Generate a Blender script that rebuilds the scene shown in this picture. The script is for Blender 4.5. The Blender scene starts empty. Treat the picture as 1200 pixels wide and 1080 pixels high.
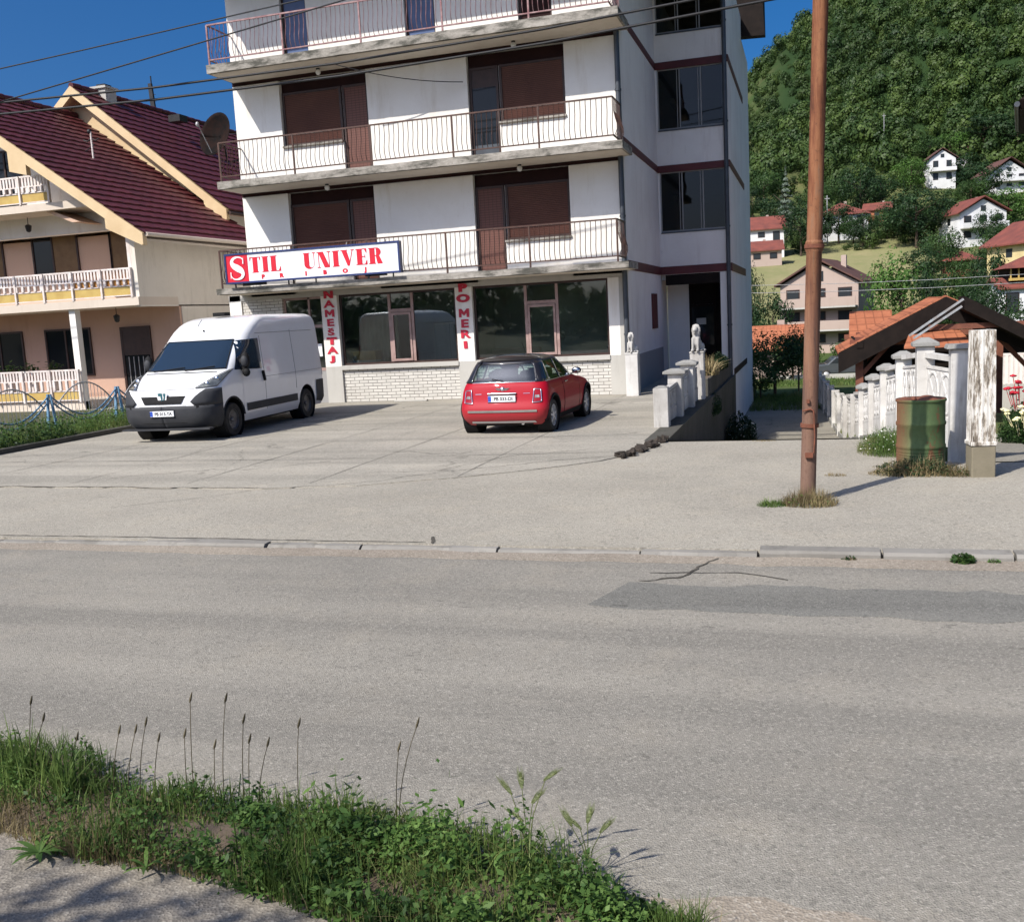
import bpy, math, random
import numpy as np
from mathutils import Vector, Matrix, noise as mnoise
random.seed(11)
rng = np.random.default_rng(11)
SC = bpy.context.scene
COL = SC.collection
R = math.radians

# ------------------------------------------------------------------ helpers
class MB:
    """collects faces; build() links them as ONE mesh object"""
    def __init__(s):
        s.v = []; s.f = []; s.sm = []
    def add(s, vs, fs, smooth=False):
        o = len(s.v)
        s.v += [(float(p[0]), float(p[1]), float(p[2])) for p in vs]
        s.f += [tuple(i + o for i in f) for f in fs]
        s.sm += [smooth] * len(fs)
        return s
    def box(s, x0, x1, y0, y1, z0, z1):
        vs = [(x0,y0,z0),(x1,y0,z0),(x1,y1,z0),(x0,y1,z0),(x0,y0,z1),(x1,y0,z1),(x1,y1,z1),(x0,y1,z1)]
        return s.add(vs, [(0,3,2,1),(4,5,6,7),(0,1,5,4),(1,2,6,5),(2,3,7,6),(3,0,4,7)])
    def hexa(s, b, t):
        vs = list(b) + list(t)
        return s.add(vs, [(0,3,2,1),(4,5,6,7),(0,1,5,4),(1,2,6,5),(2,3,7,6),(3,0,4,7)])
    def beam(s, a, b, w, h, up=(0,0,1)):
        a = Vector(a); b = Vector(b); d = (b - a).normalized(); up = Vector(up)
        if abs(d.dot(up)) > .99: up = Vector((0,1,0))
        x = d.cross(up).normalized(); y = x.cross(d).normalized()
        q = [a + x*sx*w/2 + y*sy*h/2 for sx, sy in ((-1,-1),(1,-1),(1,1),(-1,1))]
        q2 = [p + (b - a) for p in q]
        return s.add(q + q2, [(0,1,2,3),(7,6,5,4),(0,4,5,1),(1,5,6,2),(2,6,7,3),(3,7,4,0)])
    def tube(s, path, r, n=6, smooth=True, caps=True):
        P = [Vector(p) for p in path]; k = len(P)
        rr = r if isinstance(r, (list, tuple)) else [r] * k
        vs = []; fs = []
        prev = None
        for i, p in enumerate(P):
            d = (P[min(i+1, k-1)] - P[max(i-1, 0)]).normalized()
            if prev is None:
                a = Vector((0,0,1)) if abs(d.z) < .9 else Vector((1,0,0))
                x = d.cross(a).normalized()
            else:
                x = (prev - d * prev.dot(d)).normalized()
            prev = x; y = d.cross(x)
            for j in range(n):
                t = 2*math.pi*j/n
                vs.append(p + (x*math.cos(t) + y*math.sin(t)) * rr[i])
        for i in range(k-1):
            for j in range(n):
                fs.append((i*n+j, i*n+(j+1)%n, (i+1)*n+(j+1)%n, (i+1)*n+j))
        s.add(vs, fs, smooth)
        if caps:
            s.add(vs[:n], [tuple(reversed(range(n)))]); s.add(vs[-n:], [tuple(range(n))])
        return s
    def lathe(s, prof, c=(0,0,0), n=24, axis='z', smooth=True, caps=True):
        vs = []; fs = []
        for r, h in prof:
            for j in range(n):
                t = 2*math.pi*j/n; a, b = r*math.cos(t), r*math.sin(t)
                if axis == 'z': vs.append((c[0]+a, c[1]+b, c[2]+h))
                elif axis == 'x': vs.append((c[0]+h, c[1]+a, c[2]+b))
                else: vs.append((c[0]+b, c[1]+h, c[2]+a))
        m = len(prof)
        for i in range(m-1):
            for j in range(n):
                fs.append((i*n+j, i*n+(j+1)%n, (i+1)*n+(j+1)%n, (i+1)*n+j))
        s.add(vs, fs, smooth)
        if caps:
            s.add(vs[:n], [tuple(reversed(range(n)))]); s.add(vs[-n:], [tuple(range(n))])
        return s
    def prism(s, poly, o, ax, ay, depth):
        """polygon in the plane o+ax*a+ay*b, extruded by depth along ax x ay"""
        o = Vector(o); ax = Vector(ax); ay = Vector(ay); n = ax.cross(ay).normalized()
        k = len(poly)
        v0 = [o + ax*a + ay*b for a, b in poly]
        v1 = [p + n*depth for p in v0]
        fs = [tuple(reversed(range(k))), tuple(range(k, 2*k))]
        for i in range(k):
            j = (i+1) % k
            fs.append((i, j, k+j, k+i))
        return s.add(v0+v1, fs)
    def grid(s, rows, smooth=True):
        m = len(rows); n = len(rows[0])
        vs = [p for r in rows for p in r]
        fs = [(i*n+j, i*n+j+1, (i+1)*n+j+1, (i+1)*n+j) for i in range(m-1) for j in range(n-1)]
        return s.add(vs, fs, smooth)
    def rings(s, rings, smooth=True, caps=True):
        n = len(rings[0]); vs = [p for r in rings for p in r]; fs = []
        for i in range(len(rings)-1):
            for j in range(n):
                fs.append((i*n+j, i*n+(j+1)%n, (i+1)*n+(j+1)%n, (i+1)*n+j))
        if caps:
            fs.append(tuple(reversed(range(n)))); fs.append(tuple((len(rings)-1)*n+j for j in range(n)))
        return s.add(vs, fs, smooth)
    def ell(s, c, r, rot=(0,0,0), nu=14, nv=9):
        from mathutils import Euler
        E = Euler([R(a) for a in rot]).to_matrix(); c = Vector(c); vs = []; fs = []
        for i in range(nv+1):
            ph = math.pi*i/nv
            for j in range(nu):
                t = 2*math.pi*j/nu
                p = Vector((math.sin(ph)*math.cos(t)*r[0], math.sin(ph)*math.sin(t)*r[1], -math.cos(ph)*r[2]))
                vs.append(c + E @ p)
        for i in range(nv):
            for j in range(nu):
                fs.append((i*nu+j, i*nu+(j+1)%nu, (i+1)*nu+(j+1)%nu, (i+1)*nu+j))
        return s.add(vs, fs, True)
    def mesh(s, name):
        me = bpy.data.meshes.new(name)
        me.from_pydata(s.v, [], s.f)
        me.polygons.foreach_set('use_smooth', s.sm)
        me.update()
        return me
    def build(s, name, mat, parent=None, bevel=0, sharp=None, label=None):
        me = s.mesh(name)
        if sharp: me.set_sharp_from_angle(angle=R(sharp))
        o = bpy.data.objects.new(name, me); COL.objects.link(o)
        if mat: me.materials.append(mat)
        if parent: o.parent = parent
        if bevel:
            b = o.modifiers.new('bevel', 'BEVEL'); b.width = bevel; b.segments = 2; b.limit_method = 'ANGLE'; b.angle_limit = R(40)
        if label: o['label'] = label
        return o

def np_mesh(name, V, F, mat, parent=None, smooth=False, attr=None):
    V = np.asarray(V, dtype=np.float32); F = np.asarray(F, dtype=np.int32)
    me = bpy.data.meshes.new(name)
    k = F.shape[1]
    me.vertices.add(len(V)); me.vertices.foreach_set('co', V.ravel())
    me.loops.add(F.size); me.loops.foreach_set('vertex_index', F.ravel())
    me.polygons.add(len(F))
    me.polygons.foreach_set('loop_start', np.arange(0, F.size, k, dtype=np.int32))
    me.polygons.foreach_set('loop_total', np.full(len(F), k, dtype=np.int32))
    if smooth: me.polygons.foreach_set('use_smooth', np.ones(len(F), dtype=bool))
    me.update(calc_edges=True); me.validate()
    if attr is not None:
        a = me.attributes.new('tone', 'FLOAT', 'POINT'); a.data.foreach_set('value', np.asarray(attr, dtype=np.float32))
    if mat: me.materials.append(mat)
    o = bpy.data.objects.new(name, me); COL.objects.link(o)
    if parent: o.parent = parent
    return o

def empty(name, label, cat, loc=(0,0,0), rz=0, group=None):
    o = bpy.data.objects.new(name, None); COL.objects.link(o)
    o.location = loc; o.rotation_euler = (0,0,rz); o.empty_display_size = .2
    o['label'] = label; o['category'] = cat
    if group: o['group'] = group
    return o
def tag(o, label, cat, group=None):
    o['label'] = label; o['category'] = cat
    if group: o['group'] = group
    return o
def struct(o, kind='structure', label=None, cat=None):
    o['kind'] = kind
    if label: o['label'] = label
    if cat: o['category'] = cat
    return o
def copy_tree(o, parent=None):
    c = o.copy(); COL.objects.link(c)
    if parent: c.parent = parent
    for ch in list(o.children):
        copy_tree(ch, c)
    return c
def local(o, pts):   # not used for tricks, only tidy offsets
    return [(p[0]-o.location.x, p[1]-o.location.y, p[2]-o.location.z) for p in pts]

# ------------------------------------------------------------------ materials
class NT:
    def __init__(s, name):
        s.m = bpy.data.materials.new(name); s.m.use_nodes = True
        s.t = s.m.node_tree; s.n = s.t.nodes; s.l = s.t.links
        s.b = s.n['Principled BSDF']; s.out = s.n['Material Output']
        s.pos = None
    def new(s, t, **k):
        x = s.n.new(t)
        for a, b in k.items(): setattr(x, a, b)
        return x
    def lk(s, a, b): s.l.new(a, b)
    def P(s):
        if not s.pos: s.pos = s.new('ShaderNodeNewGeometry').outputs['Position']
        return s.pos
    def mapped(s, scale=(1,1,1), rot=(0,0,0)):
        m = s.new('ShaderNodeMapping'); m.inputs['Scale'].default_value = scale; m.inputs['Rotation'].default_value = rot
        s.lk(s.P(), m.inputs['Vector']); return m.outputs['Vector']
    def noise(s, scale, detail=5, rough=.6, vec=None, dist=0):
        n = s.new('ShaderNodeTexNoise'); n.inputs['Scale'].default_value = scale; n.inputs['Detail'].default_value = detail
        n.inputs['Roughness'].default_value = rough; n.inputs['Distortion'].default_value = dist
        s.lk(vec or s.P(), n.inputs['Vector']); return n.outputs['Fac']
    def voro(s, scale, feature='F1', out='Distance', vec=None):
        n = s.new('ShaderNodeTexVoronoi', feature=feature); n.inputs['Scale'].default_value = scale
        s.lk(vec or s.P(), n.inputs['Vector']); return n.outputs[out]
    def ramp(s, fac, stops, interp='LINEAR'):
        r = s.new('ShaderNodeValToRGB'); r.color_ramp.interpolation = interp
        e = r.color_ramp.elements
        while len(e) < len(stops): e.new(.5)
        for el, (p, c) in zip(e, stops):
            el.position = p; el.color = (*c, 1) if len(c) == 3 else c
        s.lk(fac, r.inputs['Fac']); return r.outputs['Color']
    def f(s, fac, a, b, lo=0., hi=1.):
        """map fac a..b to lo..hi, clamped"""
        m = s.new('ShaderNodeMapRange'); m.inputs[1].default_value = a; m.inputs[2].default_value = b
        m.inputs[3].default_value = lo; m.inputs[4].default_value = hi
        s.lk(fac, m.inputs[0]); return m.outputs[0]
    def mix(s, fac, a, b, mode='MIX'):
        m = s.new('ShaderNodeMix', data_type='RGBA', blend_type=mode)
        for i, x in ((0, fac), (6, a), (7, b)):
            if isinstance(x, (int, float)): m.inputs[i].default_value = x
            elif isinstance(x, (tuple, list)): m.inputs[i].default_value = (*x, 1)
            else: s.lk(x, m.inputs[i])
        return m.outputs[2]
    def math(s, op, a, b=None, c=None):
        m = s.new('ShaderNodeMath', operation=op)
        for i, x in enumerate((a, b, c)):
            if x is None: continue
            if isinstance(x, (int, float)): m.inputs[i].default_value = x
            else: s.lk(x, m.inputs[i])
        return m.outputs[0]
    def xyz(s, vec=None):
        x = s.new('ShaderNodeSeparateXYZ'); s.lk(vec or s.P(), x.inputs[0]); return x.outputs
    def island(s):
        return s.new('ShaderNodeNewGeometry').outputs['Random Per Island']
    def bump(s, h, strength=.3, dist=.01, prev=None):
        b = s.new('ShaderNodeBump'); b.inputs['Strength'].default_value = strength; b.inputs['Distance'].default_value = dist
        s.lk(h, b.inputs['Height'])
        if prev: s.lk(prev, b.inputs['Normal'])
        return b.outputs['Normal']
    def fin(s, col=None, rough=None, normal=None, metal=None, spec=None):
        for k, x in (('Base Color', col), ('Roughness', rough), ('Metallic', metal), ('Specular IOR Level', spec)):
            if x is None: continue
            if isinstance(x, (int, float)): s.b.inputs[k].default_value = x
            elif isinstance(x, (tuple, list)): s.b.inputs[k].default_value = (*x, 1)
            else: s.lk(x, s.b.inputs[k])
        if normal: s.lk(normal, s.b.inputs['Normal'])
        return s.m

def simple(name, col, rough=.6, metal=0, c2=None, vs=3, bump=0, bs=60, spec=.4):
    t = NT(name)
    c2 = c2 or tuple(x*.8 for x in col)
    c = t.mix(t.f(t.noise(vs, 6), .38, .66), col, c2)
    n = t.bump(t.noise(bs, 3), bump, .01) if bump else None
    return t.fin(c, rough, n, metal, spec)

def wall_mat(name, col, stain, amt=.6, grain=35, streak=True):
    t = NT(name)
    big = t.noise(.55, 6, .65)
    st = t.noise(1.0, 5, .7, t.mapped((2.6, 2.6, .35)))
    c = t.mix(t.f(big, .42, .72, 0, min(1,amt*.55)), col, stain)
    if streak: c = t.mix(t.f(st, .54, .78, 0, amt), c, stain)
    c = t.mix(t.f(t.noise(7, 6, .7), .6, .8, 0, amt*.45), c, tuple(x*.8 for x in stain))
    return t.fin(c, .88, t.bump(t.noise(grain, 4, .7), .35, .012), 0, .2)

def leaf_mat(name, lo, hi, third=None, scale=.5, trans=.3, tone=False):
    t = NT(name)
    c = t.mix(t.island(), lo, hi)
    c = t.mix(t.f(t.noise(scale, 3), .4, .62), c, tuple(x*.62 for x in lo))
    if third: c = t.mix(t.f(t.noise(scale*.6+.01, 2), .55, .68, 0, .7), c, third)
    if tone:
        at = t.new('ShaderNodeAttribute'); at.attribute_name = 'tone'
        c = t.mix(at.outputs['Fac'], t.mix(.55, c, (.012,.034,.012)), t.mix(.45, c, (.105,.15,.035)))
    t.fin(c, .55, None, 0, .25)
    tr = t.new('ShaderNodeBsdfTranslucent'); t.lk(c, tr.inputs['Color'])
    mx = t.new('ShaderNodeMixShader'); mx.inputs[0].default_value = trans
    t.lk(t.b.outputs[0], mx.inputs[1]); t.lk(tr.outputs[0], mx.inputs[2]); t.lk(mx.outputs[0], t.out.inputs['Surface'])
    return t.m

def glass_mat(name, tint=(.8,.86,.86), rough=.02, refl=1.0, base=.06):
    t = NT(name)
    tr = t.new('ShaderNodeBsdfTransparent'); tr.inputs[0].default_value = (*tint, 1)
    gl = t.new('ShaderNodeBsdfGlossy'); gl.inputs['Roughness'].default_value = rough; gl.inputs[0].default_value = (.95,.97,1,1)
    fr = t.new('ShaderNodeFresnel'); fr.inputs[0].default_value = 1.5
    fac = t.math('ADD', t.math('MULTIPLY', fr.outputs[0], refl), base)
    mx = t.new('ShaderNodeMixShader'); t.lk(fac, mx.inputs[0]); t.lk(tr.outputs[0], mx.inputs[1]); t.lk(gl.outputs[0], mx.inputs[2])
    t.lk(mx.outputs[0], t.out.inputs['Surface']); t.n.remove(t.b)
    return t.m

def dark_glass(name, col=(.012,.015,.018), rough=.04, spec=.3):
    t = NT(name); t.fin(col, rough, t.bump(t.noise(1.3, 2), .03, .05), 0, spec); return t.m

M = {}
def mats():
    # road ------------------------------------------------------------
    def ground(name, c, dark, light, yellow, bands=False, crack=0.0, stones=110, k=1.):
        c, dark, light, yellow = [(q[0]*k*.875, q[1]*k*.868, q[2]*k*.82) for q in (c, dark, light, yellow)]
        t = NT(name)
        big = t.noise(.33, 6, .62); mid = t.noise(1.7, 6, .65); fine = t.noise(55, 3, .7)
        x = t.mix(t.f(big, .36, .68), c, dark)
        x = t.mix(t.f(mid, .5, .75, 0, .55), x, yellow)
        if bands:   # wear running along the road, as tyres leave it
            st = t.noise(1.0, 5, .6, t.mapped((.10, 1.5, 1)))
            x = t.mix(t.f(st, .43, .60, 0, .8), x, tuple(v*.94 for v in dark))
            st3 = t.noise(1.0, 3, .5, t.mapped((.05, .7, 1)))
            x = t.mix(t.f(st3, .5, .66, 0, .45), x, tuple(min(1,v*1.12) for v in c))
            st2 = t.noise(1.0, 6, .75, t.mapped((.9, 6, 1)))
            x = t.mix(t.f(st2, .60, .72, 0, .35), x, tuple(v*.72 for v in dark))
        # stones in the binder
        sc = t.voro(stones, 'F1', 'Color'); sx = t.xyz(sc)[0]
        x = t.mix(t.f(sx, .72, 1, 0, .48), x, light)
        sd = t.voro(stones*.55, 'F1', 'Color'); dx = t.xyz(sd)[1]
        x = t.mix(t.f(dx, .80, .97, 0, .42), x, tuple(v*.5 for v in dark))
        x = t.mix(t.f(fine, .35, .75, 0, .25), x, tuple(v*.7 for v in dark))
        sp = t.noise(2.6, 4, .8, t.mapped((.7, 1.6, 1)))
        x = t.mix(t.f(sp, .655, .70, 0, .6), x, tuple(v*.5 for v in dark))
        if crack:
            w = t.new('ShaderNodeVectorMath', operation='ADD')
            nn = t.new('ShaderNodeTexNoise'); nn.inputs['Scale'].default_value = 2.2; nn.inputs['Detail'].default_value = 6
            t.lk(t.P(), nn.inputs['Vector']); t.lk(t.P(), w.inputs[0]); t.lk(nn.outputs['Color'], w.inputs[1])
            d = t.voro(crack, 'DISTANCE_TO_EDGE', 'Distance', w.outputs[0])
            msk = t.math('MULTIPLY', t.f(d, .0, .010, 1, 0), t.f(t.noise(.5, 3), .5, .62, 0, .75))
            x = t.mix(msk, x, tuple(v*.35 for v in dark))
        h = t.math('ADD', t.math('MULTIPLY', fine, .5), t.math('MULTIPLY', t.voro(stones, 'F1'), .9))
        return t.fin(x, .92, t.bump(h, .55, .008), 0, .15)
    M['asphalt'] = ground('asphalt', (.315,.295,.268), (.225,.213,.198), (.56,.53,.49), (.35,.315,.27), True, 0)
    M['patch'] = ground('fresh_asphalt', (.225,.22,.21), (.165,.162,.156), (.40,.39,.37), (.23,.22,.20), True, 0)
    M['strip'] = ground('worn_asphalt', (.395,.368,.328), (.30,.28,.252), (.62,.585,.53), (.43,.385,.325), False, 0, 80)
    M['concrete'] = ground('lot_concrete', (.375,.35,.315), (.265,.25,.226), (.52,.49,.45), (.42,.375,.32), True, .16, 70, 1.14)
    M['near_pave'] = ground('footway_asphalt', (.285,.255,.228), (.20,.182,.165), (.52,.48,.43), (.32,.27,.225), False, .5, 75)
    M['gravel'] = ground('grit', (.36,.315,.27), (.25,.215,.185), (.62,.57,.52), (.33,.28,.235), False, 0, 85)
    M['ramp'] = ground('ramp_concrete', (.33,.31,.28), (.24,.225,.20), (.45,.43,.39), (.36,.32,.27), False, .3, 70)
    M['kerb'] = wall_mat('kerb_concrete', (.245,.232,.21), (.105,.098,.085), 1.1, 40)
    M['crack'] = simple('crack_dirt', (.05,.045,.038), .95, 0, (.10,.09,.07), 6)
    M['joint'] = simple('joint_dirt', (.16,.147,.125), .95, 0, (.28,.26,.225), 2.5)
    # walls -----------------------------------------------------------
    M['white'] = wall_mat('white_render', (.79,.765,.72), (.54,.47,.38), .55)
    M['white2'] = wall_mat('white_render_shaded', (.80,.765,.74), (.54,.48,.45), .65)  # copy of the facade render, tone raised for walls in shade
    t = NT('weathered_slab')
    n1 = t.noise(1.0, 7, .72, t.mapped((1.6, 2, 5))); n2 = t.noise(6., 6, .75)
    c = t.ramp(n1, [(.36,(.40,.37,.33)),(.50,(.27,.25,.22)),(.60,(.11,.105,.09)),(.74,(.06,.058,.05))])
    c = t.mix(t.f(n2, .5, .72, 0, .6), c, (.10,.095,.08))
    M['slab'] = t.fin(c, .92, t.bump(n2, .6, .02), 0, .15)
    M['soffit'] = wall_mat('soffit_render', (.66,.60,.52), (.45,.38,.31), .6)
    M['pillar'] = wall_mat('grey_plaster', (.46,.445,.41), (.28,.265,.24), .6)
    M['wains'] = wall_mat('grey_wainscot', (.30,.295,.29), (.2,.195,.19), .5)
    M['retain'] = wall_mat('mossy_concrete', (.085,.08,.07), (.028,.032,.022), 1., 20)
    M['maroon'] = simple('maroon_paint', (.11,.022,.024), .6, 0, (.075,.016,.018), 2)
    M['dkmaroon'] = simple('dark_maroon_panel', (.030,.012,.011), .75, 0, (.022,.009,.009), 2, 0, 60, .15)
    t = NT('shutter_slats')
    z = t.xyz()[2]; wv = t.math('FRACT', t.math('MULTIPLY', z, 22.0))
    c = t.mix(t.f(t.noise(1.2, 4), .35, .65), (.125,.055,.042), (.095,.042,.034))
    c = t.mix(t.f(wv, .0, .22, .8, 0), c, (.035,.014,.011))
    M['shutter'] = t.fin(c, .55, t.bump(wv, .5, .012), 0, .3)
    t = NT('door_shutter_grid')
    p = t.xyz(); wz = t.math('FRACT', t.math('MULTIPLY', p[2], 16.0)); wx = t.math('FRACT', t.math('MULTIPLY', p[0], 9.0))
    c = t.mix(t.math('MAXIMUM', t.f(wz, 0, .25, 1, 0), t.f(wx, 0, .12, 1, 0)), (.14,.06,.046), (.04,.017,.014))
    M['doorshutter'] = t.fin(c, .55, None, 0, .3)
    M['brownframe'] = simple('dark_brown_wood', (.045,.022,.017), .5, 0, (.03,.015,.012), 6)
    M['frame_rose'] = simple('rose_wood_frame', (.36,.25,.225), .5, 0, (.27,.175,.155), 5)
    M['bluedoor'] = simple('blue_door', (.075,.12,.25), .45, 0, (.06,.095,.2), 3)
    M['blackmetal'] = simple('black_metal', (.018,.018,.02), .45, .3, (.03,.028,.028), 8)
    M['rail'] = simple('brown_rail_metal', (.055,.028,.021), .55, .1, (.09,.042,.03), 9)
    M['railred'] = simple('old_red_rail', (.20,.085,.09), .55, .1, (.33,.22,.215), 7)
    M['pipe'] = simple('grey_drainpipe', (.072,.082,.095), .45, .3, (.055,.06,.07), 3)
    M['lampwhite'] = simple('lamp_globe', (.75,.75,.73), .25, 0)
    t = NT('white_brick')
    b = t.new('ShaderNodeTexBrick'); b.offset = .5
    mp = t.new('ShaderNodeMapping'); mp.inputs['Rotation'].default_value = (R(90), 0, 0)
    cx = t.new('ShaderNodeCombineXYZ'); p = t.xyz(); t.lk(p[0], cx.inputs[0]); t.lk(p[2], cx.inputs[1])
    t.lk(cx.outputs[0], b.inputs['Vector'])
    b.inputs['Scale'].default_value = 1.0; b.inputs['Brick Width'].default_value = .27; b.inputs['Row Height'].default_value = .085
    b.inputs['Mortar Size'].default_value = .0085; b.inputs['Mortar Smooth'].default_value = .1
    b.inputs['Color1'].default_value = (.60,.575,.53,1); b.inputs['Color2'].default_value = (.52,.50,.46,1); b.inputs['Mortar'].default_value = (.16,.15,.135,1)
    c = t.mix(t.f(t.noise(1.4, 6, .7), .5, .8, 0, .6), b.outputs['Color'], (.33,.30,.26))
    M['brick'] = t.fin(c, .85, t.bump(b.outputs['Fac'], -.5, .01), 0, .2)
    M['shopglass'] = glass_mat('shop_glass', (.74,.80,.77), .02, 1.0, .06)
    M['winglass'] = glass_mat('window_glass', (.40,.43,.42), .02, .35, .012)
    M['dkglass'] = dark_glass('dark_window')
    M['interior'] = simple('shop_interior', (.62,.59,.53), .9, 0, (.50,.48,.43), .8)
    M['curtain'] = simple('interior_curtain', (.50,.44,.35), .9, 0, (.38,.33,.26), 3)
    M['wood_gold'] = simple('golden_wood', (.52,.33,.10), .35, 0, (.36,.21,.06), 4)
    # signs -----------------------------------------------------------
    M['signwhite'] = simple('sign_board_white', (.78,.79,.80), .35, 0, (.70,.71,.73), 1.2)
    M['signred'] = simple('sign_red', (.60,.012,.03), .4, 0, (.50,.012,.03), 2)
    M['signblue'] = simple('sign_blue_edge', (.02,.035,.13), .4, 0)
    M['letterred'] = simple('letter_red_paint', (.50,.014,.04), .55, 0, (.40,.02,.045), 8)
    # left house ------------------------------------------------------
    M['peach'] = wall_mat('peach_render', (.50,.335,.26), (.36,.22,.165), .5)
    M['peachpale'] = wall_mat('pale_pink_render', (.60,.42,.32), (.46,.31,.23), .4)
    M['roughcast'] = wall_mat('grey_roughcast', (.68,.63,.56), (.42,.38,.33), .7, 14)
    M['cream'] = simple('cream_fascia', (.62,.47,.28), .6, 0, (.54,.39,.22), 1.2)
    M['paleslab'] = wall_mat('pale_slab', (.60,.52,.44), (.42,.35,.28), .5)
    M['yellowpanel'] = simple('yellow_ochre_panel', (.50,.36,.11), .6, 0, (.42,.28,.08), 3)
    M['orangecloth'] = simple('orange_screen', (.72,.36,.10), .8, 0, (.58,.26,.07), 7)
    M['whitewood'] = simple('white_painted_metal', (.72,.66,.63), .5, 0, (.60,.52,.48), 5)
    M['brownblind'] = simple('ochre_blind', (.19,.115,.05), .6, 0, (.14,.08,.035), 3)
    t = NT('maroon_tile')
    n1 = t.noise(1.3, 5, .6); yy = t.xyz()[1]; w = t.math('FRACT', t.math('MULTIPLY', yy, 4.2))
    c = t.mix(t.f(n1, .35, .68), (.098,.019,.022), (.062,.013,.016))
    c = t.mix(t.f(t.noise(9, 4), .5, .75, 0, .5), c, (.14,.05,.045))
    c = t.mix(t.f(w, 0, .16, .5, 0), c, (.05,.008,.012))
    M['tilemaroon'] = t.fin(c, .5, t.bump(w, .5, .02), 0, .35)
    def tile(name, a, b):
        t = NT(name); p = t.xyz()
        w1 = t.math('FRACT', t.math('MULTIPLY', p[0], 4.0)); w2 = t.math('FRACT', t.math('MULTIPLY', p[2], 6.0))
        c = t.mix(t.f(t.noise(2.5, 5, .7), .35, .68), a, b)
        c = t.mix(t.math('MAXIMUM', t.f(w1, 0, .18, .7, 0), t.f(w2, 0, .2, .7, 0)), c, tuple(v*.35 for v in b))
        return t.fin(c, .75, None, 0, .2)
    M['tileorange'] = tile('orange_tile', (.42,.155,.08), (.31,.105,.055))
    M['farroof'] = simple('far_red_roof', (.20,.058,.042), .8, 0, (.13,.042,.034), .7)
    M['farroof2'] = simple('far_brown_roof', (.115,.052,.042), .8, 0, (.08,.042,.036), .7)
    M['farwhite'] = simple('far_white_wall', (.72,.72,.73), .9, 0, (.60,.60,.60), .5)
    M['farpink'] = wall_mat('far_pink_wall', (.42,.33,.285), (.33,.245,.205), .4)
    M['faryellow'] = simple('far_yellow_wall', (.66,.54,.28), .9, 0, (.55,.44,.22), .5)
    M['farwin'] = dark_glass('far_window', (.03,.035,.04), .15, .4)
    # misc ------------------------------------------------------------
    t = NT('rusty_pole')
    st = t.noise(1.0, 6, .7, t.mapped((9, 9, .8)))
    c = t.ramp(st, [(.34,(.055,.024,.016)),(.45,(.17,.062,.030)),(.56,(.27,.118,.056)),(.66,(.20,.12,.078)),(.76,(.12,.058,.036))])
    z = t.xyz()[2]
    c = t.mix(t.f(z, .3, 3.1, .8, 0), c, t.mix(st, (.13,.085,.07), (.22,.15,.115)))
    c = t.mix(t.f(t.noise(24, 5, .8), .56, .7, 0, .7), c, (.07,.028,.018))
    M['rustpole'] = t.fin(c, .8, t.bump(t.noise(60, 4, .8), .5, .006), .15, .3)
    t = NT('drum_paint')
    st = t.noise(1.0, 6, .75, t.mapped((4, 4, 2)))
    c = t.ramp(st, [(.30,(.15,.055,.03)),(.40,(.13,.075,.04)),(.44,(.065,.105,.045)),(.7,(.10,.145,.06))])
    z = t.xyz()[2]; x = t.xyz()[0]
    c = t.mix(t.f(x, .96, 1.16, .9, 0), c, (.21,.08,.045))
    c = t.mix(t.f(z, .8, .72, 0, .0), c, (.22,.08,.045))
    c = t.mix(t.f(t.noise(13, 5, .8), .60, .70, 0, .7), c, (.11,.04,.022))
    M['drum'] = t.fin(c, .7, t.bump(t.noise(50, 4), .3, .005), .2, .3)
    M['rust'] = simple('rust', (.20,.07,.04), .85, .1, (.10,.04,.025), 9, .3, 70)
    t = NT('peeling_paint')
    st = t.noise(1.0, 8, .8, t.mapped((16, 16, 3.2)))
    c = t.ramp(st, [(.40,(.12,.10,.08)),(.475,(.30,.26,.21)),(.505,(.56,.53,.48)),(.57,(.66,.64,.60)),(.85,(.72,.70,.66))])
    M['peel'] = t.fin(c, .85, t.bump(st, .8, .008), 0, .2)
    M['stub'] = wall_mat('mossy_stub', (.235,.205,.15), (.085,.08,.045), 1.3, 25)
    M['whitepaint'] = wall_mat('white_masonry_paint', (.60,.585,.56), (.20,.18,.155), 1.35, 30)
    M['cap'] = wall_mat('grey_cap', (.27,.265,.25), (.13,.125,.11), .8, 25)
    M['statue'] = wall_mat('statue_stone', (.46,.445,.42), (.15,.14,.13), 1., 50)
    M['darkwood'] = simple('black_wood_and_shade', (.010,.007,.006), .8, 0, (.016,.011,.009), 5, 0, 60, .15)  # black timber, also fills porch and gazebo depths with shade
    M['redwood'] = simple('red_brown_wood', (.20,.07,.04), .65, 0, (.13,.045,.028), 6)
    M['wood'] = simple('bark', (.085,.06,.042), .95, 0, (.05,.036,.026), 6, .5, 20)
    M['cable'] = simple('cable_black', (.012,.012,.014), .6)
    M['bluefence'] = simple('blue_fence_paint', (.10,.22,.36), .5, .1, (.20,.34,.46), 6)
    M['palefence'] = simple('pale_fence_wire', (.40,.42,.44), .5, .3, (.30,.27,.25), 7)
    M['dish'] = simple('dish_dark_mesh', (.007,.006,.006), .9, 0, (.02,.010,.008), 4, 0, 60, .1)
    M['stone'] = simple('rubble', (.045,.035,.028), .95, 0, (.02,.016,.012), 8, .5, 40)
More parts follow.
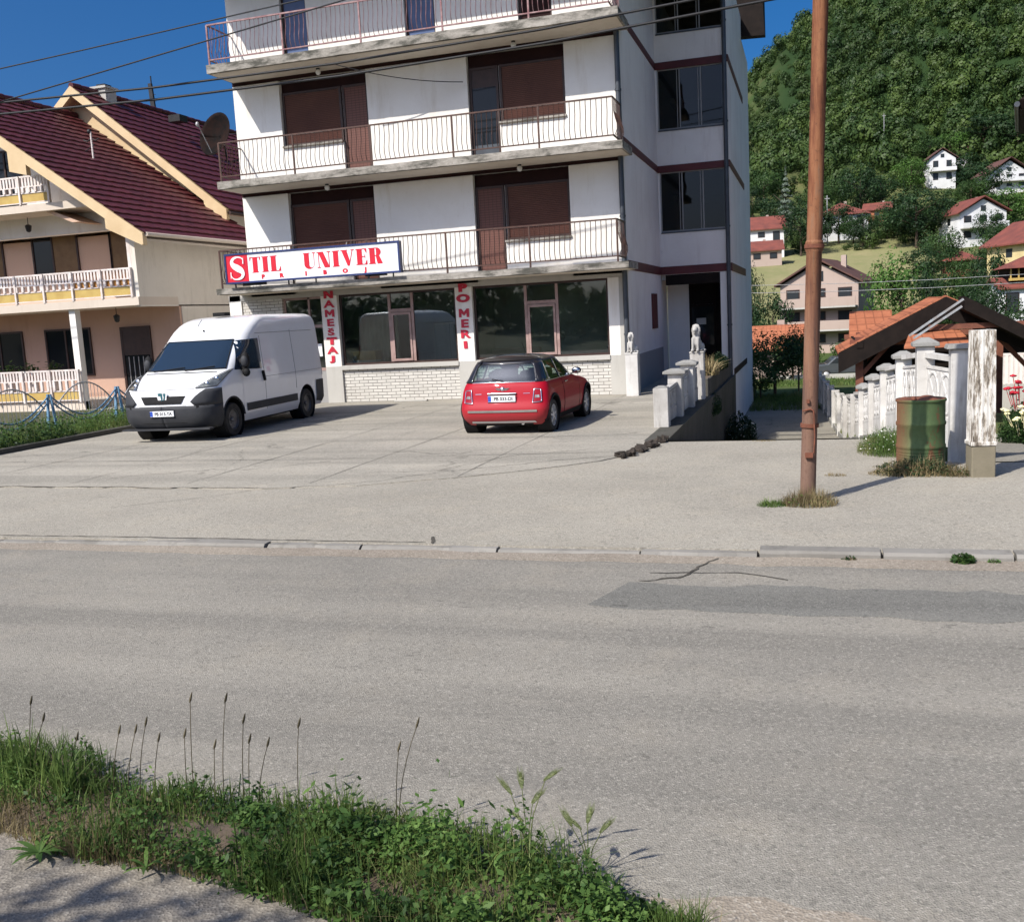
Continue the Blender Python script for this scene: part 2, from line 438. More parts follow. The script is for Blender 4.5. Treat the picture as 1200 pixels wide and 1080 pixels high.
    # vehicles ---------------------------------------------------------
    def paint(name, c, coat=1., rough=.35, dirt=None):
        t = NT(name)
        d = dirt or tuple(v*.75 for v in c)
        col = t.mix(t.f(t.noise(1.8, 6, .7), .45, .8, 0, .45), c, d)
        z = t.xyz()[2]
        col = t.mix(t.f(z, .6, .15, 0, .16), col, (.30,.27,.23))
        t.fin(col, rough, None, 0, .2); t.b.inputs['Coat Weight'].default_value = coat; t.b.inputs['Coat Roughness'].default_value = .03
        return t.m
    M['vanwhite'] = paint('van_white_paint', (.76,.765,.775), .7, .3, (.68,.67,.65))
    M['carred'] = paint('car_red_paint', (.34,.0012,.012), .22, .6, (.27,.003,.016))
    M['carblack'] = paint('car_black_paint', (.012,.011,.013), 1., .3, (.02,.015,.017))
    M['farcar'] = paint('dark_blue_car_paint', (.03,.045,.06), 1., .3)
    M['plastic'] = simple('grey_bumper_plastic', (.032,.034,.039), .65, 0, (.045,.046,.05), 3, .1, 300, .25)
    M['blackplastic'] = simple('black_plastic', (.011,.011,.012), .7, 0, (.016,.016,.016), 4, 0, 60, .15)
    M['tyre'] = simple('tyre_rubber', (.020,.019,.018), .85, 0, (.045,.042,.038), 7)
    M['rim'] = simple('alloy_rim', (.60,.60,.60), .35, .2, (.48,.47,.46), 8)
    M['steelrim'] = simple('steel_rim', (.16,.16,.165), .5, .6, (.10,.09,.085), 8)
    M['chrome'] = simple('chrome', (.75,.75,.76), .12, 1)
    M['silver'] = simple('silver_trim', (.62,.62,.62), .3, .25)
    M['vanglass'] = dark_glass('van_glass', (.014,.026,.045), .03, .9)
    M['carglass'] = glass_mat('car_glass', (.55,.66,.64), .015, 1.1, .05)
    M['headlamp'] = glass_mat('headlamp_cover', (.92,.93,.92), .05, .6, .04)
    M['lampbowl'] = simple('lamp_reflector', (.36,.37,.37), .35, .1, (.16,.17,.17), 9)
    M['taillight'] = simple('tail_light_red', (.30,.01,.02), .15, 0, (.22,.006,.012), 12)
    M['plate'] = simple('number_plate', (.78,.79,.80), .4, 0)
    M['plateblue'] = simple('plate_blue', (.03,.08,.42), .4, 0)
    M['black'] = simple('black_print', (.015,.015,.018), .6)
    M['emblem'] = simple('emblem_teal', (.05,.17,.20), .3, .3)
    M['seat'] = simple('seat_cloth', (.03,.03,.033), .9)
    # plants -----------------------------------------------------------
    M['leaf'] = leaf_mat('broadleaf', (.030,.070,.018), (.075,.135,.034), None, .25)
    M['leafdark'] = leaf_mat('dark_leaf', (.018,.046,.016), (.045,.090,.028), None, .25)
    M['leafbright'] = leaf_mat('bright_leaf', (.055,.13,.022), (.12,.22,.045), None, .25)
    M['conifer'] = leaf_mat('conifer_needles', (.10,.14,.105), (.22,.26,.20), None, .4, .15)
    M['forest'] = leaf_mat('forest_leaf', (.030,.066,.016), (.078,.125,.026), None, .012, .2, True)
    M['scrubleaf'] = leaf_mat('scrub_leaf', (.030,.070,.018), (.070,.125,.034), None, .05, .25, True)
    M['grassblade'] = leaf_mat('grass_blade', (.085,.155,.035), (.22,.30,.085), (.26,.24,.10), 1.6, .42)
    M['weedleaf'] = leaf_mat('weed_leaf', (.055,.125,.030), (.17,.28,.07), None, 3., .42)
    M['drystraw'] = leaf_mat('dry_straw', (.24,.185,.095), (.40,.32,.17), (.16,.14,.06), 2, .25)
    M['barley'] = leaf_mat('green_seed_head', (.15,.19,.075), (.24,.26,.12), None, 4, .3)
    M['plantain'] = leaf_mat('plantain_head', (.10,.085,.055), (.17,.14,.09), None, 4, .1)
    M['flowerwhite'] = simple('white_petals', (.75,.74,.66), .7)
    M['floweryellow'] = simple('cream_petals', (.80,.72,.36), .7, 0, (.75,.70,.5), 9)
    M['flowerred'] = simple('red_petals', (.45,.012,.03), .7, 0, (.33,.008,.02), 9)
    M['seam'] = simple('panel_gap', (.22,.22,.225), .7)
    t = NT('earth_and_grass')
    p = t.xyz(); n = t.noise(.06, 6, .6); n2 = t.noise(.9, 6, .7)
    c = t.mix(t.f(n, .40, .62), (.062,.095,.028), (.135,.135,.058))
    c = t.mix(t.f(n2, .45, .75, 0, .6), c, (.045,.070,.022))
    mead = t.math('MULTIPLY', t.f(p[1], 122, 132, 0, 1), t.f(p[1], 222, 200, 0, 1))
    mead = t.math('MULTIPLY', mead, t.f(p[0], 24, 14, 0, 1))
    c = t.mix(mead, c, t.mix(t.f(t.noise(.18, 7, .75, t.mapped((1, .5, 1))), .35, .7), (.27,.24,.125), (.19,.20,.085)))
    fl = t.math('MULTIPLY', t.f(p[1], 296, 312, 0, 1), t.f(p[0], -26, -8, .35, 1))
    c = t.mix(fl, c, (.020,.040,.013))
    M['earth'] = t.fin(c, .95, t.bump(t.noise(1.2, 5), .6, .25), 0, .1)
    M['soil'] = simple('dry_soil', (.14,.105,.075), .95, 0, (.085,.065,.045), 5, .6, 40)
    M['turf'] = simple('turf_soil', (.05,.065,.025), .95, 0, (.09,.075,.045), 3, .6, 30)
mats()
# ------------------------------------------------------------------ terrain
def interp(x, pts):
    return float(np.interp(x, [p[0] for p in pts], [p[1] for p in pts]))
def fence_x(y): return 1.6 - .05*(y - 12.5)
def ramp_z(y): return interp(y, [(15.7, 0), (27.4, -1.7), (60, -1.9)])
def yard_z(y): return interp(y, [(13, 0), (24, -.9), (36, -1.75), (60, -2.1)])
PROF = [(45,-1.85),(80,-3.5),(100,-3.2),(120,-1.2),(130,1.9),(165,6),(200,10.6),(230,16),(260,22.5),(290,30)]
def ridge(az): return interp(az, [(-.6,.03),(-.25,.10),(-.12,.165),(-.076,.198),(-.05,.232),(0,.272),(.05,.305),(.2,.36),(.5,.34)])
def terr(x, y):
    if y < 45:
        return -1.9
    az = x/max(y, 1); d = y*math.sqrt(1+min(abs(az),1.2)**2*.5)
    if d <= 290: z = interp(d, PROF)
    else:
        top = ridge(az)*490 - 7
        t = min(1, (d-290)/200.); z = 30 + (top-30)*(t*1.08 - .08*t*t*t) - max(0, d-490)*.12
    k = interp(az, [(-.5,.0),(-.16,.25),(-.10,1),(3,1)])
    z = z*k + (-2)*(1-k) if z > -2 else z
    if d > 210:
        z += 3.5*min(1,(d-210)/120)*(mnoise.noise((x*.014, y*.014, 1.3))) + 1.6*mnoise.noise((x*.05, y*.05, 4))
    return z
def near_z(x, y):
    if y <= 15.7: return -.35
    if x < -2.36: return -.35 if y < 45 else -1.9
    if x < fence_x(y): return ramp_z(y) - .02
    return min(-.02, yard_z(y) - .02)
def G(x, y):
    a = near_z(x, y); 
    if y < 40: return a
    t = min(1, (y-40)/12.); t = t*t*(3-2*t)
    return a*(1-t) + terr(x, y)*t
xs = sorted(set([-2000,-900,-400,-250,-170,-120,-90,-70,-55] + list(np.arange(-45,-4,5.)) + [-2.37,-2.35] + list(np.arange(-4,0,.5)) + list(np.arange(0,2.2,.1)) + list(np.arange(2.5,9,.5)) + list(np.arange(9,30,3.)) + list(np.arange(30,170,5.)) + [180,200,230,270,330,420,600,1000,2000]))
ys = sorted(set([-600,-200,-60,-20,0,10,15.68,15.72] + list(np.arange(16,42,1.)) + list(np.arange(42,60,3.)) + list(np.arange(60,300,6.)) + list(np.arange(300,520,9.)) + [530,560,600,700,900,1400,2500]))
V = [(x, y, G(x, y)) for y in ys for x in xs]
nx = len(xs)
F = [(j*nx+i, j*nx+i+1, (j+1)*nx+i+1, (j+1)*nx+i) for j in range(len(ys)-1) for i in range(nx-1)]
struct(np_mesh('ground', V, F, M['earth'], smooth=True))

def sheet(name, poly, z, mat, thick=.3, bevel=0):
    mb = MB(); mb.prism(poly, (0,0,z-thick), (1,0,0), (0,1,0), thick)
    return struct(mb.build(name, mat, bevel=bevel))
# road, footway, verge strip, lot
sheet('road', [(-90,2.2),(60,2.2),(60,8.47),(-90,8.47)], -.05, M['asphalt'], .25)
pb = [( -1.62,6.93)]
for i in range(150): pb.append((-1.3+i*.2, 6.86+.05*random.uniform(-1,1)))
pt = [(-1.42+i*.2, 7.56+.05*random.uniform(-1,1)) for i in range(150)]
MBp = MB(); MBp.prism(pb + list(reversed(pt)), (0,0,-.05), (1,0,0), (0,1,0), .004)
struct(MBp.build('road_patch', M['patch']))
edge = [(-90,11.9),(-30,11.8),(-11.7,11.69),(-9.5,11.62),(-7.2,11.5),(-5.8,11.75),(-4.7,12.3),(-3.7,13.0),(-2.95,13.7),(-2.45,14.5),(-2.33,15.5),(-2.33,15.72)]
fine = []
for a, b in zip(edge[:-1], edge[1:]):
    n = max(2, int((b[0]-a[0])/.35) if a[0] > -15 else 2)
    for i in range(n):
        t = i/n; fine.append((a[0]+(b[0]-a[0])*t + random.uniform(-.02,.02), a[1]+(b[1]-a[1])*t + random.uniform(-.025,.025)))
fine.append(edge[-1])
sheet('pavement', [(-90,8.6),(45,8.6),(45,13.6),(4.6,13.6)] + [(1.95,13.3),(1.35,13.6),(1.35,15.72),(-2.33,15.72)] + list(reversed(fine[:-1])), -.014, M['strip'], .3)
sheet('parking_lot', fine + [(-2.33,31.8),(-4.39,31.8),(-4.39,30.5),(-15.9,30.5),(-15.9,40),(-90,40)], 0., M['concrete'], .34)
# ramp down beside the building, and the yard path
rows = []
for y in np.linspace(15.73, 40, 50): rows.append([(x, y, ramp_z(y)+.006) for x in np.linspace(-2.32, fence_x(y)+.02, 6)])
struct(MB().grid(rows).build('ramp', M['ramp']))
rows = []
for y in np.linspace(13.62, 26, 24): rows.append([(x, y, yard_z(y)+.004) for x in np.linspace(2.0+.02*(y-13), 3.0+.05*(y-13), 5)])
struct(MB().grid(rows).build('path', M['ramp']))
# pavement strip beside the road at the camera
sheet('footway', [(-40,-6),(4,-6),(4,2.2),(-.1,2.6),(-.4,3.1),(-1.6,3.0),(-2.5,3.12),(-3.4,3.2),(-40,3.6)], -.02, M['near_pave'], .2)
# grit along both road edges
def wobble_strip(name, x0, x1, ya, yb, z, mat, n, amp, thick=.004):
    lo = [(x0+(x1-x0)*i/n, ya(i/n)+random.uniform(-amp,amp)) for i in range(n+1)]
    hi = [(x0+(x1-x0)*i/n, yb(i/n)+random.uniform(-amp,amp)) for i in range(n+1)]
    mb = MB(); mb.prism(lo + list(reversed(hi)), (0,0,z), (1,0,0), (0,1,0), thick)
    return struct(mb.build(name, mat))
wobble_strip('grit_strip', -40, 30, lambda t: 8.2, lambda t: 8.48, -.05, M['gravel'], 260, .035)
wobble_strip('roadside_grit', -.9, 12, lambda t: 2.0, lambda t: 3.42-.35*min(1,abs(t*13-1.2)*.5)+.1*math.sin(t*40), -.05, M['gravel'], 90, .05, .007)
# kerb stones
kb = MB()
x = -60.
while x < 40:
    L = 1.0 if x > -.7 else random.uniform(.7,1.6)
    top = .008 if x > -.7 else -.022 + random.uniform(-.018,.010)
    ex = random.uniform(-.012,.012); g = .012
    y0 = 8.47+ex; y1 = 8.66+ex
    pts = []
    n = 6
    # worn front edge: a row of slightly different corner points
    rows = [[], [], [], []]
    for i in range(n+1):
        xx = x + g + (L-2*g)*i/n
        w = random.uniform(0,.03 if x > -.7 else .085)
        rows[0].append((xx, y0, -.2)); rows[1].append((xx, y0+w*.3, top-.02-w*.5)); rows[2].append((xx, y0+.015+w, top-w*.15)); rows[3].append((xx, y1, top))
    kb.grid([rows[0], rows[1], rows[2], rows[3]], False)
    kb.add([rows[0][0],rows[1][0],rows[2][0],rows[3][0],(x+g,y1,-.2)], [(0,1,2,3,4)])
    kb.add([rows[0][-1],rows[1][-1],rows[2][-1],rows[3][-1],(x+L-g,y1,-.2)], [(4,3,2,1,0)])
    x += L
struct(kb.build('kerb', M['kerb']))
# cracks and joints: thin dirt-filled lines
def crack(mb, pts, w, z, amp=.03, step=.12):
    P = []
    for a, b in zip(pts[:-1], pts[1:]):
        L = math.hypot(b[0]-a[0], b[1]-a[1]); n = max(1, int(L/step))
        for i in range(n): P.append((a[0]+(b[0]-a[0])*i/n, a[1]+(b[1]-a[1])*i/n))
    P.append(pts[-1])
    nrm = []
    for i in range(len(P)):
        a = P[max(0,i-1)]; b = P[min(len(P)-1,i+1)]; d = (b[0]-a[0], b[1]-a[1]); l = math.hypot(*d) or 1
        nrm.append((-d[1]/l, d[0]/l))
    off = 0; L = []; Rr = []
    for p, n in zip(P, nrm):
        off = off*.8 + random.uniform(-amp,amp); ww = w*random.uniform(.25,1.0)
        L.append((p[0]+n[0]*(off+ww/2), p[1]+n[1]*(off+ww/2), z)); Rr.append((p[0]+n[0]*(off-ww/2), p[1]+n[1]*(off-ww/2), z))
    mb.grid([L, Rr], False)
ck = MB()
crack(ck, [(-30,11.84),(-11.7,11.71),(-7.2,11.53)], .04, .004, .03)
crack(ck, [(-7.2,11.5),(-5.6,12.1),(-4.2,13.4),(-2.7,14.2)], .02, .004, .06)
crack(ck, [(-10.2,12.3),(-9,13.2),(-8.3,13.0),(-7.3,13.9)], .016, .004, .06)
crack(ck, [(-6.2,12.6),(-5.2,12.9),(-4.4,14.2),(-3.2,14.9)], .014, .004, .05)
crack(ck, [(-3.62,8.9),(-3.5,8.62)], .05, -.009, .01, .05)
crack(ck, [(-1.35,7.62),(-1.05,7.75),(-.95,8.1),(-.8,8.4)], .035, -.044, .03, .06)
crack(ck, [(-1.3,7.85),(-.6,7.9),(-.2,7.75)], .02, -.044, .03)
crack(ck, [(-12.5,8.66),(-9,8.67),(-3.6,8.68)], .03, -.009, .012)
crack(ck, [(-8.5,10.2),(-7.6,10.9),(-7.2,11.4)], .015, -.009)
for i in range(0):
    x0 = random.uniform(-11,1.5); y0 = random.uniform(3.8,7.8)
    crack(ck, [(x0,y0),(x0+random.uniform(.1,.45),y0+random.uniform(-.06,.12))], .012, -.044, .012, .05)
struct(ck.build('ground_cracks', M['crack']))
jt = MB()
for xj in (-4.62,-6.6,-8.55,-10.6,-12.8):
    crack(jt, [(xj, 12.4 if xj > -6 else 11.9),(xj+.05,18),(xj+.1,24.6)], .022, .004, .006, .3)
crack(jt, [(-15.2,14.2),(-8,14.1),(-2.5,14.6)], .026, .004, .006, .3)
crack(jt, [(-15.2,16.5),(-8,16.4),(-2.4,16.6)], .022, .004, .006, .3)
crack(jt, [(-15.2,19.2),(-2.4,19.2)], .022, .004, .006, .3)
crack(jt, [(-15.2,22.1),(-2.4,22.1)], .026, .004, .006, .3)
for i in range(12):
    x0 = random.uniform(-13,-3); y0 = random.uniform(12.2,22)
    crack(jt, [(x0,y0),(x0+random.uniform(-1,1),y0+random.uniform(.4,1.6)),(x0+random.uniform(-1.2,1.2),y0+random.uniform(1.6,2.4))], .014, .004, .05)
struct(jt.build('slab_joints', M['joint']))
# retaining wall on the building side of the ramp
rw = MB()
rows = []
for y in np.linspace(15.74, 31.0, 32):
    b = ramp_z(y)-.3
    rows.append([(-2.33,y,b),(-2.25+.02*math.sin(y*3),y,b),(-2.27+.015*math.sin(y*2.1),y,(b+.0)/2),(-2.25,y,.006),(-2.62,y,.006)])
rw.grid(rows, False)
rw.add([rows[0][0],rows[0][1],rows[0][3],(-2.33,15.74,.006)], [(0,1,2,3)])
struct(rw.build('retaining_wall', M['retain']))
# rubble along the crumbled slab edge
for i, (px, py) in enumerate([(-2.55,14.22),(-2.5,14.55),(-2.40,15.0),(-2.36,15.32),(-2.52,14.85),(-2.33,15.62),(-2.64,13.98),(-2.3,15.9),(-2.44,14.7),(-2.58,14.38),(-2.34,15.15),(-2.45,15.3),(-2.31,15.75),(-2.66,14.12)]):
    mb = MB(); n = 0
    mb.ell((0,0,.02), (random.uniform(.03,.12), random.uniform(.04,.11), random.uniform(.025,.07)), (0,0,random.uniform(0,90)), 9, 6)
    mb.v = [(p[0]*(1+.9*mnoise.noise((p[0]*17+i,p[1]*17,p[2]*20+i*3.))), p[1]*(1+.9*mnoise.noise((p[1]*17,p[2]*20-i,p[0]*17+i*5.))), p[2]*(1+.8*mnoise.noise((p[0]*20,p[1]*20+i,i*2.)))) for p in mb.v]
    mb.sm = [False]*len(mb.f)
    o = mb.build('stone', M['stone']); o.location = (px, py, -.0 if py < 15.7 else 0.0)
    tag(o, 'dark broken stone lying along the crumbled edge of the concrete lot', 'stone', 'broken stones along the lot edge')
# ------------------------------------------------------------------ lettering
def text_polys(mb, s, size, bold, o, ax, ay, depth, align='CENTER', sx=1.0):
    cu = bpy.data.curves.new('txt', 'FONT'); cu.body = s; cu.size = size; cu.offset = bold; cu.align_x = align; cu.resolution_u = 3
    ob = bpy.data.objects.new('txt', cu); COL.objects.link(ob)
    dg = bpy.context.evaluated_depsgraph_get()
    me = ob.evaluated_get(dg).to_mesh()
    o = Vector(o); ax = Vector(ax); ay = Vector(ay); n = ax.cross(ay)
    base = [o + ax*v.co.x*sx + ay*v.co.y + n*depth for v in me.vertices]
    mb.add(base, [tuple(p.vertices) for p in me.polygons])
    ob.to_mesh_clear(); bpy.data.objects.remove(ob); bpy.data.curves.remove(cu)
    return mb
# fat high-contrast letters drawn as polygons in a box 1 high
def serif_letter(ch):
    t = .05
    if ch == 'I': return .52, [[(.08,0),(.44,0),(.44,1),(.08,1)], [(0,0),(.52,0),(.52,t),(0,t)], [(0,1-t),(.52,1-t),(.52,1),(0,1)]]
    if ch == 'T': return .80, [[(.22,0),(.58,0),(.58,1),(.22,1)], [(.14,0),(.66,0),(.66,t),(.14,t)], [(0,1-t),(.8,1-t),(.8,1),(0,1)], [(0,.74),(.035,.74),(.10,1),(0,1)], [(.8,.74),(.765,.74),(.70,1),(.8,1)]]
    if ch == 'L': return .78, [[(.08,0),(.44,0),(.44,1),(.08,1)], [(0,0),(.78,0),(.78,t),(0,t)], [(0,1-t),(.52,1-t),(.52,1),(0,1)], [(.78,.30),(.75,.30),(.60,0),(.78,0)]]
    if ch == 'E': return .78, [[(.08,0),(.44,0),(.44,1),(.08,1)], [(0,0),(.78,0),(.78,t),(0,t)], [(0,1-t),(.76,1-t),(.76,1),(0,1)], [(.44,.48),(.62,.48),(.62,.53),(.44,.53)], [(.78,.30),(.75,.30),(.60,0),(.78,0)], [(.76,.72),(.73,.72),(.58,1),(.76,1)], [(.62,.38),(.65,.38),(.65,.64),(.62,.64)]]
    if ch == 'U':
        a = [(.06,1),(.06,.30)] + [(.42-.36*math.cos(u), .28-.30*math.sin(u)) for u in np.linspace(0,math.pi,12)] + [(.80,1),(.75,1),(.75,.30)] + [(.58+.17*math.cos(u), .28-.22*math.sin(u)) for u in np.linspace(0,math.pi,9)] + [(.42,.3),(.42,1)]
        return .88, [a, [(0,1-t),(.50,1-t),(.50,1),(0,1)], [(.64,1-t),(.88,1-t),(.88,1),(.64,1)]]
    if ch == 'N': return .98, [[(.10,0),(.15,0),(.15,1),(.10,1)], [(.10,1),(.46,1),(.88,0),(.52,0)], [(.83,0),(.88,0),(.88,1),(.83,1)], [(0,0),(.25,0),(.25,t),(0,t)], [(0,1-t),(.3,1-t),(.3,1),(0,1)], [(.72,1-t),(.98,1-t),(.98,1),(.72,1)]]
    if ch == 'V': return .94, [[(.05,1),(.41,1),(.62,.26),(.56,0),(.44,0)], [(.80,1),(.85,1),(.58,0),(.53,0)], [(0,1-t),(.48,1-t),(.48,1),(0,1)], [(.70,1-t),(.94,1-t),(.94,1),(.70,1)]]
    if ch == 'R':
        bowl = [(.44,1),(.58,1)] + [(.58+.28*math.sin(u), .74+.26*math.cos(u)) for u in np.linspace(0,math.pi,10)] + [(.44,.48),(.44,.53)] + [(.52+.02*math.sin(u), .74-.21*math.cos(u)) for u in np.linspace(0,math.pi,8)] + [(.44,.95)]
        return .96, [[(.08,0),(.44,0),(.44,1),(.08,1)], bowl, [(.50,.50),(.74,.50),(.94,.06),(.94,0),(.60,0)], [(0,0),(.5,0),(.5,t),(0,t)], [(0,1-t),(.5,1-t),(.5,1),(0,1)]]
    return .5, []
def s_letter():
    c = [(.90,.80),(.80,.93),(.56,.985),(.30,.93),(.17,.78),(.26,.62),(.52,.50),(.76,.38),(.84,.22),(.70,.07),(.42,.015),(.20,.07),(.09,.22)]
    w = [.03,.05,.06,.12,.20,.26,.31,.27,.20,.12,.06,.05,.03]
    # smooth it
    P = []; W = []
    for i in range(len(c)-1):
        p0 = c[max(0,i-1)]; p1 = c[i]; p2 = c[i+1]; p3 = c[min(len(c)-1,i+2)]
        for k in range(5):
            u = k/5
            P.append(tuple(.5*((2*p1[a])+(-p0[a]+p2[a])*u+(2*p0[a]-5*p1[a]+4*p2[a]-p3[a])*u*u+(-p0[a]+3*p1[a]-3*p2[a]+p3[a])*u**3) for a in (0,1)))
            W.append(w[i]+(w[i+1]-w[i])*u)
    P.append(c[-1]); W.append(w[-1])
    q = []
    for i in range(len(P)):
        a = P[max(0,i-1)]; b = P[min(len(P)-1,i+1)]; d = (b[0]-a[0], b[1]-a[1]); l = math.hypot(*d)
        n = (-d[1]/l*W[i]/2, d[0]/l*W[i]/2); q.append(((P[i][0]+n[0], P[i][1]+n[1]), (P[i][0]-n[0], P[i][1]-n[1])))
    return [[q[i][0], q[i+1][0], q[i+1][1], q[i][1]] for i in range(len(q)-1)] + [[(.86,.68),(.93,.68),(.93,.97),(.89,.90)], [(.06,.04),(.10,.10),(.12,.34),(.06,.34)]]
def polys(mb, plist, o, ax, ay, sx, sy):
    o = Vector(o); ax = Vector(ax); ay = Vector(ay)
    n = ax.cross(ay).normalized()
    for k, pl in enumerate(plist):
        vs = [o + ax*(a*sx) + ay*(b*sy) + n*(.0004*k) for a, b in pl]
        mb.add(vs, [tuple(range(len(vs)))])
X_, Z_ = (1,0,0), (0,0,1)
XN, ZN = Vector((1,0,0)), Vector((0,0,1))

# ------------------------------------------------------------------ apartment building
def wb(mb, name, mat, parent, **k):
    """mesh given in world coordinates, hung under a thing whose empty stands at its base"""
    o = mb.build(name, mat, parent, **k)
    if parent.type == 'EMPTY': o.location = -parent.location
    return o
AB = empty('apartment_building', 'four storey white apartment block with maroon bands, long balconies and ground floor shop windows', 'apartment block', (-9.77, 24.87, 0))
FY = 24.87
XL, XR = -15.13, -4.4
FL = [3.05, 6.0, 8.95]          # wall foot of each upper floor
CE = [5.85, 8.80, 11.6]
white = MB()
def bx(mb, x0, x1, z0, z1, y0=FY, y1=FY+.2): mb.box(x0,x1,y0,y1,z0,z1)
def railing(parent, zb, x0, x1, mat, name='railing'):
    mb = MB(); yf = 23.73; top = zb+1.0
    for y, z in ((yf, top), (yf, zb+.13)):
        mb.beam((x0,y,z),(x1,y,z),.045,.028 if z < top else .035)
    for x in (x0, x1):
        for z in (top, zb+.13): mb.beam((x,yf,z),(x,FY-.02,z),.03,.03)
    prof = [(0,.13),(-.035,.19),(-.075,.30),(-.07,.42),(-.03,.56),(0,.70),(0,1.0)]
    n = int((x1-x0)/.128)
    for i in range(n+1):
        x = x0+(x1-x0)*i/n
        big = i % 17 == 0
        if big: mb.beam((x,yf,zb),(x,yf,top),.04,.04)
        else: mb.tube([(x,yf+a,zb+b) for a, b in prof], .0095, 4, False, False)
    for x in (x0, x1):
        m = 8
        for i in range(1, m):
            y = yf+(FY-.05-yf)*i/m; s = -1 if x == x0 else 1
            mb.tube([(x-s*a,y,zb+b) for a, b in prof], .0095, 4, False, False)
    return wb(mb, name, mat, parent)
def slab(z0, z1, x0, x1):
    mb = MB(); rows = []
    n = 60
    lo, hi, bk = [], [], []
    for i in range(n+1):
        x = x0+(x1-x0)*i/n
        lo.append((x, 23.66+random.uniform(-.004,.004), z0+random.uniform(-.004,.006))); hi.append((x, 23.65+random.uniform(-.004,.004), z1+random.uniform(-.006,.002)))
    mb.grid([[(p[0],FY,z0) for p in lo], lo, hi, [(p[0],FY,z1) for p in hi]], False)
    mb.add([(x0,FY,z0),lo[0],hi[0],(x0,FY,z1)], [(0,1,2,3)]); mb.add([(x1,FY,z0),lo[-1],hi[-1],(x1,FY,z1)], [(3,2,1,0)])
    mb.box(x0,x1,FY,FY+.1,z0+.004,z1-.004)
    o = wb(mb, 'balcony', M['slab'], AB)
    MB().box(x0+.05,x1-.05,23.74,FY-.035,z0-.012,z0-.0075).build('soffit', M['soffit'], o)
    return o
b1 = slab(3.12, 3.28, -15.45, -4.15); b2 = slab(5.88, 6.07, -15.12, -4.2); b3 = slab(8.83, 9.04, -15.12, -4.2)
railing(b1, 3.28, -15.3, -4.42, M['rail']); railing(b2, 6.07, -15.02, -4.42, M['rail']); railing(b3, 9.04, -15.05, -4.42, M['railred'])
# maroon strips under the slabs
for z in (5.78, 8.73):
    wb(MB().box(XL+.01,XR-.01,FY-.03,FY+.02,z,z+.098), 'trim', M['dkmaroon'], AB)
# upper walls: white panels between recesses
OPN = [(-13.72,-11.15),(-8.35,-5.80)]
for k in range(2):
    z0, z1 = FL[k], CE[k]-.07
    for a, b in ((XL,OPN[0][0]),(OPN[0][1],OPN[1][0]),(OPN[1][1],XR)): bx(white, a, b, z0, z1)
# fourth floor: three doors
D4 = [(-13.5,-12.74),(-9.95,-9.12),(-6.92,-6.05)]
xs4 = [XL] + [v for d in D4 for v in d] + [XR]
for i in range(0, len(xs4), 2): bx(white, xs4[i], xs4[i+1], 9.0, 11.6)
for d in D4: bx(white, d[0], d[1], 11.1, 11.6, FY+.05)
# core behind
white.box(XL+.01, XR-.01, FY+.18, 37.05, 3.0, 11.6)
white.box(XL+.01, XR-.004, FY+.3, 37.05, 2.97, 3.0)
white.box(XR-.22, XR-.005, FY+.02, 31.9, -.3, 2.97)      # ground floor side wall
white.box(-15.86,-15.5, FY+.0, 37., -.3, 3.11)
white.box(-15.86,XR-.01, 29.2, 29.4, -.3, 2.97)
wb(white, 'wall', M['white'], AB)
# side wall skin (same render, tone raised for its shade)
wb(MB().box(XR-.01,XR+.004,FY+.004,30.6,.95,11.6), 'side_wall', M['white2'], AB)
wb(MB().box(XR-.01,XR+.012,FY+.03,30.6,-.2,.95), 'wainscot', M['wains'], AB)
def window_unit(x0, x1, z0, z1, shut=True):
    y = FY+.10
    fr = MB(); w = .06
    fr.box(x0,x1,y,y+.07,z0,z0+w); fr.box(x0,x1,y,y+.07,z1-w,z1); fr.box(x0,x0+w,y,y+.07,z0+w,z1-w); fr.box(x1-w,x1,y,y+.07,z0+w,z1-w)
    o = wb(fr, 'window', M['brownframe'], AB)
    mb = MB(); n = int((z1-z0-2*w)/.045)
    for i in range(n):
        a = z0+w+(z1-z0-2*w)*i/n; b = z0+w+(z1-z0-2*w)*(i+1)/n
        mb.add([(x0+w,y+.03,a),(x1-w,y+.03,a),(x1-w,y+.018,b-.004),(x0+w,y+.018,b-.004),(x1-w,y+.03,b),(x0+w,y+.03,b)], [(0,1,2,3),(3,2,4,5)])
    mb.build('roller_shutter', M['shutter'], o)
    MB().box(x0-.03,x1+.03,FY-.05,y+.02,z0-.05,z0-.003).build('sill', M['slab'], o)
    return o
def door_unit(x0, x1, z0, z1, kind):
    y = FY+.10; w = .06
    fr = MB(); fr.box(x0,x1,y,y+.07,z1-w,z1); fr.box(x0,x0+w,y,y+.07,z0,z1-w); fr.box(x1-w,x1,y,y+.07,z0,z1-w)
    o = wb(fr, 'balcony_door', M['brownframe'], AB)
    if kind == 'shutter': MB().box(x0+w,x1-w,y+.02,y+.05,z0,z1-w).build('roller_shutter', M['doorshutter'], o)
    elif kind == 'glass':
        MB().box(x0+w,x1-w,y+.02,y+.05,z0,z0+.45).build('door_panel', M['pipe'], o)
        MB().box(x0+w,x1-w,y+.028,y+.04,z0+.452,z1-.5).build('glass', M['dkglass'], o)
        MB().box(x0+w,x1-w,y+.02,y+.05,z1-.498,z1-w).build('transom', M['brownframe'], o)
    elif kind == 'blue':
        MB().box(x0+w+.28*0,x1-w,y+.02,y+.05,z0,z1-w).build('door_panel', M['bluedoor'], o)
    else:
        MB().box(x0+w,x1-w,y+.02,y+.05,z0,z1-w).build('door_panel', M['dkmaroon'], o)
    return o
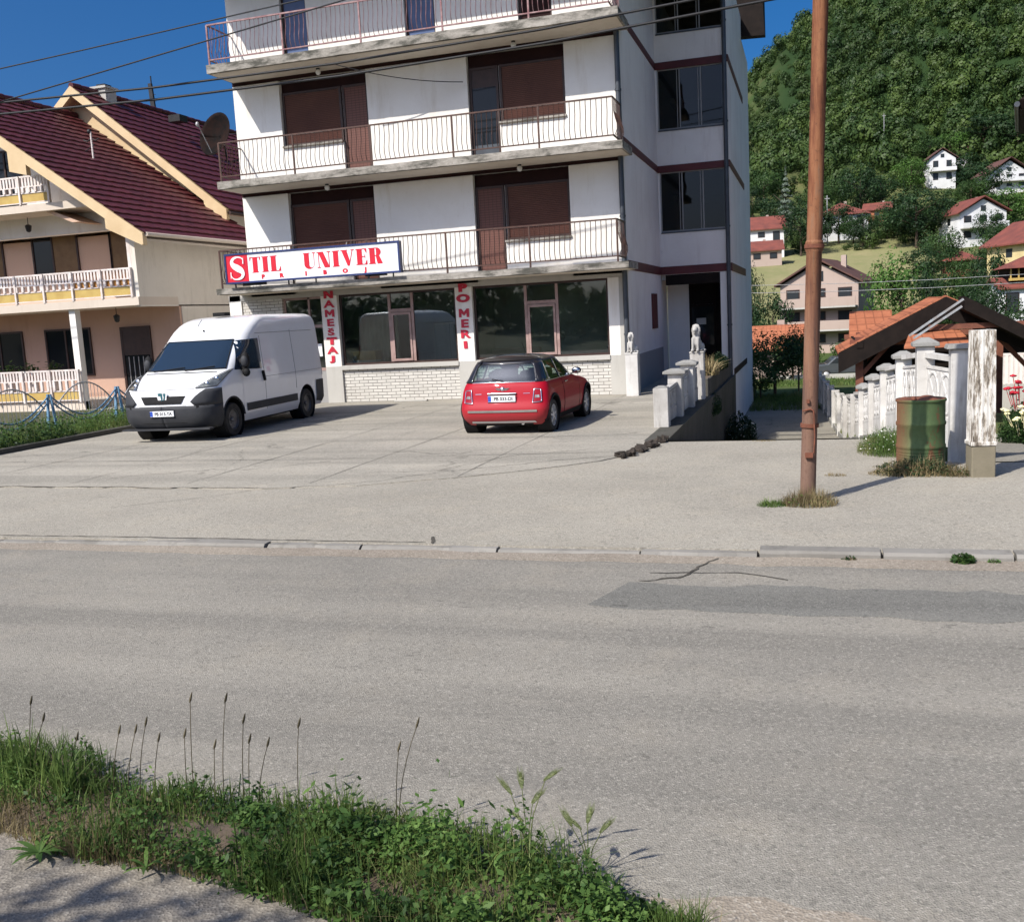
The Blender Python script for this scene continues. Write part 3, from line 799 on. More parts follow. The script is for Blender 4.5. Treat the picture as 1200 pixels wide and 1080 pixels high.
for k, (f0, cz) in enumerate(zip(FL[:2], CE[:2])):
    for i, (a, b) in enumerate(OPN):
        # brown panel at the back of the recess and white parapet under the window
        wb(MB().box(a,b,FY+.16,FY+.19,f0+2.42-.0,cz-.07), 'recess_panel', M['dkmaroon'], AB)
        if i == 0: wx, dx = (a,-11.93), (-11.93,b)
        else: wx, dx = (-7.54,b), (a,-7.54)
        wb(MB().box(wx[0],wx[1],FY+.02,FY+.17,f0,f0+.97), 'parapet', M['white'], AB)
        window_unit(wx[0]+.02, wx[1]-.02, f0+1.02, f0+2.42)
        door_unit(dx[0]+.02, dx[1]-.02, f0+.06, f0+2.42, 'glass' if (k == 1 and i == 1) else 'shutter')
        lx = (a+b)/2+.1
        L = MB(); L.lathe([(.0,0),(.05,.0),(.05,-.03),(.03,-.04)], (lx, FY-.35, cz+.02), 10); 
        lamp = wb(L, 'ceiling_lamp', M['blackmetal'], AB)
        MB().ell((lx,FY-.35,cz-.08), (.07,.07,.075), (0,0,0), 12, 8).build('globe', M['lampwhite'], lamp)
for d, kd in zip(D4, ('blue','blue','dark')): door_unit(d[0], d[1], 9.05, 11.1, kd)
# bands on the side wall and the stair tower
TX0, TX1, TY = XR, -2.28, 30.6
for z0, z1 in ((3.12,3.36),(6.14,6.34),(9.10,9.30)):
    wb(MB().box(XR-.005,XR+.02,FY+.02,TY-.004,z0,z1), 'band', M['maroon'], AB)
    mb = MB(); mb.box(TX0+.02,TX1-.001,TY-.02,TY+.1,z0,z1); wb(mb, 'band', M['maroon'], AB)
    wb(MB().box(TX1,TX1+.02,TY+.0,37.08,z0-.0,z1), 'band', M['maroon'], AB)
tw = MB()
# tower shell with window openings
for z0, z1 in ((3.11,4.38),(6.15,7.36),(9.11,10.1)): tw.box(TX0,TX1,TY,TY+.18,z0,z1)
for z0, z1 in ((4.38,6.15),(7.36,9.11),(10.1,12.)):
    tw.box(TX0,TX0+.06,TY,TY+.18,z0,z1); tw.box(TX1-.10,TX1,TY,TY+.18,z0,z1)
tw.box(TX1-.2,TX1-.002,TY+.18,37.1,-2.,12.)
tw.box(TX0-.1,TX1-.2,36.9,37.1,-2,12.)
tw.box(-2.62,TX1,TY+.0,TY+.3,-.05,3.11)                  # column beside the entrance
tw.box(TX0,-3.72,31.9,32.05,0,2.97)                      # wall inside the porch

tw.box(TX0,TX1-.2,TY+.18,36.9,2.975,3.11)                # porch ceiling
wb(tw, 'stair_tower', M['white2'], AB)
wb(MB().box(-2.62,TX1-.002,TY+.004,TY+.25,-2.1,-.05), 'plinth', M['white2'], AB)
wb(MB().box(-4.25,TX1-.345,TY-.0,TY+.16,2.80,3.11), 'lintel', M['darkwood'], AB)
wb(MB().box(TX1-.0,TX1+.012,30.8,37.0,-.02,.18), 'band', M['dkmaroon'], AB)
for z0, z1 in ((4.38,6.14),(7.36,9.10),(10.1,11.9)):
    y = TY+.05; x0, x1 = TX0+.06, TX1-.10
    fr = MB(); w = .035
    fr.box(x0,x1,y,y+.05,z1-w,z1); fr.box(x0,x1,y,y+.05,z0,z0+.05)
    for x in (x0, x0+.64, x0+1.26, x1-w): fr.box(x,x+w,y,y+.05,z0+.05,z1-w)
    for x in (x0+.57, x0+1.19): fr.box(x,x+.02,y+.01,y+.04,z0+.05,z1-w)
    o = wb(fr, 'stair_window', M['wains'], AB)
    MB().box(x0+w,x1-w,y+.02,y+.03,z0+.05,z1-w).build('glass', M['winglass'], o)
    MB().box(x0,x1,TY-.025,TY+.04,z0-.035,z0).build('sill', M['pipe'], o)
st = MB()
for z in (4.0,5.6,7.1,8.6): st.box(TX0+.1,TX1-.25,33.2,35,z,z+.16)
st.box(TX0+.01,TX1-.25,35.6,35.7,3.2,11.9)
wb(st, 'stair_interior', M['wains'], AB)
# entrance: door, side panel and transom blackened for the deep porch shade
dr = MB(); y = 31.98
dr.box(-3.72,-3.64,y-.05,y+.05,0,2.97); dr.box(-2.96,-2.9,y-.05,y+.05,0,2.97); dr.box(-2.898,TX1-.21,y-.02,y+.03,0,2.97); dr.box(-3.64,-2.96,y-.05,y+.05,2.1,2.18); dr.box(-3.64,-2.96,y-.01,y+.03,2.181,2.96); dr.box(-4.1,-3.73,y-.075,y-.07,.95,2.9) if False else None; dr.box(-3.64,-2.96,y-.02,y+.02,0,.9)
o = wb(dr, 'entrance_door', M['darkwood'], AB)
MB().box(-3.64,-2.96,y-.01,y+.0,.9,2.1).build('glass', M['dkglass'], o)
MB().box(-3.5,-3.2,y-.06,y-.052,1.55,1.75).build('notice', M['pillar'], o)
nb = MB().box(XR+.006,XR+.06,28.55,29.35,1.55,2.55)
wb(nb, 'notice_board', M['maroon'], AB)
# drainpipes
for x, y, z0 in ((XR-.06,FY-.09,.0),(TX1-.08,TY-.1,-.9)):
    mb = MB().tube([(x,y,z0),(x,y,11.6)], .065, 10)
    for z in (1.5,4.4,7.4,10.2): mb.lathe([(.08,0),(.08,.05)], (x,y,z), 10)
    wb(mb, 'drainpipe', M['pipe'], AB)
# roof slab over everything, unseen overhang and attic shaped to shade ramp and tower, and the dark mansard edge at the back of the tower
rf = MB().box(XL-.8,-2.5,FY-1.75,37.05,12.02,12.25); rf.box(XL-.5,XR+.3,FY-1.74,36.9,11.62,12.015); rf.hexa([(XL-.7,FY-1.6,12.251),(-2.6,FY-1.6,12.251),(-2.6,37,12.251),(XL-.7,37,12.251)], [(XL+3,FY+5,15.2),(-6.5,FY+5,15.2),(-6.5,32,15.2),(XL+3,32,15.2)]); wb(rf, 'roof', M['slab'], AB)
mn = MB().hexa([(-2.5,37.11,11.36),(-1.47,37.11,11.31),(-1.47,37.7,11.36),(-2.5,37.7,11.4)], [(-2.6,37.3,14),(-1.62,37.3,14),(-1.62,41,14),(-2.6,41,14)])
wb(mn, 'roof_edge', M['darkwood'], AB)
wb(MB().box(-2.49,-2.29,37.1,40.9,-2.,11.3), 'rear_wall', M['white2'], AB)
# ground floor shop front ---------------------------------------------------
wb(MB().box(-15.85,-4.42,FY+.0,FY+.3,2.952,3.118), 'beam', M['pillar'], AB)
for x0, x1 in ((-15.85,-15.47),(-12.97,-12.48),(-9.03,-8.56),(-4.92,-4.415)):
    o = wb(MB().box(x0,x1,FY-.012,FY+.3,-.25,1.0), 'pillar', M['pillar'], AB)
    MB().box(x0,x1 if x1 > -5 and False else (x1 if x1 < -5 else -4.64),FY-.014,FY+.3,1.002,2.95).build('painted_shaft', M['white'], o)
    if x1 > -5: MB().box(-4.638,x1,FY-.010,FY+.3,1.002,2.95).build('bare_shaft', M['pillar'], o)
wb(MB().box(-15.47,-14.2,FY+.03,FY+.25,-.2,2.95), 'brick_wall', M['brick'], AB)
for x0, x1 in ((-12.48,-9.03),(-8.56,-4.92)):
    o = wb(MB().box(x0,x1,FY+.05,FY+.25,-.2,.90), 'brick_wall', M['brick'], AB)
    MB().box(x0-.0,x1+.0,FY-.04,FY+.25,.902,1.02).build('sill', M['pillar'], o)
def shop_window(x0, x1, nx, z0=1.02, z1=2.95):
    y = FY+.10; fr = MB(); w = .055
    fr.box(x0,x1,y,y+.06,z1-w,z1); fr.box(x0,x1,y,y+.06,z0,z0+w); fr.box(x0,x0+w,y,y+.06,z0+w,z1-w); fr.box(x1-w,x1,y,y+.06,z0+w,z1-w)
    o = wb(fr, 'shop_window', M['brownframe'], AB)
    a, b = nx
    mb = MB(); zt = z0+1.38
    for x in (a, b-.075): mb.box(x,x+.075,y-.01,y+.07,z0+w,z1-w)
    mb.box(a+.075,b-.075,y-.01,y+.07,zt,zt+.09)
    # opening sash with its own frame
    for p, q in ((a+.085,a+.14),(b-.14,b-.085)): mb.box(p,q,y-.03,y+.05,z0+w+.01,zt-.01)
    mb.box(a+.14,b-.14,y-.03,y+.05,zt-.075,zt-.01); mb.box(a+.14,b-.14,y-.03,y+.05,z0+w+.01,z0+w+.07)
    mb.box(a+.085,b-.085,y-.012,y+.05,z0+w,z0+w+.009)
    mb.build('sash', M['frame_rose'], o)
    for p, q in ((x0+w,a),(b,x1-w)): MB().box(p,q,y+.025,y+.033,z0+w,z1-w).build('glass', M['shopglass'], o)
    MB().box(a+.14,b-.14,y+.0,y+.008,z0+w+.07,zt-.075).build('glass', M['shopglass'], o)
    MB().box(a+.075,b-.075,y+.025,y+.033,zt+.09,z1-w).build('glass', M['shopglass'], o)
    return o
shop_window(-12.46,-9.05,(-11.02,-10.28)); shop_window(-8.55,-4.93,(-7.16,-6.25))
# shop door bay at the left
y = FY+.12; fr = MB()
for x in (-14.2,-13.45,-13.02): fr.box(x,x+.06,y,y+.06,.0,2.95)
fr.box(-14.14,-13.02,y,y+.06,2.89,2.95); fr.box(-14.14,-13.02,y,y+.06,2.1,2.18); fr.box(-13.39,-13.02,y,y+.06,.9,.98)
o = wb(fr, 'shop_door', M['frame_rose'], AB)
for p, q, a, b in ((-14.14,-13.45,.0,2.1),(-13.39,-13.02,.98,2.1),(-14.14,-13.45,2.18,2.89),(-13.39,-13.02,2.18,2.89)): MB().box(p,q,y+.025,y+.033,a,b).build('glass', M['shopglass'], o)
MB().box(-13.39,-13.02,y+.01,y+.05,.0,.9).build('door_panel', M['wains'], o)
MB().box(-13.33,-13.12,y+.012,y+.02,1.3,1.65).build('paper_notice', M['signwhite'], o)
inr = MB(); inr.box(-15.4,-4.65,FY+2.4,FY+2.45,.011,2.92); inr.box(-15.4,-4.65,FY+.3,29.1,-.02,.01); inr.box(-15.4,-4.65,FY+.31,29.1,2.93,2.948)
inr.box(-12.95,-12.85,FY+.4,FY+2.39,.012,2.9); inr.box(-8.85,-8.75,FY+.4,FY+2.39,.012,2.9)
wb(inr, 'shop_interior', M['interior'], AB)
cu = MB()
for x0, x1 in ((-12.3,-11.1),):
    pts = [(x0+(x1-x0)*i/30, FY+.9+.03*math.sin(i*1.9)) for i in range(31)]
    cu.grid([[(p[0],p[1],1.0) for p in pts],[(p[0],p[1],2.35) for p in pts]])
wb(cu, 'curtain', M['curtain'], AB)
# furniture in the window
cb = empty('wooden_cabinet', 'golden wooden chest on display behind the left shop window', 'cabinet', (-11.95, FY+.55, .01))
m_ = MB().box(-.32,.32,-.18,.18,.0,1.12).build('carcass', M['interior'], cb)
MB().box(-.34,.34,-.2,.2,1.122,1.34).build('drawer', M['wood_gold'], cb); MB().box(-.38,.38,-.22,.22,1.342,1.37).build('top', M['wood_gold'], cb)

# signs ----------------------------------------------------------------------
sg = empty('shop_sign', 'long white shop sign reading STIL UNIVER PRIBOJ fixed to the lowest balcony railing', 'sign', (-12.5, 23.52, 3.4))
sx0, sx1, sz0, sz1, sy = -14.98, -10.0, 3.42, 4.12, 23.52
def sb(mb, name, mat, **k): return wb(mb, name, mat, sg, **k)
sb(MB().box(sx0,sx1,sy,sy+.14,sz0,sz1), 'sign_box', M['signwhite'])
fr = MB(); t = .045
fr.box(sx0-t,sx1+t,sy-.02,sy+.15,sz0-t,sz0); fr.box(sx0-t,sx1+t,sy-.02,sy+.15,sz1,sz1+t); fr.box(sx0-t,sx0,sy-.02,sy+.15,sz0,sz1); fr.box(sx1,sx1+t,sy-.02,sy+.15,sz0,sz1)
sb(fr, 'sign_frame', M['signblue'])
sb(MB().box(sx0,-14.33,sy-.004,sy+.01,sz0,sz1), 'red_panel', M['signred'])
mb = MB(); polys(mb, s_letter(), (sx0+.09,sy-.007,sz0+.055), X_, Z_, .48, .60); sb(mb, 'letter', M['signwhite'], label='large white letter S on the red end of the sign')
x = -14.27
for word, wid in (('STIL',0),('UNIVER',0)):
    if word == 'UNIVER': x = -12.68
    for ch in word:
        if ch == 'S': continue
        w, pl = serif_letter(ch)
        mb = MB(); sc = .405
        polys(mb, pl, (x,sy-.006,sz0+.21), X_, Z_, sc*1.0, sc); sb(mb, 'letter', M['signred'])
        x += w*sc + (.035 if word == 'STIL' else .04)
for ch, xx in zip('PRIBOJ', (-13.9,-13.35,-12.63,-12.08,-11.5,-10.92)):
    mb = MB(); text_polys(mb, ch, .14, .011, (xx,sy-.006,sz0+.045), X_, Z_, 0, 'CENTER', 1.25); sb(mb, 'letter', M['signred'])
br = MB()
for xx in (-14.8,-13.2,-12.4,-10.9,-10.2): br.beam((xx,sy+.08,3.27),(xx,sy+.08,3.42),.03,.03)
for xx in (-14.7,-13.6,-11.5,-10.4): br.beam((xx,sy+.14,4.1),(xx,23.73,4.24),.025,.025)
sb(br, 'bracket', M['blackmetal'])
sb(MB().box(-14.6,-13.9,sy+.1,sy+.16,3.31,3.40), 'ballast_box', M['blackmetal']); sb(MB().box(-11.0,-10.4,sy+.1,sy+.16,3.33,3.40), 'ballast_box', M['blackmetal'])
def column_letters(word, xc, ztop, pitch, size, label, gap=()):
    t = empty('painted_sign', label, 'sign', (xc, FY-.03, 1.0))
    z = ztop
    for i, ch in enumerate(word):
        mb = MB()
        if ch in 'MN':
            pl_ = {'N':[(0,0),(.3,0),(.3,.52),(.68,0),(1,0),(1,1),(.7,1),(.7,.48),(.32,1),(0,1)], 'M':[(0,0),(.26,0),(.26,.5),(.5,.16),(.74,.5),(.74,0),(1,0),(1,1),(.74,1),(.5,.60),(.26,1),(0,1)]}[ch]
            mb.add([((p[0]-.5)*.25, 0, p[1]*.25) for p in pl_], [tuple(range(len(pl_)))])
        else: text_polys(mb, ch, size, .014 if ch in 'EŠRA' else .024, (0,0,0), X_, Z_, 0, 'CENTER', 1.12)
        zs = [v[2] for v in mb.v]; h = max(zs)-min(zs); a = random.uniform(-.08,.08)
        k = pitch*.80/h if ch != 'I' else pitch*.72/h
        f = []
        for v in mb.v:
            xx, zz = v[0]*1.16, (v[2]-min(zs))*k
            f.append((xx*math.cos(a)-zz*math.sin(a)*.6, 0, zz))
        n = len(f); mb2 = MB(); mb2.add([(xc+p[0], FY-.032, z-pitch+p[2]) for p in f], [])
        mb2.f = mb.f; mb2.sm = mb.sm
        # give the painted letters their card thickness
        wb(mb2, 'letter', M['letterred'], t)
        z -= pitch + (.11 if i in gap else 0)
column_letters('NAMEŠTAJ', -12.72, 3.13, .253, .34, 'red letters NAMEŠTAJ running down the white pillar beside the van')
column_letters('POMERI', -8.80, 3.10, .275, .34, 'red letters POMERI running down the white pillar behind the red car', (1,))

pk = MB().box(-.48,.48,-.05,.05,0,.045); o = pk.build('plank', M['pillar'], bevel=.006); o.location = (-10.35, 24.55, .004); o.rotation_euler = (0,0,R(-2)); tag(o, 'pale plank lying on the ground at the foot of the shop wall', 'plank')

so_ = empty('sofa', 'brown sofa on display behind the right shop window', 'sofa', (-7.9, FY+1.35, .01))
MB().box(-.7,.7,-.4,.4,.12,.45).build('seat', M['farpink'], so_, bevel=.04); MB().box(-.7,.7,.2,.42,.451,1.25).build('backrest', M['farpink'], so_, bevel=.05)
MB().box(-.88,-.71,-.4,.42,.1,1.1).build('armrest', M['farpink'], so_, bevel=.05); MB().box(.71,.88,-.4,.42,.1,1.1).build('armrest', M['farpink'], so_, bevel=.05)
wd = empty('wardrobe', 'pale wardrobe standing behind the middle shop window', 'wardrobe', (-9.75, FY+1.7, .01))
MB().box(-.5,.5,-.28,.28,.0,2.05).build('carcass', M['soffit'], wd, bevel=.01); MB().box(-.48,-.01,-.30,-.281,.08,2.0).build('door', M['pillar'], wd); MB().box(.01,.48,-.30,-.281,.08,2.0).build('door', M['pillar'], wd)
# ------------------------------------------------------------------ the two houses at the left
def tile_slope(x0, z0, x1, z1, ya, yb, n, lip=.045):
    """courses of tiles from ridge (x0,z0) down to eave (x1,z1), running along y"""
    mb = MB()
    dx, dz = (x1-x0)/n, (z1-z0)/n
    L = math.hypot(dx, dz); nx_, nz_ = -dz/L, dx/L
    if nz_ < 0: nx_, nz_ = -nx_, -nz_
    rows = []
    m = max(2, int((yb-ya)/.12))
    for i in range(n):
        a = (x0+dx*i, z0+dz*i); b = (x0+dx*(i+1.06), z0+dz*(i+1.06))
        top = [(a[0], ya+(yb-ya)*j/m, a[1]) for j in range(m+1)]
        wv = [.012*math.sin(j*1.57) for j in range(m+1)]
        bot = [(b[0]+nx_*(lip+wv[j]), ya+(yb-ya)*j/m, b[1]+nz_*(lip+wv[j])) for j in range(m+1)]
        bot2 = [(b[0]-nx_*.01, ya+(yb-ya)*j/m, b[1]-nz_*.01) for j in range(m+1)]
        mb.grid([top, bot, bot2], False)
    return mb
H1 = empty('house', 'pink and cream house with maroon tiled roof and stacked white balconies at the left', 'house', (-18.9, 25.0, 0), 0)
W = MB()
W.box(-14,0,1.8,6.0,-.3,3.04)            # ground floor, set back under the balcony
o = W.build('ground_floor_wall', M['peach'], H1)
W = MB(); W.box(-13.8,-.16,1.8,6.0,3.3,5.35); W.build('upper_wall', M['peachpale'], H1)
W = MB()
W.add([(0,-.05,3.0),(0,6,3.0),(0,6,5.3),(0,-.05,5.3),(-.16,-.05,3.0),(-.16,6,3.0),(-.16,6,5.4),(-.16,-.05,5.4)], [(0,1,2,3),(7,6,5,4),(0,3,7,4),(1,5,6,2),(0,4,5,1),(3,2,6,7)])
W.build('side_wall', M['roughcast'], H1)
W = MB().box(.003,.03,1.9,6.0,-.3,2.995); W.build('side_wall', M['roughcast'], H1)
g = MB(); g.add([(-13.0,1.1,5.4),(-.2,1.1,5.4),(-6.5,1.1,9.6),(-13.0,1.4,5.4),(-.2,1.4,5.4),(-6.5,1.4,9.6)], [(0,1,2),(5,4,3),(0,3,4,1),(1,4,5,2),(2,5,3,0)])
g.build('gable_wall', M['white'], H1)
s1 = MB().box(-14,.004,-.12,1.798,3.04,3.28).build('balcony', M['paleslab'], H1)
s2 = MB().box(-14,-1.15,-.12,1.79,5.98,6.2).build('balcony', M['paleslab'], H1)
MB().hexa([(-2.2,.1,5.6),(-1.95,.1,5.6),(-1.95,1.75,5.6),(-2.2,1.75,5.6)], [(-3.1,.1,5.975),(-2.85,.1,5.975),(-2.85,1.75,5.975),(-3.1,1.75,5.975)]).build('brace', M['peachpale'], H1)
for x in (-.04,):
    MB().box(-.28,-.165,-.05,.1,3.29,5.4).build('column', M['whitewood'], H1)
MB().box(-2.62,-2.40,.0,.22,-.2,3.04).build('column', M['white'], H1)
# roof
rz, re, rx = 10.10, 4.99, -6.5
r_ = tile_slope(rx, rz, .95, re, -.85, 6.0, 24); ro = r_.build('roof', M['tilemaroon'], H1)
l_ = tile_slope(rx, rz, -13.95, re, -.85, 6.0, 12); l_.build('roof_slope', M['tilemaroon'], ro)
cap = MB()
for i in range(16): cap.tube([(rx,-.85+i*.43,rz+.02),(rx,-.85+i*.43+.45,rz+.045)], .11, 8)
cap.build('ridge_cap', M['tilemaroon'], ro)
# cream barge boards with stepped ends
def barge(mb, x0, z0, x1, z1, y0, y1, deep):
    mb.hexa([(x0,y0,z0-deep),(x1,y0,z1-deep),(x1,y1,z1-deep),(x0,y1,z0-deep)], [(x0,y0,z0),(x1,y0,z1),(x1,y1,z1),(x0,y1,z0)])
fb = MB(); barge(fb, rx, rz-.0, .95, re-.0, -.9, -.72, .33)
fb.hexa([(-.25,-.895,5.2),(.9,-.895,4.66),(.9,-.725,4.66),(-.25,-.725,5.2)], [(-.25,-.895,5.6),(.9,-.895,4.8),(.9,-.725,4.8),(-.25,-.725,5.6)])
fb.hexa([(-3.35,-.897,7.05),(-2.75,-.897,6.9),(-2.75,-.723,6.9),(-3.35,-.723,7.05)], [(-3.35,-.897,7.7),(-2.75,-.897,7.3),(-2.75,-.723,7.3),(-3.35,-.723,7.7)])
barge(fb, rx, rz-.0, -13.9, re-.0, -.9, -.72, .33)
fb.build('bargeboard', M['cream'], H1)
sf = MB(); barge(sf, rx, rz-.14, .9, re-.14, -.72, 6.0, .06); barge(sf, rx, rz-.14, -13.9, re-.14, -.72, 6.0, .06)
sf.build('soffit', M['paleslab'], H1)
MB().tube([(1.0,-.8,4.96),(1.0,6.0,4.99)], .06, 8).build('gutter', M['paleslab'], H1)
# windows and doors
def h_window(x0, x1, z0, z1, y=1.8, split=.5, blind='right', par=H1):
    fr = MB(); w = .06
    fr.box(x0,x1,y-.05,y+.02,z0,z0+w); fr.box(x0,x1,y-.05,y+.02,z1-w,z1)
    xm = x0+(x1-x0)*split
    for a in (x0, xm-w/2, x1-w): fr.box(a,a+w,y-.05,y+.02,z0+w,z1-w)
    o = fr.build('window', M['brownframe'], par)
    MB().box(x0+w,xm-w/2,y-.02,y-.008,z0+w,z1-w).build('glass', M['dkglass'], o)
    MB().box(xm+w/2,x1-w,y-.03 if blind == 'right' else y-.02,y-.006,z0+w,z1-w).build('blind' if blind == 'right' else 'glass', M['brownblind'] if blind == 'right' else M['dkglass'], o)
    return o
h_window(-5.3,-3.5,3.95,5.5,1.8,.45); h_window(-7.6,-6.45,3.95,5.45,1.8,.6); h_window(-2.3,-1.2,3.4,5.55,1.8,.04)
h_window(-5.2,-3.4,.95,2.5,1.8,.45,''); h_window(-7.7,-6.1,.95,2.5,1.8,.4,'')
dr = MB(); dr.box(-2.25,-2.17,1.74,1.82,0,2.45); dr.box(-1.2,-1.12,1.74,1.82,0,2.45); dr.box(-2.17,-1.2,1.74,1.82,2.37,2.45); dr.box(-2.17,-1.2,1.75,1.815,1.55,2.37)
o = dr.build('door', M['brownframe'], H1)
MB().box(-2.17,-1.2,1.77,1.79,.0,1.549).build('glass', M['dkglass'], o)
bars = MB()
for i in range(5): bars.box(-2.02+i*.18,-2.0+i*.18,1.745,1.765,.05,1.5)
bars.build('grille', M['palefence'], o)
h_window(-5.9,-4.7,6.3,8.1,1.08,.5,'')
def h_railing(x0, x1, zb, zt, slat0, panels=True, orange=False, par=None):
    mb = MB(); y = -.08; n = int((x1-x0)/.115)
    for z, h in ((zt,.05),(zt-.30,.03),(zb+.34,.03),(zb+.06,.03)): mb.beam((x0,y,z),(x1,y,z),.05,h)
    for i in range(n+1):
        x = x0+(x1-x0)*i/n
        mb.box(x-.032,x+.032,y-.018,y+.012,zt-.30,zt)
        if i % 2 == 0: mb.box(x-.04,x+.04,y-.05,y+.015,zb+.36,zt-.31)
    for i in range(int((x1-x0)/1.05)+1):
        x = x1-i*1.05
        if x >= x0: mb.box(x-.03,x+.03,y-.06,y+.03,zb,zt+.02)
    o = mb.build('railing', M['whitewood'], par or H1)
    if panels:
        p = MB(); i = 0; x = x1-.06
        while x-.95 > x0:
            p.box(x-.93,x,y-.005,y+.02,zb+.08,zb+.32); x -= 1.05
        p.build('panel', M['yellowpanel'], o)
    if orange:
        p = MB(); p.box(x1-1.0,x1-.03,y+.03,y+.05,zb+.36,zt-.02); p.build('screen', M['orangecloth'], o)
        p = MB(); p.box(x1-2.05,x1-1.05,y+.03,y+.05,zb+.36,zt-.02); p.build('screen', M['orangecloth'], o)
    return o
h_railing(-8.5,-.2,3.28,4.12,0,True,True,s1)
h_railing(-8.5,-2.75,6.2,7.02,0,True,False,s2)
h_railing(-8.5,-2.45,.25,1.22,0,True,False)
MB().box(-8.5,-2.4,-.02,1.8,-.2,.25).build('terrace', M['paleslab'], H1)
for x, y, z in ((-4.45,.8,5.97),(-1.55,.8,3.04)):
    L = MB(); L.tube([(x,y,z),(x,y,z-.2)], .012, 5); L.lathe([(.02,-.2),(.09,-.24),(.10,-.26),(.07,-.42),(.03,-.45)], (x,y,z), 8, smooth=False)
    L.build('hanging_lantern', M['blackmetal'], H1)
# pots on the ground terrace
for i, x in enumerate((-7.3,-6.6,-5.9,-5.3,-4.4,-3.6)):
    h = Vector((x, .15, 0)) + Vector((-18.9,25,0))
    t = empty('potted_plant', 'leafy potted plant behind the white lattice of the ground floor terrace', 'plant', (h.x, h.y, 1.0), 0, 'pot plants on the pink house terrace')
    MB().lathe([(.07,0),(.10,.18),(.11,.2)], (0,0,0), 10).build('pot', M['tileorange'], t)
    V = []; Fq = []
    for k in range(60):
        c = Vector((random.gauss(0,.12), random.gauss(0,.1), .24+abs(random.gauss(0,.13)))); u = Vector((random.gauss(0,1),random.gauss(0,1),random.gauss(0,.5))).normalized()*.07; w = u.cross(Vector((0,.3,1))).normalized()*.035
        b = len(V); V += [c-u, c+w, c+u, c-w]; Fq.append((b,b+1,b+2,b+3))
    np_mesh('leaves', [tuple(v) for v in V], Fq, M['leaf'], t)
    MB().box(-.12,.12,-.12,.12,-.78,-.002).build('stand', M['whitewood'], t)
# second house, one step further back
H2 = empty('house', 'taller cream gabled house with maroon roof and brick chimney rising behind the pink house', 'house', (-20.2, 31.0, .22), 0)
g = MB(); ax_, az_ = -4.9, 10.72; ex, ez = .95, 5.98
g.add([(-10.2,.1,-.3),(-.0,.1,-.3),(-.0,.1,6.5),(ax_,.1,10.6),(-10.2,.1,6.5)] + [(-10.2,.4,-.3),(-.0,.4,-.3),(-.0,.4,6.5),(ax_,.4,10.6),(-10.2,.4,6.5)], [(0,1,2,3,4),(9,8,7,6,5),(1,6,7,2),(4,9,5,0)])
g.build('gable_wall', M['cream'], H2)
MB().box(-10.2,-.001,.4,11,-.3,6.5).build('wall', M['roughcast'], H2)
ro = tile_slope(ax_, az_+.1, ex+.05, ez+.1, -.42, 11, 18).build('roof', M['tilemaroon'], H2)
tile_slope(ax_, az_+.1, -10.2, ez+.1, -.42, 11, 9).build('roof_slope', M['tilemaroon'], ro)
cap = MB()
for i in range(26): cap.tube([(ax_,-.42+i*.43,az_+.12),(ax_,-.42+i*.43+.45,az_+.145)], .11, 8)
cap.build('ridge_cap', M['tilemaroon'], ro)
fb = MB(); barge(fb, ax_, az_+.10, ex, ez+.10, -.48, -.3, .34); barge(fb, ax_, az_+.10, -10.7, ez+.10, -.48, -.3, .34)
fb.hexa([(.1,-.478,5.72),(.92,-.478,5.72),(.92,-.302,5.72),(.1,-.302,5.72)], [(.1,-.478,6.5),(.92,-.478,5.9),(.92,-.302,5.9),(.1,-.302,6.5)])
fb.build('bargeboard', M['cream'], H2)
sf = MB(); barge(sf, ax_, az_-.02, ex, ez-.02, -.3, 11, .08); barge(sf, ax_, az_-.02, -10.15, ez-.02, -.3, 11, .08); sf.build('soffit', M['peachpale'], H2)
MB().tube([(ex+.08,-.4,ez-.02),(ex+.08,11,ez)], .06, 8).build('gutter', M['brownframe'], H2)
MB().tube([(.25,.6,6.35),(.12,.6,5.9),(.1,.6,.2)], .055, 8).build('downpipe', M['brownframe'], H2)
ch = MB().box(-5.05,-4.5,.9,1.5,10.2,10.98); ch.box(-5.12,-4.43,.83,1.57,10.982,11.06); c_ = ch.build('chimney', M['pillar'], H2)
MB().box(-4.95,-4.6,1.0,1.4,11.062,11.16).build('cowl', M['blackmetal'], c_)
vn = MB().box(-3.4,-2.9,3.0,3.5,10.0,10.25); vn.build('roof_vent', M['blackmetal'], H2)
# a greenish roof far behind, seen between roof and block
MB_ = MB(); MB_.hexa([(-33,60,12.2),(-24,60,12.2),(-24,66,12.2),(-33,66,12.2)], [(-33,62.5,14.6),(-24,62.5,14.6),(-24,63.5,14.6),(-33,63.5,14.6)])
gb = empty('house', 'distant house of which only a grey green metal roof shows beside the dish', 'house', (-28.5, 63, 0))
wb(MB_, 'roof', simple('green_metal_roof', (.035,.07,.07), .6), gb); wb(MB().box(-32.5,-24.5,60.5,65.5,-.4,12.19), 'wall', M['farpink'], gb)
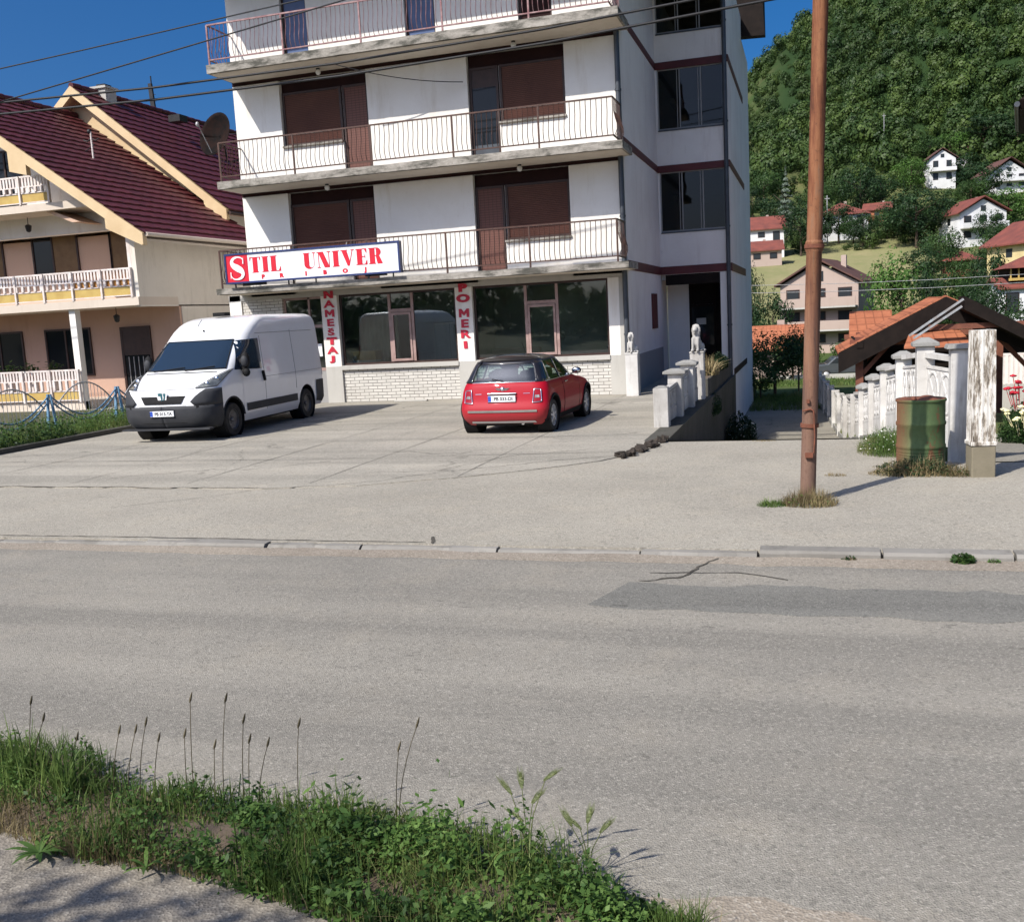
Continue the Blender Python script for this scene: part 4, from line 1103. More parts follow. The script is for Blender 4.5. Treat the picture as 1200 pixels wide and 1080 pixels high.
# antennas
an = empty('television_antenna', 'thin mast with a dark vertical antenna behind the second maroon roof', 'antenna', (-26.7, 37.5, 8.2))
MB().tube([(0,0,-.4),(0,0,4.8)], .028, 6).build('mast', M['blackmetal'], an)
mb = MB(); mb.hexa([(-.10,-.05,3.1),(.12,-.05,3.1),(.12,.05,3.1),(-.10,.05,3.1)], [(-.14,-.05,4.5),(.02,-.05,4.5),(.02,.05,4.5),(-.14,.05,4.5)])
for i in range(5): mb.tube([(-.16,0,3.2+i*.28),(.16,0,3.2+i*.28)], .012, 5)
mb.build('aerial', M['blackmetal'], an)
p = Vector((-3.2, 2.6, 0)) + Vector((-18.9,25,0))
bk = empty('cable_bracket', 'white roof mast with curled cable hooks on the front maroon roof', 'mast', (p.x, p.y, 7.75))
MB().tube([(0,0,-.0),(0,0,.95)], .028, 6).build('mast', M['whitewood'], bk)
mb = MB(); mb.tube([(-.3,0,.72),(-.16,0,.66),(0,0,.75),(.16,0,.66),(.3,0,.72)], .02, 6); mb.ell((-.05,0,.96), (.07,.07,.08), (0,0,0), 8, 6); mb.build('hook', M['blackmetal'], bk)

# satellite dish on the balcony end ---------------------------------------------
ds = empty('satellite_dish', 'large dark mesh satellite dish on the left end wall above the second balcony', 'satellite dish', (-15.75, 25.0, 6.6))
d = MB(); N = 28; Rr = .62; rows = []
aim = Vector((-.22,-.93,.28)).normalized(); ux = aim.cross(Vector((0,0,1))).normalized(); uy = ux.cross(aim)
cen = Vector((-.10,-.1,.98))
for i in range(9):
    r = Rr*i/8
    rows.append([tuple(cen - aim*(.22*(1-(r/Rr)**2)) + (ux*math.cos(2*math.pi*j/N)*.92+uy*math.sin(2*math.pi*j/N))*r) for j in range(N+1)])
d.grid(rows); do = d.build('reflector', M['dish'], ds); so = do.modifiers.new('t','SOLIDIFY'); so.thickness = .012
MB().tube([(.62,.2,.25),(.05,.2,.25),(0,.15,.9),tuple(cen-aim*.22)], .03, 8).build('mount', M['blackmetal'], ds)
MB().tube([tuple(cen-uy*.55),tuple(cen+aim*.6)], .014, 6).ell(tuple(cen+aim*.62), (.05,.05,.07), (0,0,0), 8, 6).build('receiver', M['palefence'], ds)

# overhead cables ---------------------------------------------------------------
def cable(pts, r, label, group=None):
    P = []
    for a, b in zip(pts[:-1], pts[1:]):
        for i in range(10):
            t = i/10; P.append((a[0]+(b[0]-a[0])*t, a[1]+(b[1]-a[1])*t, a[2]+(b[2]-a[2])*t - .0))
    P.append(pts[-1])
    return tag(MB().tube(P, r, 5).build('overhead_cable', M['cable']), label, 'cable', group)
def sag(a, b, s, n=9): return [tuple(a[k]+(b[k]-a[k])*i/n - (s*4*(i/n)*(1-i/n) if k == 2 else 0) for k in range(3)) for i in range(n+1)]
cable(sag((-34,21,9.4),(9,21,9.1),1.35), .028, 'upper of the two thick twisted black cables crossing in front of the apartment block')
cable(sag((-34,21.1,9.15),(9,21.1,8.85),1.35), .03, 'lower of the two thick twisted black cables crossing in front of the apartment block')
cable(sag((-40,20,7.6),(14,20,10.6),.25), .016, 'thin cable climbing highest across the blue sky at the left')
cable(sag((-36,20.5,6.05),(-2.0,20.5,9.9),.02), .018, 'thin cable climbing from the front maroon roof towards the top balcony')
cable(sag((-22.4,28.1,8.4),(-25.2,24.2,6.6),.5) + sag((-25.2,24.2,6.6),(-40,24,7.6),.2), .016, 'slack black cable hanging from the roof mast in front of the pink house')
cable(sag((-14.9,33,9.2),(-27,36,10.2),.1), .012, 'faint thin wire from the block down to the far roof')
cable(sag((-11.5,23.66,8.65),(-8.4,24.7,8.05),.12), .012, 'thin wire looping over the white wall panel of the third floor')

# rusty pole ----------------------------------------------------------------------
pl = empty('utility_pole', 'tall rusty steel pole rising out of the pavement', 'pole', (-.06, 10.75, -.03))
def lean(z): return (.034*z, 0, z)
mb = MB(); zz = [0,.6,1.28,1.5,1.52,1.9,2.62,2.64,2.72,2.74,4,6,8.5]; rr = [.081,.08,.08,.08,.079,.079,.079,.09,.09,.078,.077,.076,.075]
mb.tube([lean(z) for z in zz], rr, 18); mb.build('shaft', M['rustpole'], pl, sharp=30)
mb = MB().tube([lean(2.66),lean(2.70)], .1, 18)
mb.build('collar', M['rust'], pl)
mb = MB()
mb.tube([lean(.82),lean(.86)], .096, 18)
pp = [(-.06,-.085,1.0),(.02,-.1,1.02),(.05,-.1,1.0),(.06,-.096,.72),(.05,-.1,.56),(.0,-.105,.53),(-.04,-.1,.55)]
mb.tube([(p[0]+.02,p[1],p[2]) for p in pp], .009, 6)
mb.box(-.02,.06,-.12,-.085,.51,.56); mb.box(.0,.03,-.11,-.085,1.08,1.12)
mb.build('clamp', M['rust'], pl)

# drum, peeling pillar ---------------------------------------------------------------
dm = empty('oil_drum', 'green and rust coloured steel drum standing in weeds beside the peeling pillar', 'drum', (1.27, 12.95, -.02))
prof = [(.285,0),(.30,.012),(.30,.03),(.288,.04)]
for zc in (.29,.57): prof += [(.288,zc-.03),(.298,zc-.012),(.298,zc+.012),(.288,zc+.03)]
for i in range(5): prof += [(.288,.10+i*.028),(.293,.114+i*.028)]
prof = sorted(prof, key=lambda p: p[1])
prof += [(.288,.83),(.30,.84),(.304,.86),(.296,.87)]
dm.scale = (.965,.965,1.0)
MB().lathe(prof, (0,0,0), 40, caps=False).lathe([(.0,.01),(.286,.012)], (0,0,0), 40, caps=False).build('barrel', M['drum'], dm, sharp=35)
lid = MB(); rows = []
for i in range(9):
    r = .296*i/8; rows.append([(r*math.cos(2*math.pi*j/40), r*math.sin(2*math.pi*j/40), .862+.025*(1-(r/.296)**2)-.02*math.exp(-((r-.2)/.05)**2)*math.cos(3*2*math.pi*j/40)) for j in range(41)])
lid.grid(rows); lid.build('lid', M['rust'], dm)
MB().lathe([(.03,.87),(.03,.905),(.02,.91)], (-.1,-.16,0), 10).build('bung', M['rust'], dm)
pr = empty('gate_pillar', 'tall square concrete pillar with peeling white paint beside the drum', 'pillar', (1.86, 12.38, -.03))
mb = MB(); w = .15; rot = .12
def rotp(x, y, z): return (x*math.cos(rot)-y*math.sin(rot), x*math.sin(rot)+y*math.cos(rot), z)
def fl(z0, z1, w0, w1):
    """fluted square shaft"""
    ring = []
    n = 5
    for side in range(4):
        a = side*math.pi/2
        for i in range(n*2):
            u = -1 + i/n; dep = 1. if (i % 2 == 0) else .955
            if i == 0: dep = 1.
            x, y = u, -dep
            ring.append((x*math.cos(a)-y*math.sin(a), x*math.sin(a)+y*math.cos(a)))
    R0 = [rotp(p[0]*w0, p[1]*w0, z0) for p in ring]; R1 = [rotp(p[0]*w1, p[1]*w1, z1) for p in ring]
    mb.rings([R0, R1], False)
fl(.38,1.70,.128,.117)
mb.build('shaft', M['peel'], pr, bevel=.004)
mb = MB(); q = [rotp(x,y,-.1) for x, y in ((-.13,-.13),(.13,-.13),(.13,.13),(-.13,.13))]; q2 = [rotp(x*1.0,y*1.0,.378) for x, y in ((-.13,-.13),(.13,-.13),(.13,.13),(-.13,.13))]
mb.hexa(q, q2); mb.build('base', M['stub'], pr, bevel=.012)
mb = MB(); q = [rotp(x,y,.38) for x, y in ((-.142,-.142),(.142,-.142),(.142,.142),(-.142,.142))]; q2 = [(p[0],p[1],.43) for p in q]; mb.hexa(q,q2); mb.build('moulding', M['peel'], pr, bevel=.01)

# stepped white fence along the ramp -----------------------------------------------------
fc = empty('balustrade_fence', 'stepped white masonry fence with ornate panels running down beside the ramp', 'fence', (1.6, 12.9, -.03))
ys_ = [14.7,16.8,18.9,20.9,22.9,24.9,27,29.1,31.2,33.3,35.4,37.5,39.6]
tops = [1.40,1.12,.80,.48,.14,-.16,-.40,-.55,-.6,-.62,-.62,-.6,-.6]
caps = [.03,.05,.05,.05,.06,.0,.0,.0,.0,.0,.0,.0,.0]
def fgz(y): return ramp_z(y)
for i, (y, tp) in enumerate(zip(ys_, tops)):
    x = fence_x(y); g_ = fgz(y)-.2
    o = wb(MB().box(x-.115,x+.115,y-.115,y+.115,g_,tp), 'post', M['whitepaint'], fc, bevel=.012)
    if i < 5:
        mb = MB(); mb.hexa([(x-.17,y-.17,tp+.002),(x+.17,y-.17,tp+.002),(x+.17,y+.17,tp+.002),(x-.17,y+.17,tp+.002)], [(x-.17,y-.17,tp+.05),(x+.17,y-.17,tp+.05),(x+.17,y+.17,tp+.05),(x-.17,y+.17,tp+.05)])
        mb.hexa([(x-.17,y-.17,tp+.05),(x+.17,y-.17,tp+.05),(x+.17,y+.17,tp+.05),(x-.17,y+.17,tp+.05)], [(x-.05,y-.05,tp+.12),(x+.05,y-.05,tp+.12),(x+.05,y+.05,tp+.12),(x-.05,y+.05,tp+.12)])
        mb.build('cap', M['cap'], o, bevel=.008)
def lattice_panel(parent, p0, p1, zt0, zt1, zb0, zb1, name='panel', solidbase=.25, thick=.07):
    """ornamental cast panel between two posts: sloping rails, ring and scroll pattern"""
    p0 = Vector((p0[0],p0[1],0)); p1 = Vector((p1[0],p1[1],0)); d = (p1-p0); L = d.length; d.normalize(); n = Vector((-d.y,d.x,0))
    def at(u, v): return p0 + d*(u*L) + Vector((0,0,(zb0+(zb1-zb0)*u)*(1-v) + (zt0+(zt1-zt0)*u)*v))
    mb = MB()
    mb.beam(at(0,.97),at(1,.97),thick+.03,.07); mb.beam(at(0,.84),at(1,.84),thick-.01,.035); mb.beam(at(0,.30),at(1,.30),thick,.05)
    q = [at(0,0),at(1,0),at(1,.28),at(0,.28)]
    mb.hexa([q[0]-n*thick*.45,q[1]-n*thick*.45,q[1]+n*thick*.45,q[0]+n*thick*.45],[q[3]-n*thick*.45,q[2]-n*thick*.45,q[2]+n*thick*.45,q[3]+n*thick*.45])
    q = [at(0,.285),at(1,.285),at(1,.83),at(0,.83)]
    mb.hexa([q[0]-n*.016,q[1]-n*.016,q[1]+n*.016,q[0]+n*.016],[q[3]-n*.016,q[2]-n*.016,q[2]+n*.016,q[3]+n*.016])
    m = max(2, int(L/.42))
    for i in range(m):
        u = (i+.5)/m; r = .42/m*.92
        ring = [at(u+r*math.cos(t), .57+.22*math.sin(t)) for t in np.linspace(0,2*math.pi,15)]
        mb.tube(ring, .034, 5, True, False)
        mb.tube([at(u-r,.34),at(u,.57),at(u+r,.8)], .030, 5); mb.tube([at(u-r,.8),at(u,.57),at(u+r,.34)], .030, 5)
        if i: mb.tube([at(i/m,.32),at(i/m,.84)], .02, 5)
    return wb(mb, name, M['whitepaint'], parent)
for i in range(len(ys_)-1):
    y0, y1 = ys_[i]+.12, ys_[i+1]-.12
    t1 = tops[i]-.08; t0 = tops[i+1]-.06 if i < 7 else tops[i]-.1
    lattice_panel(fc, (fence_x(y0),y0), (fence_x(y1),y1), t1, min(t0+.12, t1), fgz(y0)+.12, fgz(y1)+.12)
    x0, x1 = fence_x(y0), fence_x(y1)
    mb = MB(); mb.hexa([(x0-.1,y0,fgz(y0)-.25),(x0+.1,y0,fgz(y0)-.25),(x1+.1,y1,fgz(y1)-.25),(x1-.1,y1,fgz(y1)-.25)], [(x0-.1,y0,fgz(y0)+.14),(x0+.1,y0,fgz(y0)+.14),(x1+.1,y1,fgz(y1)+.14),(x1-.1,y1,fgz(y1)+.14)])
    wb(mb, 'plinth', M['cap'], fc)
# short return beside the pillar (second capped post)
x, y = 1.80, 13.72
lattice_panel(fc, (1.52,14.6), (1.76,13.84), 1.32, 1.30, .1, .1)
o = wb(MB().box(x-.115,x+.115,y-.115,y+.115,-.25,1.40), 'post', M['whitepaint'], fc, bevel=.012)
mb = MB(); mb.hexa([(x-.17,y-.17,1.402),(x+.17,y-.17,1.402),(x+.17,y+.17,1.402),(x-.17,y+.17,1.402)], [(x-.15,y-.15,1.46),(x+.15,y-.15,1.46),(x+.15,y+.15,1.46),(x-.15,y+.15,1.46)]); mb.build('cap', M['cap'], o, bevel=.01)

# balustrade of the entrance terrace, lions ------------------------------------------------
bl = empty('entrance_balustrade', 'white balustrade with grey capped posts leading to the entrance', 'balustrade', (-2.6, 17.7, 0))
bp = [(-2.60,17.7,.70,0),(-2.56,19.35,.84,1),(-2.54,21.15,.90,1)]
for x, y, h, c in bp:
    w = .135
    o = wb(MB().box(x-w,x+w,y-w,y+w,-.02,h), 'post', M['whitepaint'], bl, bevel=.014)
    mb = MB()
    if c:
        mb.hexa([(x-.22,y-.22,h+.002),(x+.22,y-.22,h+.002),(x+.22,y+.22,h+.002),(x-.22,y+.22,h+.002)], [(x-.22,y-.22,h+.055),(x+.22,y-.22,h+.055),(x+.22,y+.22,h+.055),(x-.22,y+.22,h+.055)])
        mb.hexa([(x-.22,y-.22,h+.055),(x+.22,y-.22,h+.055),(x+.22,y+.22,h+.055),(x-.22,y+.22,h+.055)], [(x-.09,y-.09,h+.10),(x+.09,y-.09,h+.10),(x+.09,y+.09,h+.10),(x-.09,y+.09,h+.10)])
    else:
        mb.hexa([(x-w,y-w,h+.002),(x+w,y-w,h+.002),(x+w,y+w,h+.002),(x-w,y+w,h+.002)], [(x-.05,y-.05,h+.04),(x+.05,y-.05,h+.04),(x+.05,y+.05,h+.04),(x-.05,y+.05,h+.04)])
    mb.build('cap', M['cap'], o, bevel=.01)
pp = bp + [(-2.52,22.75,.9,0)]
for a, b in zip(pp[:-1], pp[1:]):
    lattice_panel(bl, (a[0],a[1]+.14), (b[0],b[1]-.14), a[2]-.08, a[2]-.02, .02, .02, 'panel')
LABEL_PED = ['white square pedestal at the building corner carrying the smaller looking lion', 'white square pedestal at the end of the balustrade carrying a lion']
def pedestal(x, y, h, label, w=.155):
    t = empty('pedestal', label, 'pedestal', (x, y, 0))
    MB().box(-w,w,-w,w,-.02,h-.04).build('shaft', M['whitepaint'], t, bevel=.012)
    MB().box(-w-.01,w+.01,-w-.01,w+.01,h-.038,h).build('cap', M['whitepaint'], t, bevel=.008)
pedestal(-4.28, 24.42, 1.07, LABEL_PED[0]); pedestal(-2.52, 22.95, 1.10, LABEL_PED[1])
def lion():
    m = MB()
    E = m.ell
    E((0,.04,.11), (.085,.13,.11), (-18,0,0)); E((0,-.02,.19), (.075,.085,.13), (-14,0,0))
    for s in (-1,1):
        E((s*.075,.09,.065), (.045,.095,.07)); E((s*.085,.0,.02), (.03,.075,.024))
        m.tube([(s*.045,-.085,.22),(s*.048,-.105,.12),(s*.05,-.11,.03)], [.036,.027,.026], 8); E((s*.05,-.13,.018), (.031,.048,.022))
        E((s*.05,-.045,.415), (.018,.012,.02))
    E((0,-.03,.30), (.082,.08,.11)); E((0,.0,.345), (.072,.07,.085)); E((0,-.06,.22), (.07,.05,.08))
    E((0,-.085,.352), (.052,.06,.06)); E((0,-.14,.335), (.032,.04,.028)); E((0,-.176,.346), (.013,.012,.010))
    E((0,-.10,.385), (.05,.03,.02)); E((0,-.14,.30), (.026,.028,.016))
    for k in range(9):
        a = math.pi*(k/8)*1.1-.17; E((.066*math.cos(a),-.03,.345+.072*math.sin(a)), (.024,.035,.03))
    m.tube([(.03,.16,.04),(.10,.16,.02),(.14,.10,.018),(.13,.04,.02)], [.018,.015,.014,.022], 7)
    o = m.build('lion_tmp', None)
    r = o.modifiers.new('r','REMESH'); r.mode = 'VOXEL'; r.voxel_size = .0085
    s = o.modifiers.new('s','SMOOTH'); s.factor = .4; s.iterations = 2
    dg = bpy.context.evaluated_depsgraph_get(); dg.update()
    me = bpy.data.meshes.new_from_object(o.evaluated_get(dg)); bpy.data.objects.remove(o)
    me.polygons.foreach_set('use_smooth', [True]*len(me.polygons)); me.materials.clear(); me.materials.append(M['statue']); me.name = 'lion_statue'
    return me
lm = lion()
for (x, y, z, s, rz_, lb) in ((-4.28,24.40,1.07,1.02,-18,'small weathered stone lion sitting on the pedestal at the building corner'),(-2.52,22.93,1.10,1.25,-10,'white stone lion sitting on the pedestal in front of the dark entrance')):
    o = bpy.data.objects.new('lion_statue', lm); COL.objects.link(o); o.location = (x,y,z); o.rotation_euler = (0,0,R(rz_)); o.scale = (s*.95,s,s*1.12); tag(o, lb, 'statue', 'seated stone lions')
# planter beyond the second lion
pn = empty('planter', 'concrete planter box on the terrace edge by the stair tower', 'planter', (-2.5, 26.2, 0))
MB().box(-.18,.18,-2.6,3.9,-.02,.42).build('box', M['retain'], pn, bevel=.02)
MB().box(-.14,.14,-2.55,3.85,.3,.425).build('soil', M['soil'], pn)

# blue and white garden fence at the left -----------------------------------------------------
gf = empty('garden_fence', 'low blue and white wire fence of hanging arcs in front of the pink house', 'fence', (-17.0, 18.7, 0))
yy = [14.4,16.6,18.8,21.0,23.2]
for i, y in enumerate(yy):
    x = -17.3+.06*(y-14)
    mb = MB()
    for dx_, dy_ in ((-.16,0),(.16,0),(0,-.14),(0,.14)): mb.tube([(x+dx_,y+dy_,-.1),(x+dx_*.25,y+dy_*.25,.9)], .028, 6)
    wb(mb, 'post', M['bluefence'], gf)
    if i < len(yy)-1:
        y2 = yy[i+1]; mb = MB()
        for dz in (0,.12): mb.tube([(x+.06*(y2-y)*t, y+(y2-y)*t, .88-dz-.55*math.sin(math.pi*t)) for t in np.linspace(0,1,14)], .02, 5)
        wb(mb, 'arc', M['bluefence'], gf)
        mb = MB()
        mb.tube([(x+.06*(y2-y)*t, y+(y2-y)*t, .25+.85*math.sin(math.pi*t)**.7) for t in np.linspace(.08,.92,14)], .018, 5)
        for t in np.linspace(.1,.9,17): mb.tube([(x+.06*(y2-y)*t, y+(y2-y)*t, .0), (x+.06*(y2-y)*t, y+(y2-y)*t, .25+.85*math.sin(math.pi*t)**.7)], .009, 4, False, False)
        wb(mb, 'wire_panel', M['palefence'], gf)
struct(MB().box(-15.2,-15.02,12.6,24.2,-.2,.10).build('edging', M['retain'], bevel=.01))
struct(MB().box(-60,-15.2,12.6,24.2,-.2,.05).build('soil_bed', M['turf']))
# ------------------------------------------------------------------ gazebo by the fence
gz_ = empty('gazebo', 'open garden gazebo with black boarded gables and orange tiled roof behind the white fence', 'gazebo', (3.1, 26.5, -1.05))
gx0, gx1, ga, gzr, gze = .62, 5.55, 3.05, 2.03, .80
def gb_(mb, n, m, **k): return wb(mb, n, m, gz_, **k)
for x, y in ((1.12,26),(1.28,29.6),(5.0,26),(5.0,30.4)):
    o = gb_(MB().box(x-.09,x+.09,y-.09,y+.09,-1.3,1.15), 'post', M['redwood'])
    s = 1 if x < 3 else -1
    MB().beam((x+s*.08,y,.25),(x+s*.7,y,.95),.1,.1,(0,1,0)).build('brace', M['redwood'], o)
gb_(MB().box(.9,5.3,25.93,26.07,.93,1.08), 'tie_beam', M['redwood']); gb_(MB().box(.9,5.3,30.3,30.45,.93,1.08), 'tie_beam', M['redwood'])
gb_(MB().box(1.05,1.2,25.6,30.8,.9,1.05), 'wall_plate', M['darkwood']); gb_(MB().box(4.93,5.08,25.6,30.8,.9,1.05), 'wall_plate', M['darkwood'])
def slope_y(mb, xr, zr, xe, ze, y0, y1, thick):
    L = math.hypot(xe-xr, ze-zr); nx_, nz_ = -(ze-zr)/L*(1 if xe > xr else -1), abs(xe-xr)/L
    a = [(xr,y0,zr),(xe,y0,ze),(xe,y1,ze),(xr,y1,zr)]
    mb.add([(p[0]-nx_*thick*(1 if xe > xr else -1)*0, p[1], p[2]-thick) for p in a] + a, [(0,1,2,3),(7,6,5,4),(0,4,5,1),(1,5,6,2),(2,6,7,3),(3,7,4,0)])
for xe in (gx0, gx1):
    mb = MB(); slope_y(mb, ga, gzr, xe, gze, 26.0, 29.4, .05); gb_(mb, 'roof', M['tileorange'])
    mb = MB(); slope_y(mb, ga, gzr-.052, xe, gze-.052, 25.75, 29.4, .05); gb_(mb, 'boarding', M['darkwood'])
    mb = MB(); slope_y(mb, ga, gzr-.0, xe, gze-.0, 25.62, 25.70, .50); gb_(mb, 'bargeboard', M['darkwood'])
    mb = MB(); slope_y(mb, ga, gzr+.03, xe, gze+.03, 25.62, 26.0, .028); gb_(mb, 'verge_tile', M['tileorange'])
# small front gable with pale bars
mb = MB(); slope_y(mb, 3.32, 2.02, 5.6, .70, 24.6, 25.6, .30); gb_(mb, 'porch_roof', M['darkwood'])
mb = MB()
for d in (0,.16): mb.beam((3.30-d*.2,24.62,1.96-d),(2.15+d*.6,24.62,1.18-d*.4),.05,.035,(0,1,0))
gb_(mb, 'rafter', M['palefence'])
mb = MB().box(2.6,4.6,24.8,24.95,1.28,1.40); gb_(mb, 'collar_beam', M['redwood'])
mb = MB(); mb.hexa([(2.05,24.7,.88),(3.55,24.7,.88),(3.35,26,1.22),(2.3,26,1.22)], [(2.05,24.7,.93),(3.55,24.7,.93),(3.35,26,1.27),(2.3,26,1.27)]); gb_(mb, 'tile_skirt', M['tileorange'])
# tiled roof lower behind at the left
mb = MB(); mb.hexa([(1.0,29.6,.98),(2.2,29.6,.98),(2.3,32,1.66),(1.1,32,1.66)], [(1.0,29.6,1.03),(2.2,29.6,1.03),(2.3,32,1.71),(1.1,32,1.71)]); gb_(mb, 'rear_roof', M['tileorange'])
gb_(MB().box(1.3,4.8,31.0,31.1,-1.3,.85), 'rear_wall', M['darkwood']); gb_(MB().box(1.25,1.32,26.3,31.0,-1.3,.85), 'side_shade_wall', M['darkwood']); gb_(MB().box(1.5,4.4,27.2,28.2,-.62,-.55).box(1.6,1.7,27.3,28.1,-1.3,-.62).box(4.2,4.3,27.3,28.1,-1.3,-.62), 'table', M['redwood'])  # black walls added to darken the space beneath the gazebo roof
# flat shed and garden wall at the right edge
sh = empty('shed', 'pale flat roofed shed with a dark opening beyond the gazebo at the right', 'shed', (9.2, 40, -1.9))
wb(MB().box(6.2,13,39.6,44,.62,.86), 'roof', M['pillar'], sh); wb(MB().box(6.5,12.8,40.2,43.8,-2.3,-.2), 'wall', M['white'], sh); wb(MB().box(6.5,12.8,40.6,43.8,-.2,.618), 'loft', M['darkwood'], sh)
gw = empty('garden_wall', 'grey concrete garden wall with white railing right of the gazebo', 'wall', (7, 33.5, -1.8))
wb(MB().box(4.9,13,33.3,33.5,-2.3,-.75), 'wall', M['pillar'], gw)
mb = MB()
for i in range(60): mb.box(4.95+i*.135,5.0+i*.135,33.38,33.42,-.75,.12)
mb.box(4.9,13,33.37,33.43,.12,.18); wb(mb, 'railing', M['whitewood'], gw)
# eave of the neighbour's house reaching in at the right edge
nh = empty('house', 'neighbouring house of which only a dark eave corner reaches in at the upper right edge', 'house', (8.6, 32, -1.6))
wb(MB().box(6.75,14,29.7,32.2,-1.9,7.0), 'wall', M['white'], nh)
mb = MB(); mb.hexa([(5.08,28.6,6.62),(14,28.6,6.62),(14,33.2,6.62),(5.9,33.2,6.62)], [(5.05,28.5,6.82),(14,28.5,6.82),(14,33.3,6.82),(5.9,33.3,6.82)])
mb.hexa([(5.05,28.5,6.821),(14,28.5,6.821),(14,33.3,6.821),(5.9,33.3,6.821)], [(9.4,30.5,9.6),(9.6,30.5,9.6),(9.6,31,9.6),(9.4,31,9.6)])
wb(mb, 'roof', M['darkwood'], nh)
wb(MB().tube([(5.0,28.5,6.72),(5.86,33.2,6.75)], .07, 8), 'gutter', M['pipe'], nh)

# ------------------------------------------------------------------ houses on the far slope
def far_house(label, x, y, w, d, h, rh, yaw, wall, roof, ridge='y', floors=2, base=None, over=.5, balcony=True, gable_dark=False, wins=3, cat='house', hip=False, name='house'):
    g = G(x, y) if base is None else base
    t = empty(name, label, cat, (x, y, g), R(yaw))
    W = MB(); a, b = w/2, d/2
    W.box(-a,a,-b,b,-2.5,h)
    wl = None
    if ridge == 'y' and not hip:
        W.add([(-a,-b+.001,h),(a,-b+.001,h),(0,-b+.001,h+rh*a/(a+over)),(-a,b-.001,h),(a,b-.001,h),(0,b-.001,h+rh*a/(a+over))], [(0,1,2),(5,4,3),(0,3,4,1)])
    elif not hip:
        W.add([(-a+.001,-b,h),(-a+.001,b,h),(-a+.001,0,h+rh*b/(b+over)),(a-.001,-b,h),(a-.001,b,h),(a-.001,0,h+rh*b/(b+over))], [(2,1,0),(3,4,5),(0,1,4,3)])
    W.build('wall', wall, t)
    Rf = MB(); e = over; th = .18
    def pl(q): Rf.add([(p[0],p[1],p[2]) for p in q] + [(p[0],p[1],p[2]+th) for p in q], [(0,1,2,3),(7,6,5,4),(0,4,5,1),(1,5,6,2),(2,6,7,3),(3,7,4,0)])
    ez = h - rh*e/(a+e)*.0 - .12; top = h+rh
    if hip:
        k = .35
        Rf.add([(-a-e,-b-e,ez),(a+e,-b-e,ez),(a+e,b+e,ez),(-a-e,b+e,ez),(-a*k if w > d else 0,0 if w > d else -b*k,top),(a*k if w > d else 0,0 if w > d else b*k,top)], [(0,3,2,1),(0,1,5,4),(1,2,5),(2,3,4,5),(3,0,4)] if w > d else [(0,3,2,1),(0,1,4),(1,2,5,4),(2,3,5),(3,0,4,5)])
    elif ridge == 'y':
        pl([(0,-b-e,top),(a+e,-b-e,ez),(a+e,b+e,ez),(0,b+e,top)]); pl([(-a-e,-b-e,ez),(0,-b-e,top),(0,b+e,top),(-a-e,b+e,ez)])
    else:
        pl([(-a-e,-b-e,ez),(a+e,-b-e,ez),(a+e,0,top),(-a-e,0,top)]); pl([(-a-e,0,top),(a+e,0,top),(a+e,b+e,ez),(-a-e,b+e,ez)])
    ro = Rf.build('roof', roof, t)
    MB().box(a*.3,a*.3+.5,b*.2,b*.2+.5,h+rh*.4,top+.5).build('chimney', M['farpink'], ro)
    fh = h/floors
    for f in range(floors):
        for i in range(wins):
            xx = -a + w*(i+.5)/wins; ww = min(.65, w/wins*.3); z0 = f*fh+.9; z1 = f*fh+fh-.45
            if f > 0 and i % 2 == 0: z0 = f*fh+.15
            o = MB().box(xx-ww,xx+ww,-b-.04,-b+.05,z0,z1).build('window', M['brownframe'], t)
            MB().box(xx-ww+.1,xx+ww-.1,-b-.06,-b-.041,z0+.1,z1-.1).build('pane', M['farwin'], o)
        o = MB().box(-a-.04,-a+.05,-.6,.6,f*fh+.9,f*fh+fh-.5).build('window', M['farwin'], t)
    if ridge == 'y' and not hip: MB().box(-.45,.45,-b-.04,-b+.05,h+.25,h+1.2).build('window', M['farwin'], t)
    if balcony:
        for f in range(1, floors):
            o = MB().box(-a*.98,a*.98,-b-1.3,-b-.001,f*fh-.16,f*fh).build('balcony', M['pillar'], t)
            MB().box(-a*.98,a*.98,-b-1.3,-b-1.2,f*fh+.001,f*fh+.85).build('railing', wall, o)
    return t
FW, FR, FR2 = M['farwhite'], M['farroof'], M['farroof2']
ph = far_house('tall pinkish house with three balcony floors half hidden behind the rusty pole', 1.6, 106, 7.4, 9, 6.6, 2.3, -12, M['farpink'], FR2, 'y', 3, -2.9, .5, True)
far_house('low building under a weathered orange tile roof below the pinkish house', -3.0, 71, 4.6, 5, 1.6, 1.4, 0, M['farpink'], M['tileorange'], 'x', 1, -2.6, .4, False)
far_house('white two storey house with red roof just right of the apartment block', -9.6, 204, 8.4, 9, 4.8, 2.6, 6, FW, FR, 'x', 2, None, .6, False)
far_house('low outbuilding with long red roof in front of the white house beside the apartment block', -9.6, 188, 8.6, 6, 2.4, 1.7, 6, M['farpink'], FR, 'x', 1, None, .5, False)
far_house('white house with red hipped roof partly hidden by trees right of the pole', 5.6, 224, 9.5, 10, 4.6, 2.6, 12, FW, FR, 'x', 2, None, .6, False, hip=True)
far_house('small brick red hut among the trees below the forest edge', 14.8, 246, 5.6, 5, 2.4, 1.6, -10, M['tileorange'], FR, 'x', 1, None, .5, False)
far_house('narrow white house with brown gable highest on the slope', 32.3, 290, 6.6, 8, 6.2, 2.6, 8, FW, FR2, 'y', 2, None, .6, True, wins=2)
far_house('small white cottage with brown roof right of the narrow white house', 38.2, 300, 4.6, 5, 2.2, 1.5, 0, FW, FR2, 'x', 1, None, .4, False, wins=2)
far_house('white chalet with wide brown gable roof high on the slope at the right', 45.2, 276, 8.6, 9, 4.2, 3.4, 14, FW, FR2, 'y', 2, None, 1.0, True)
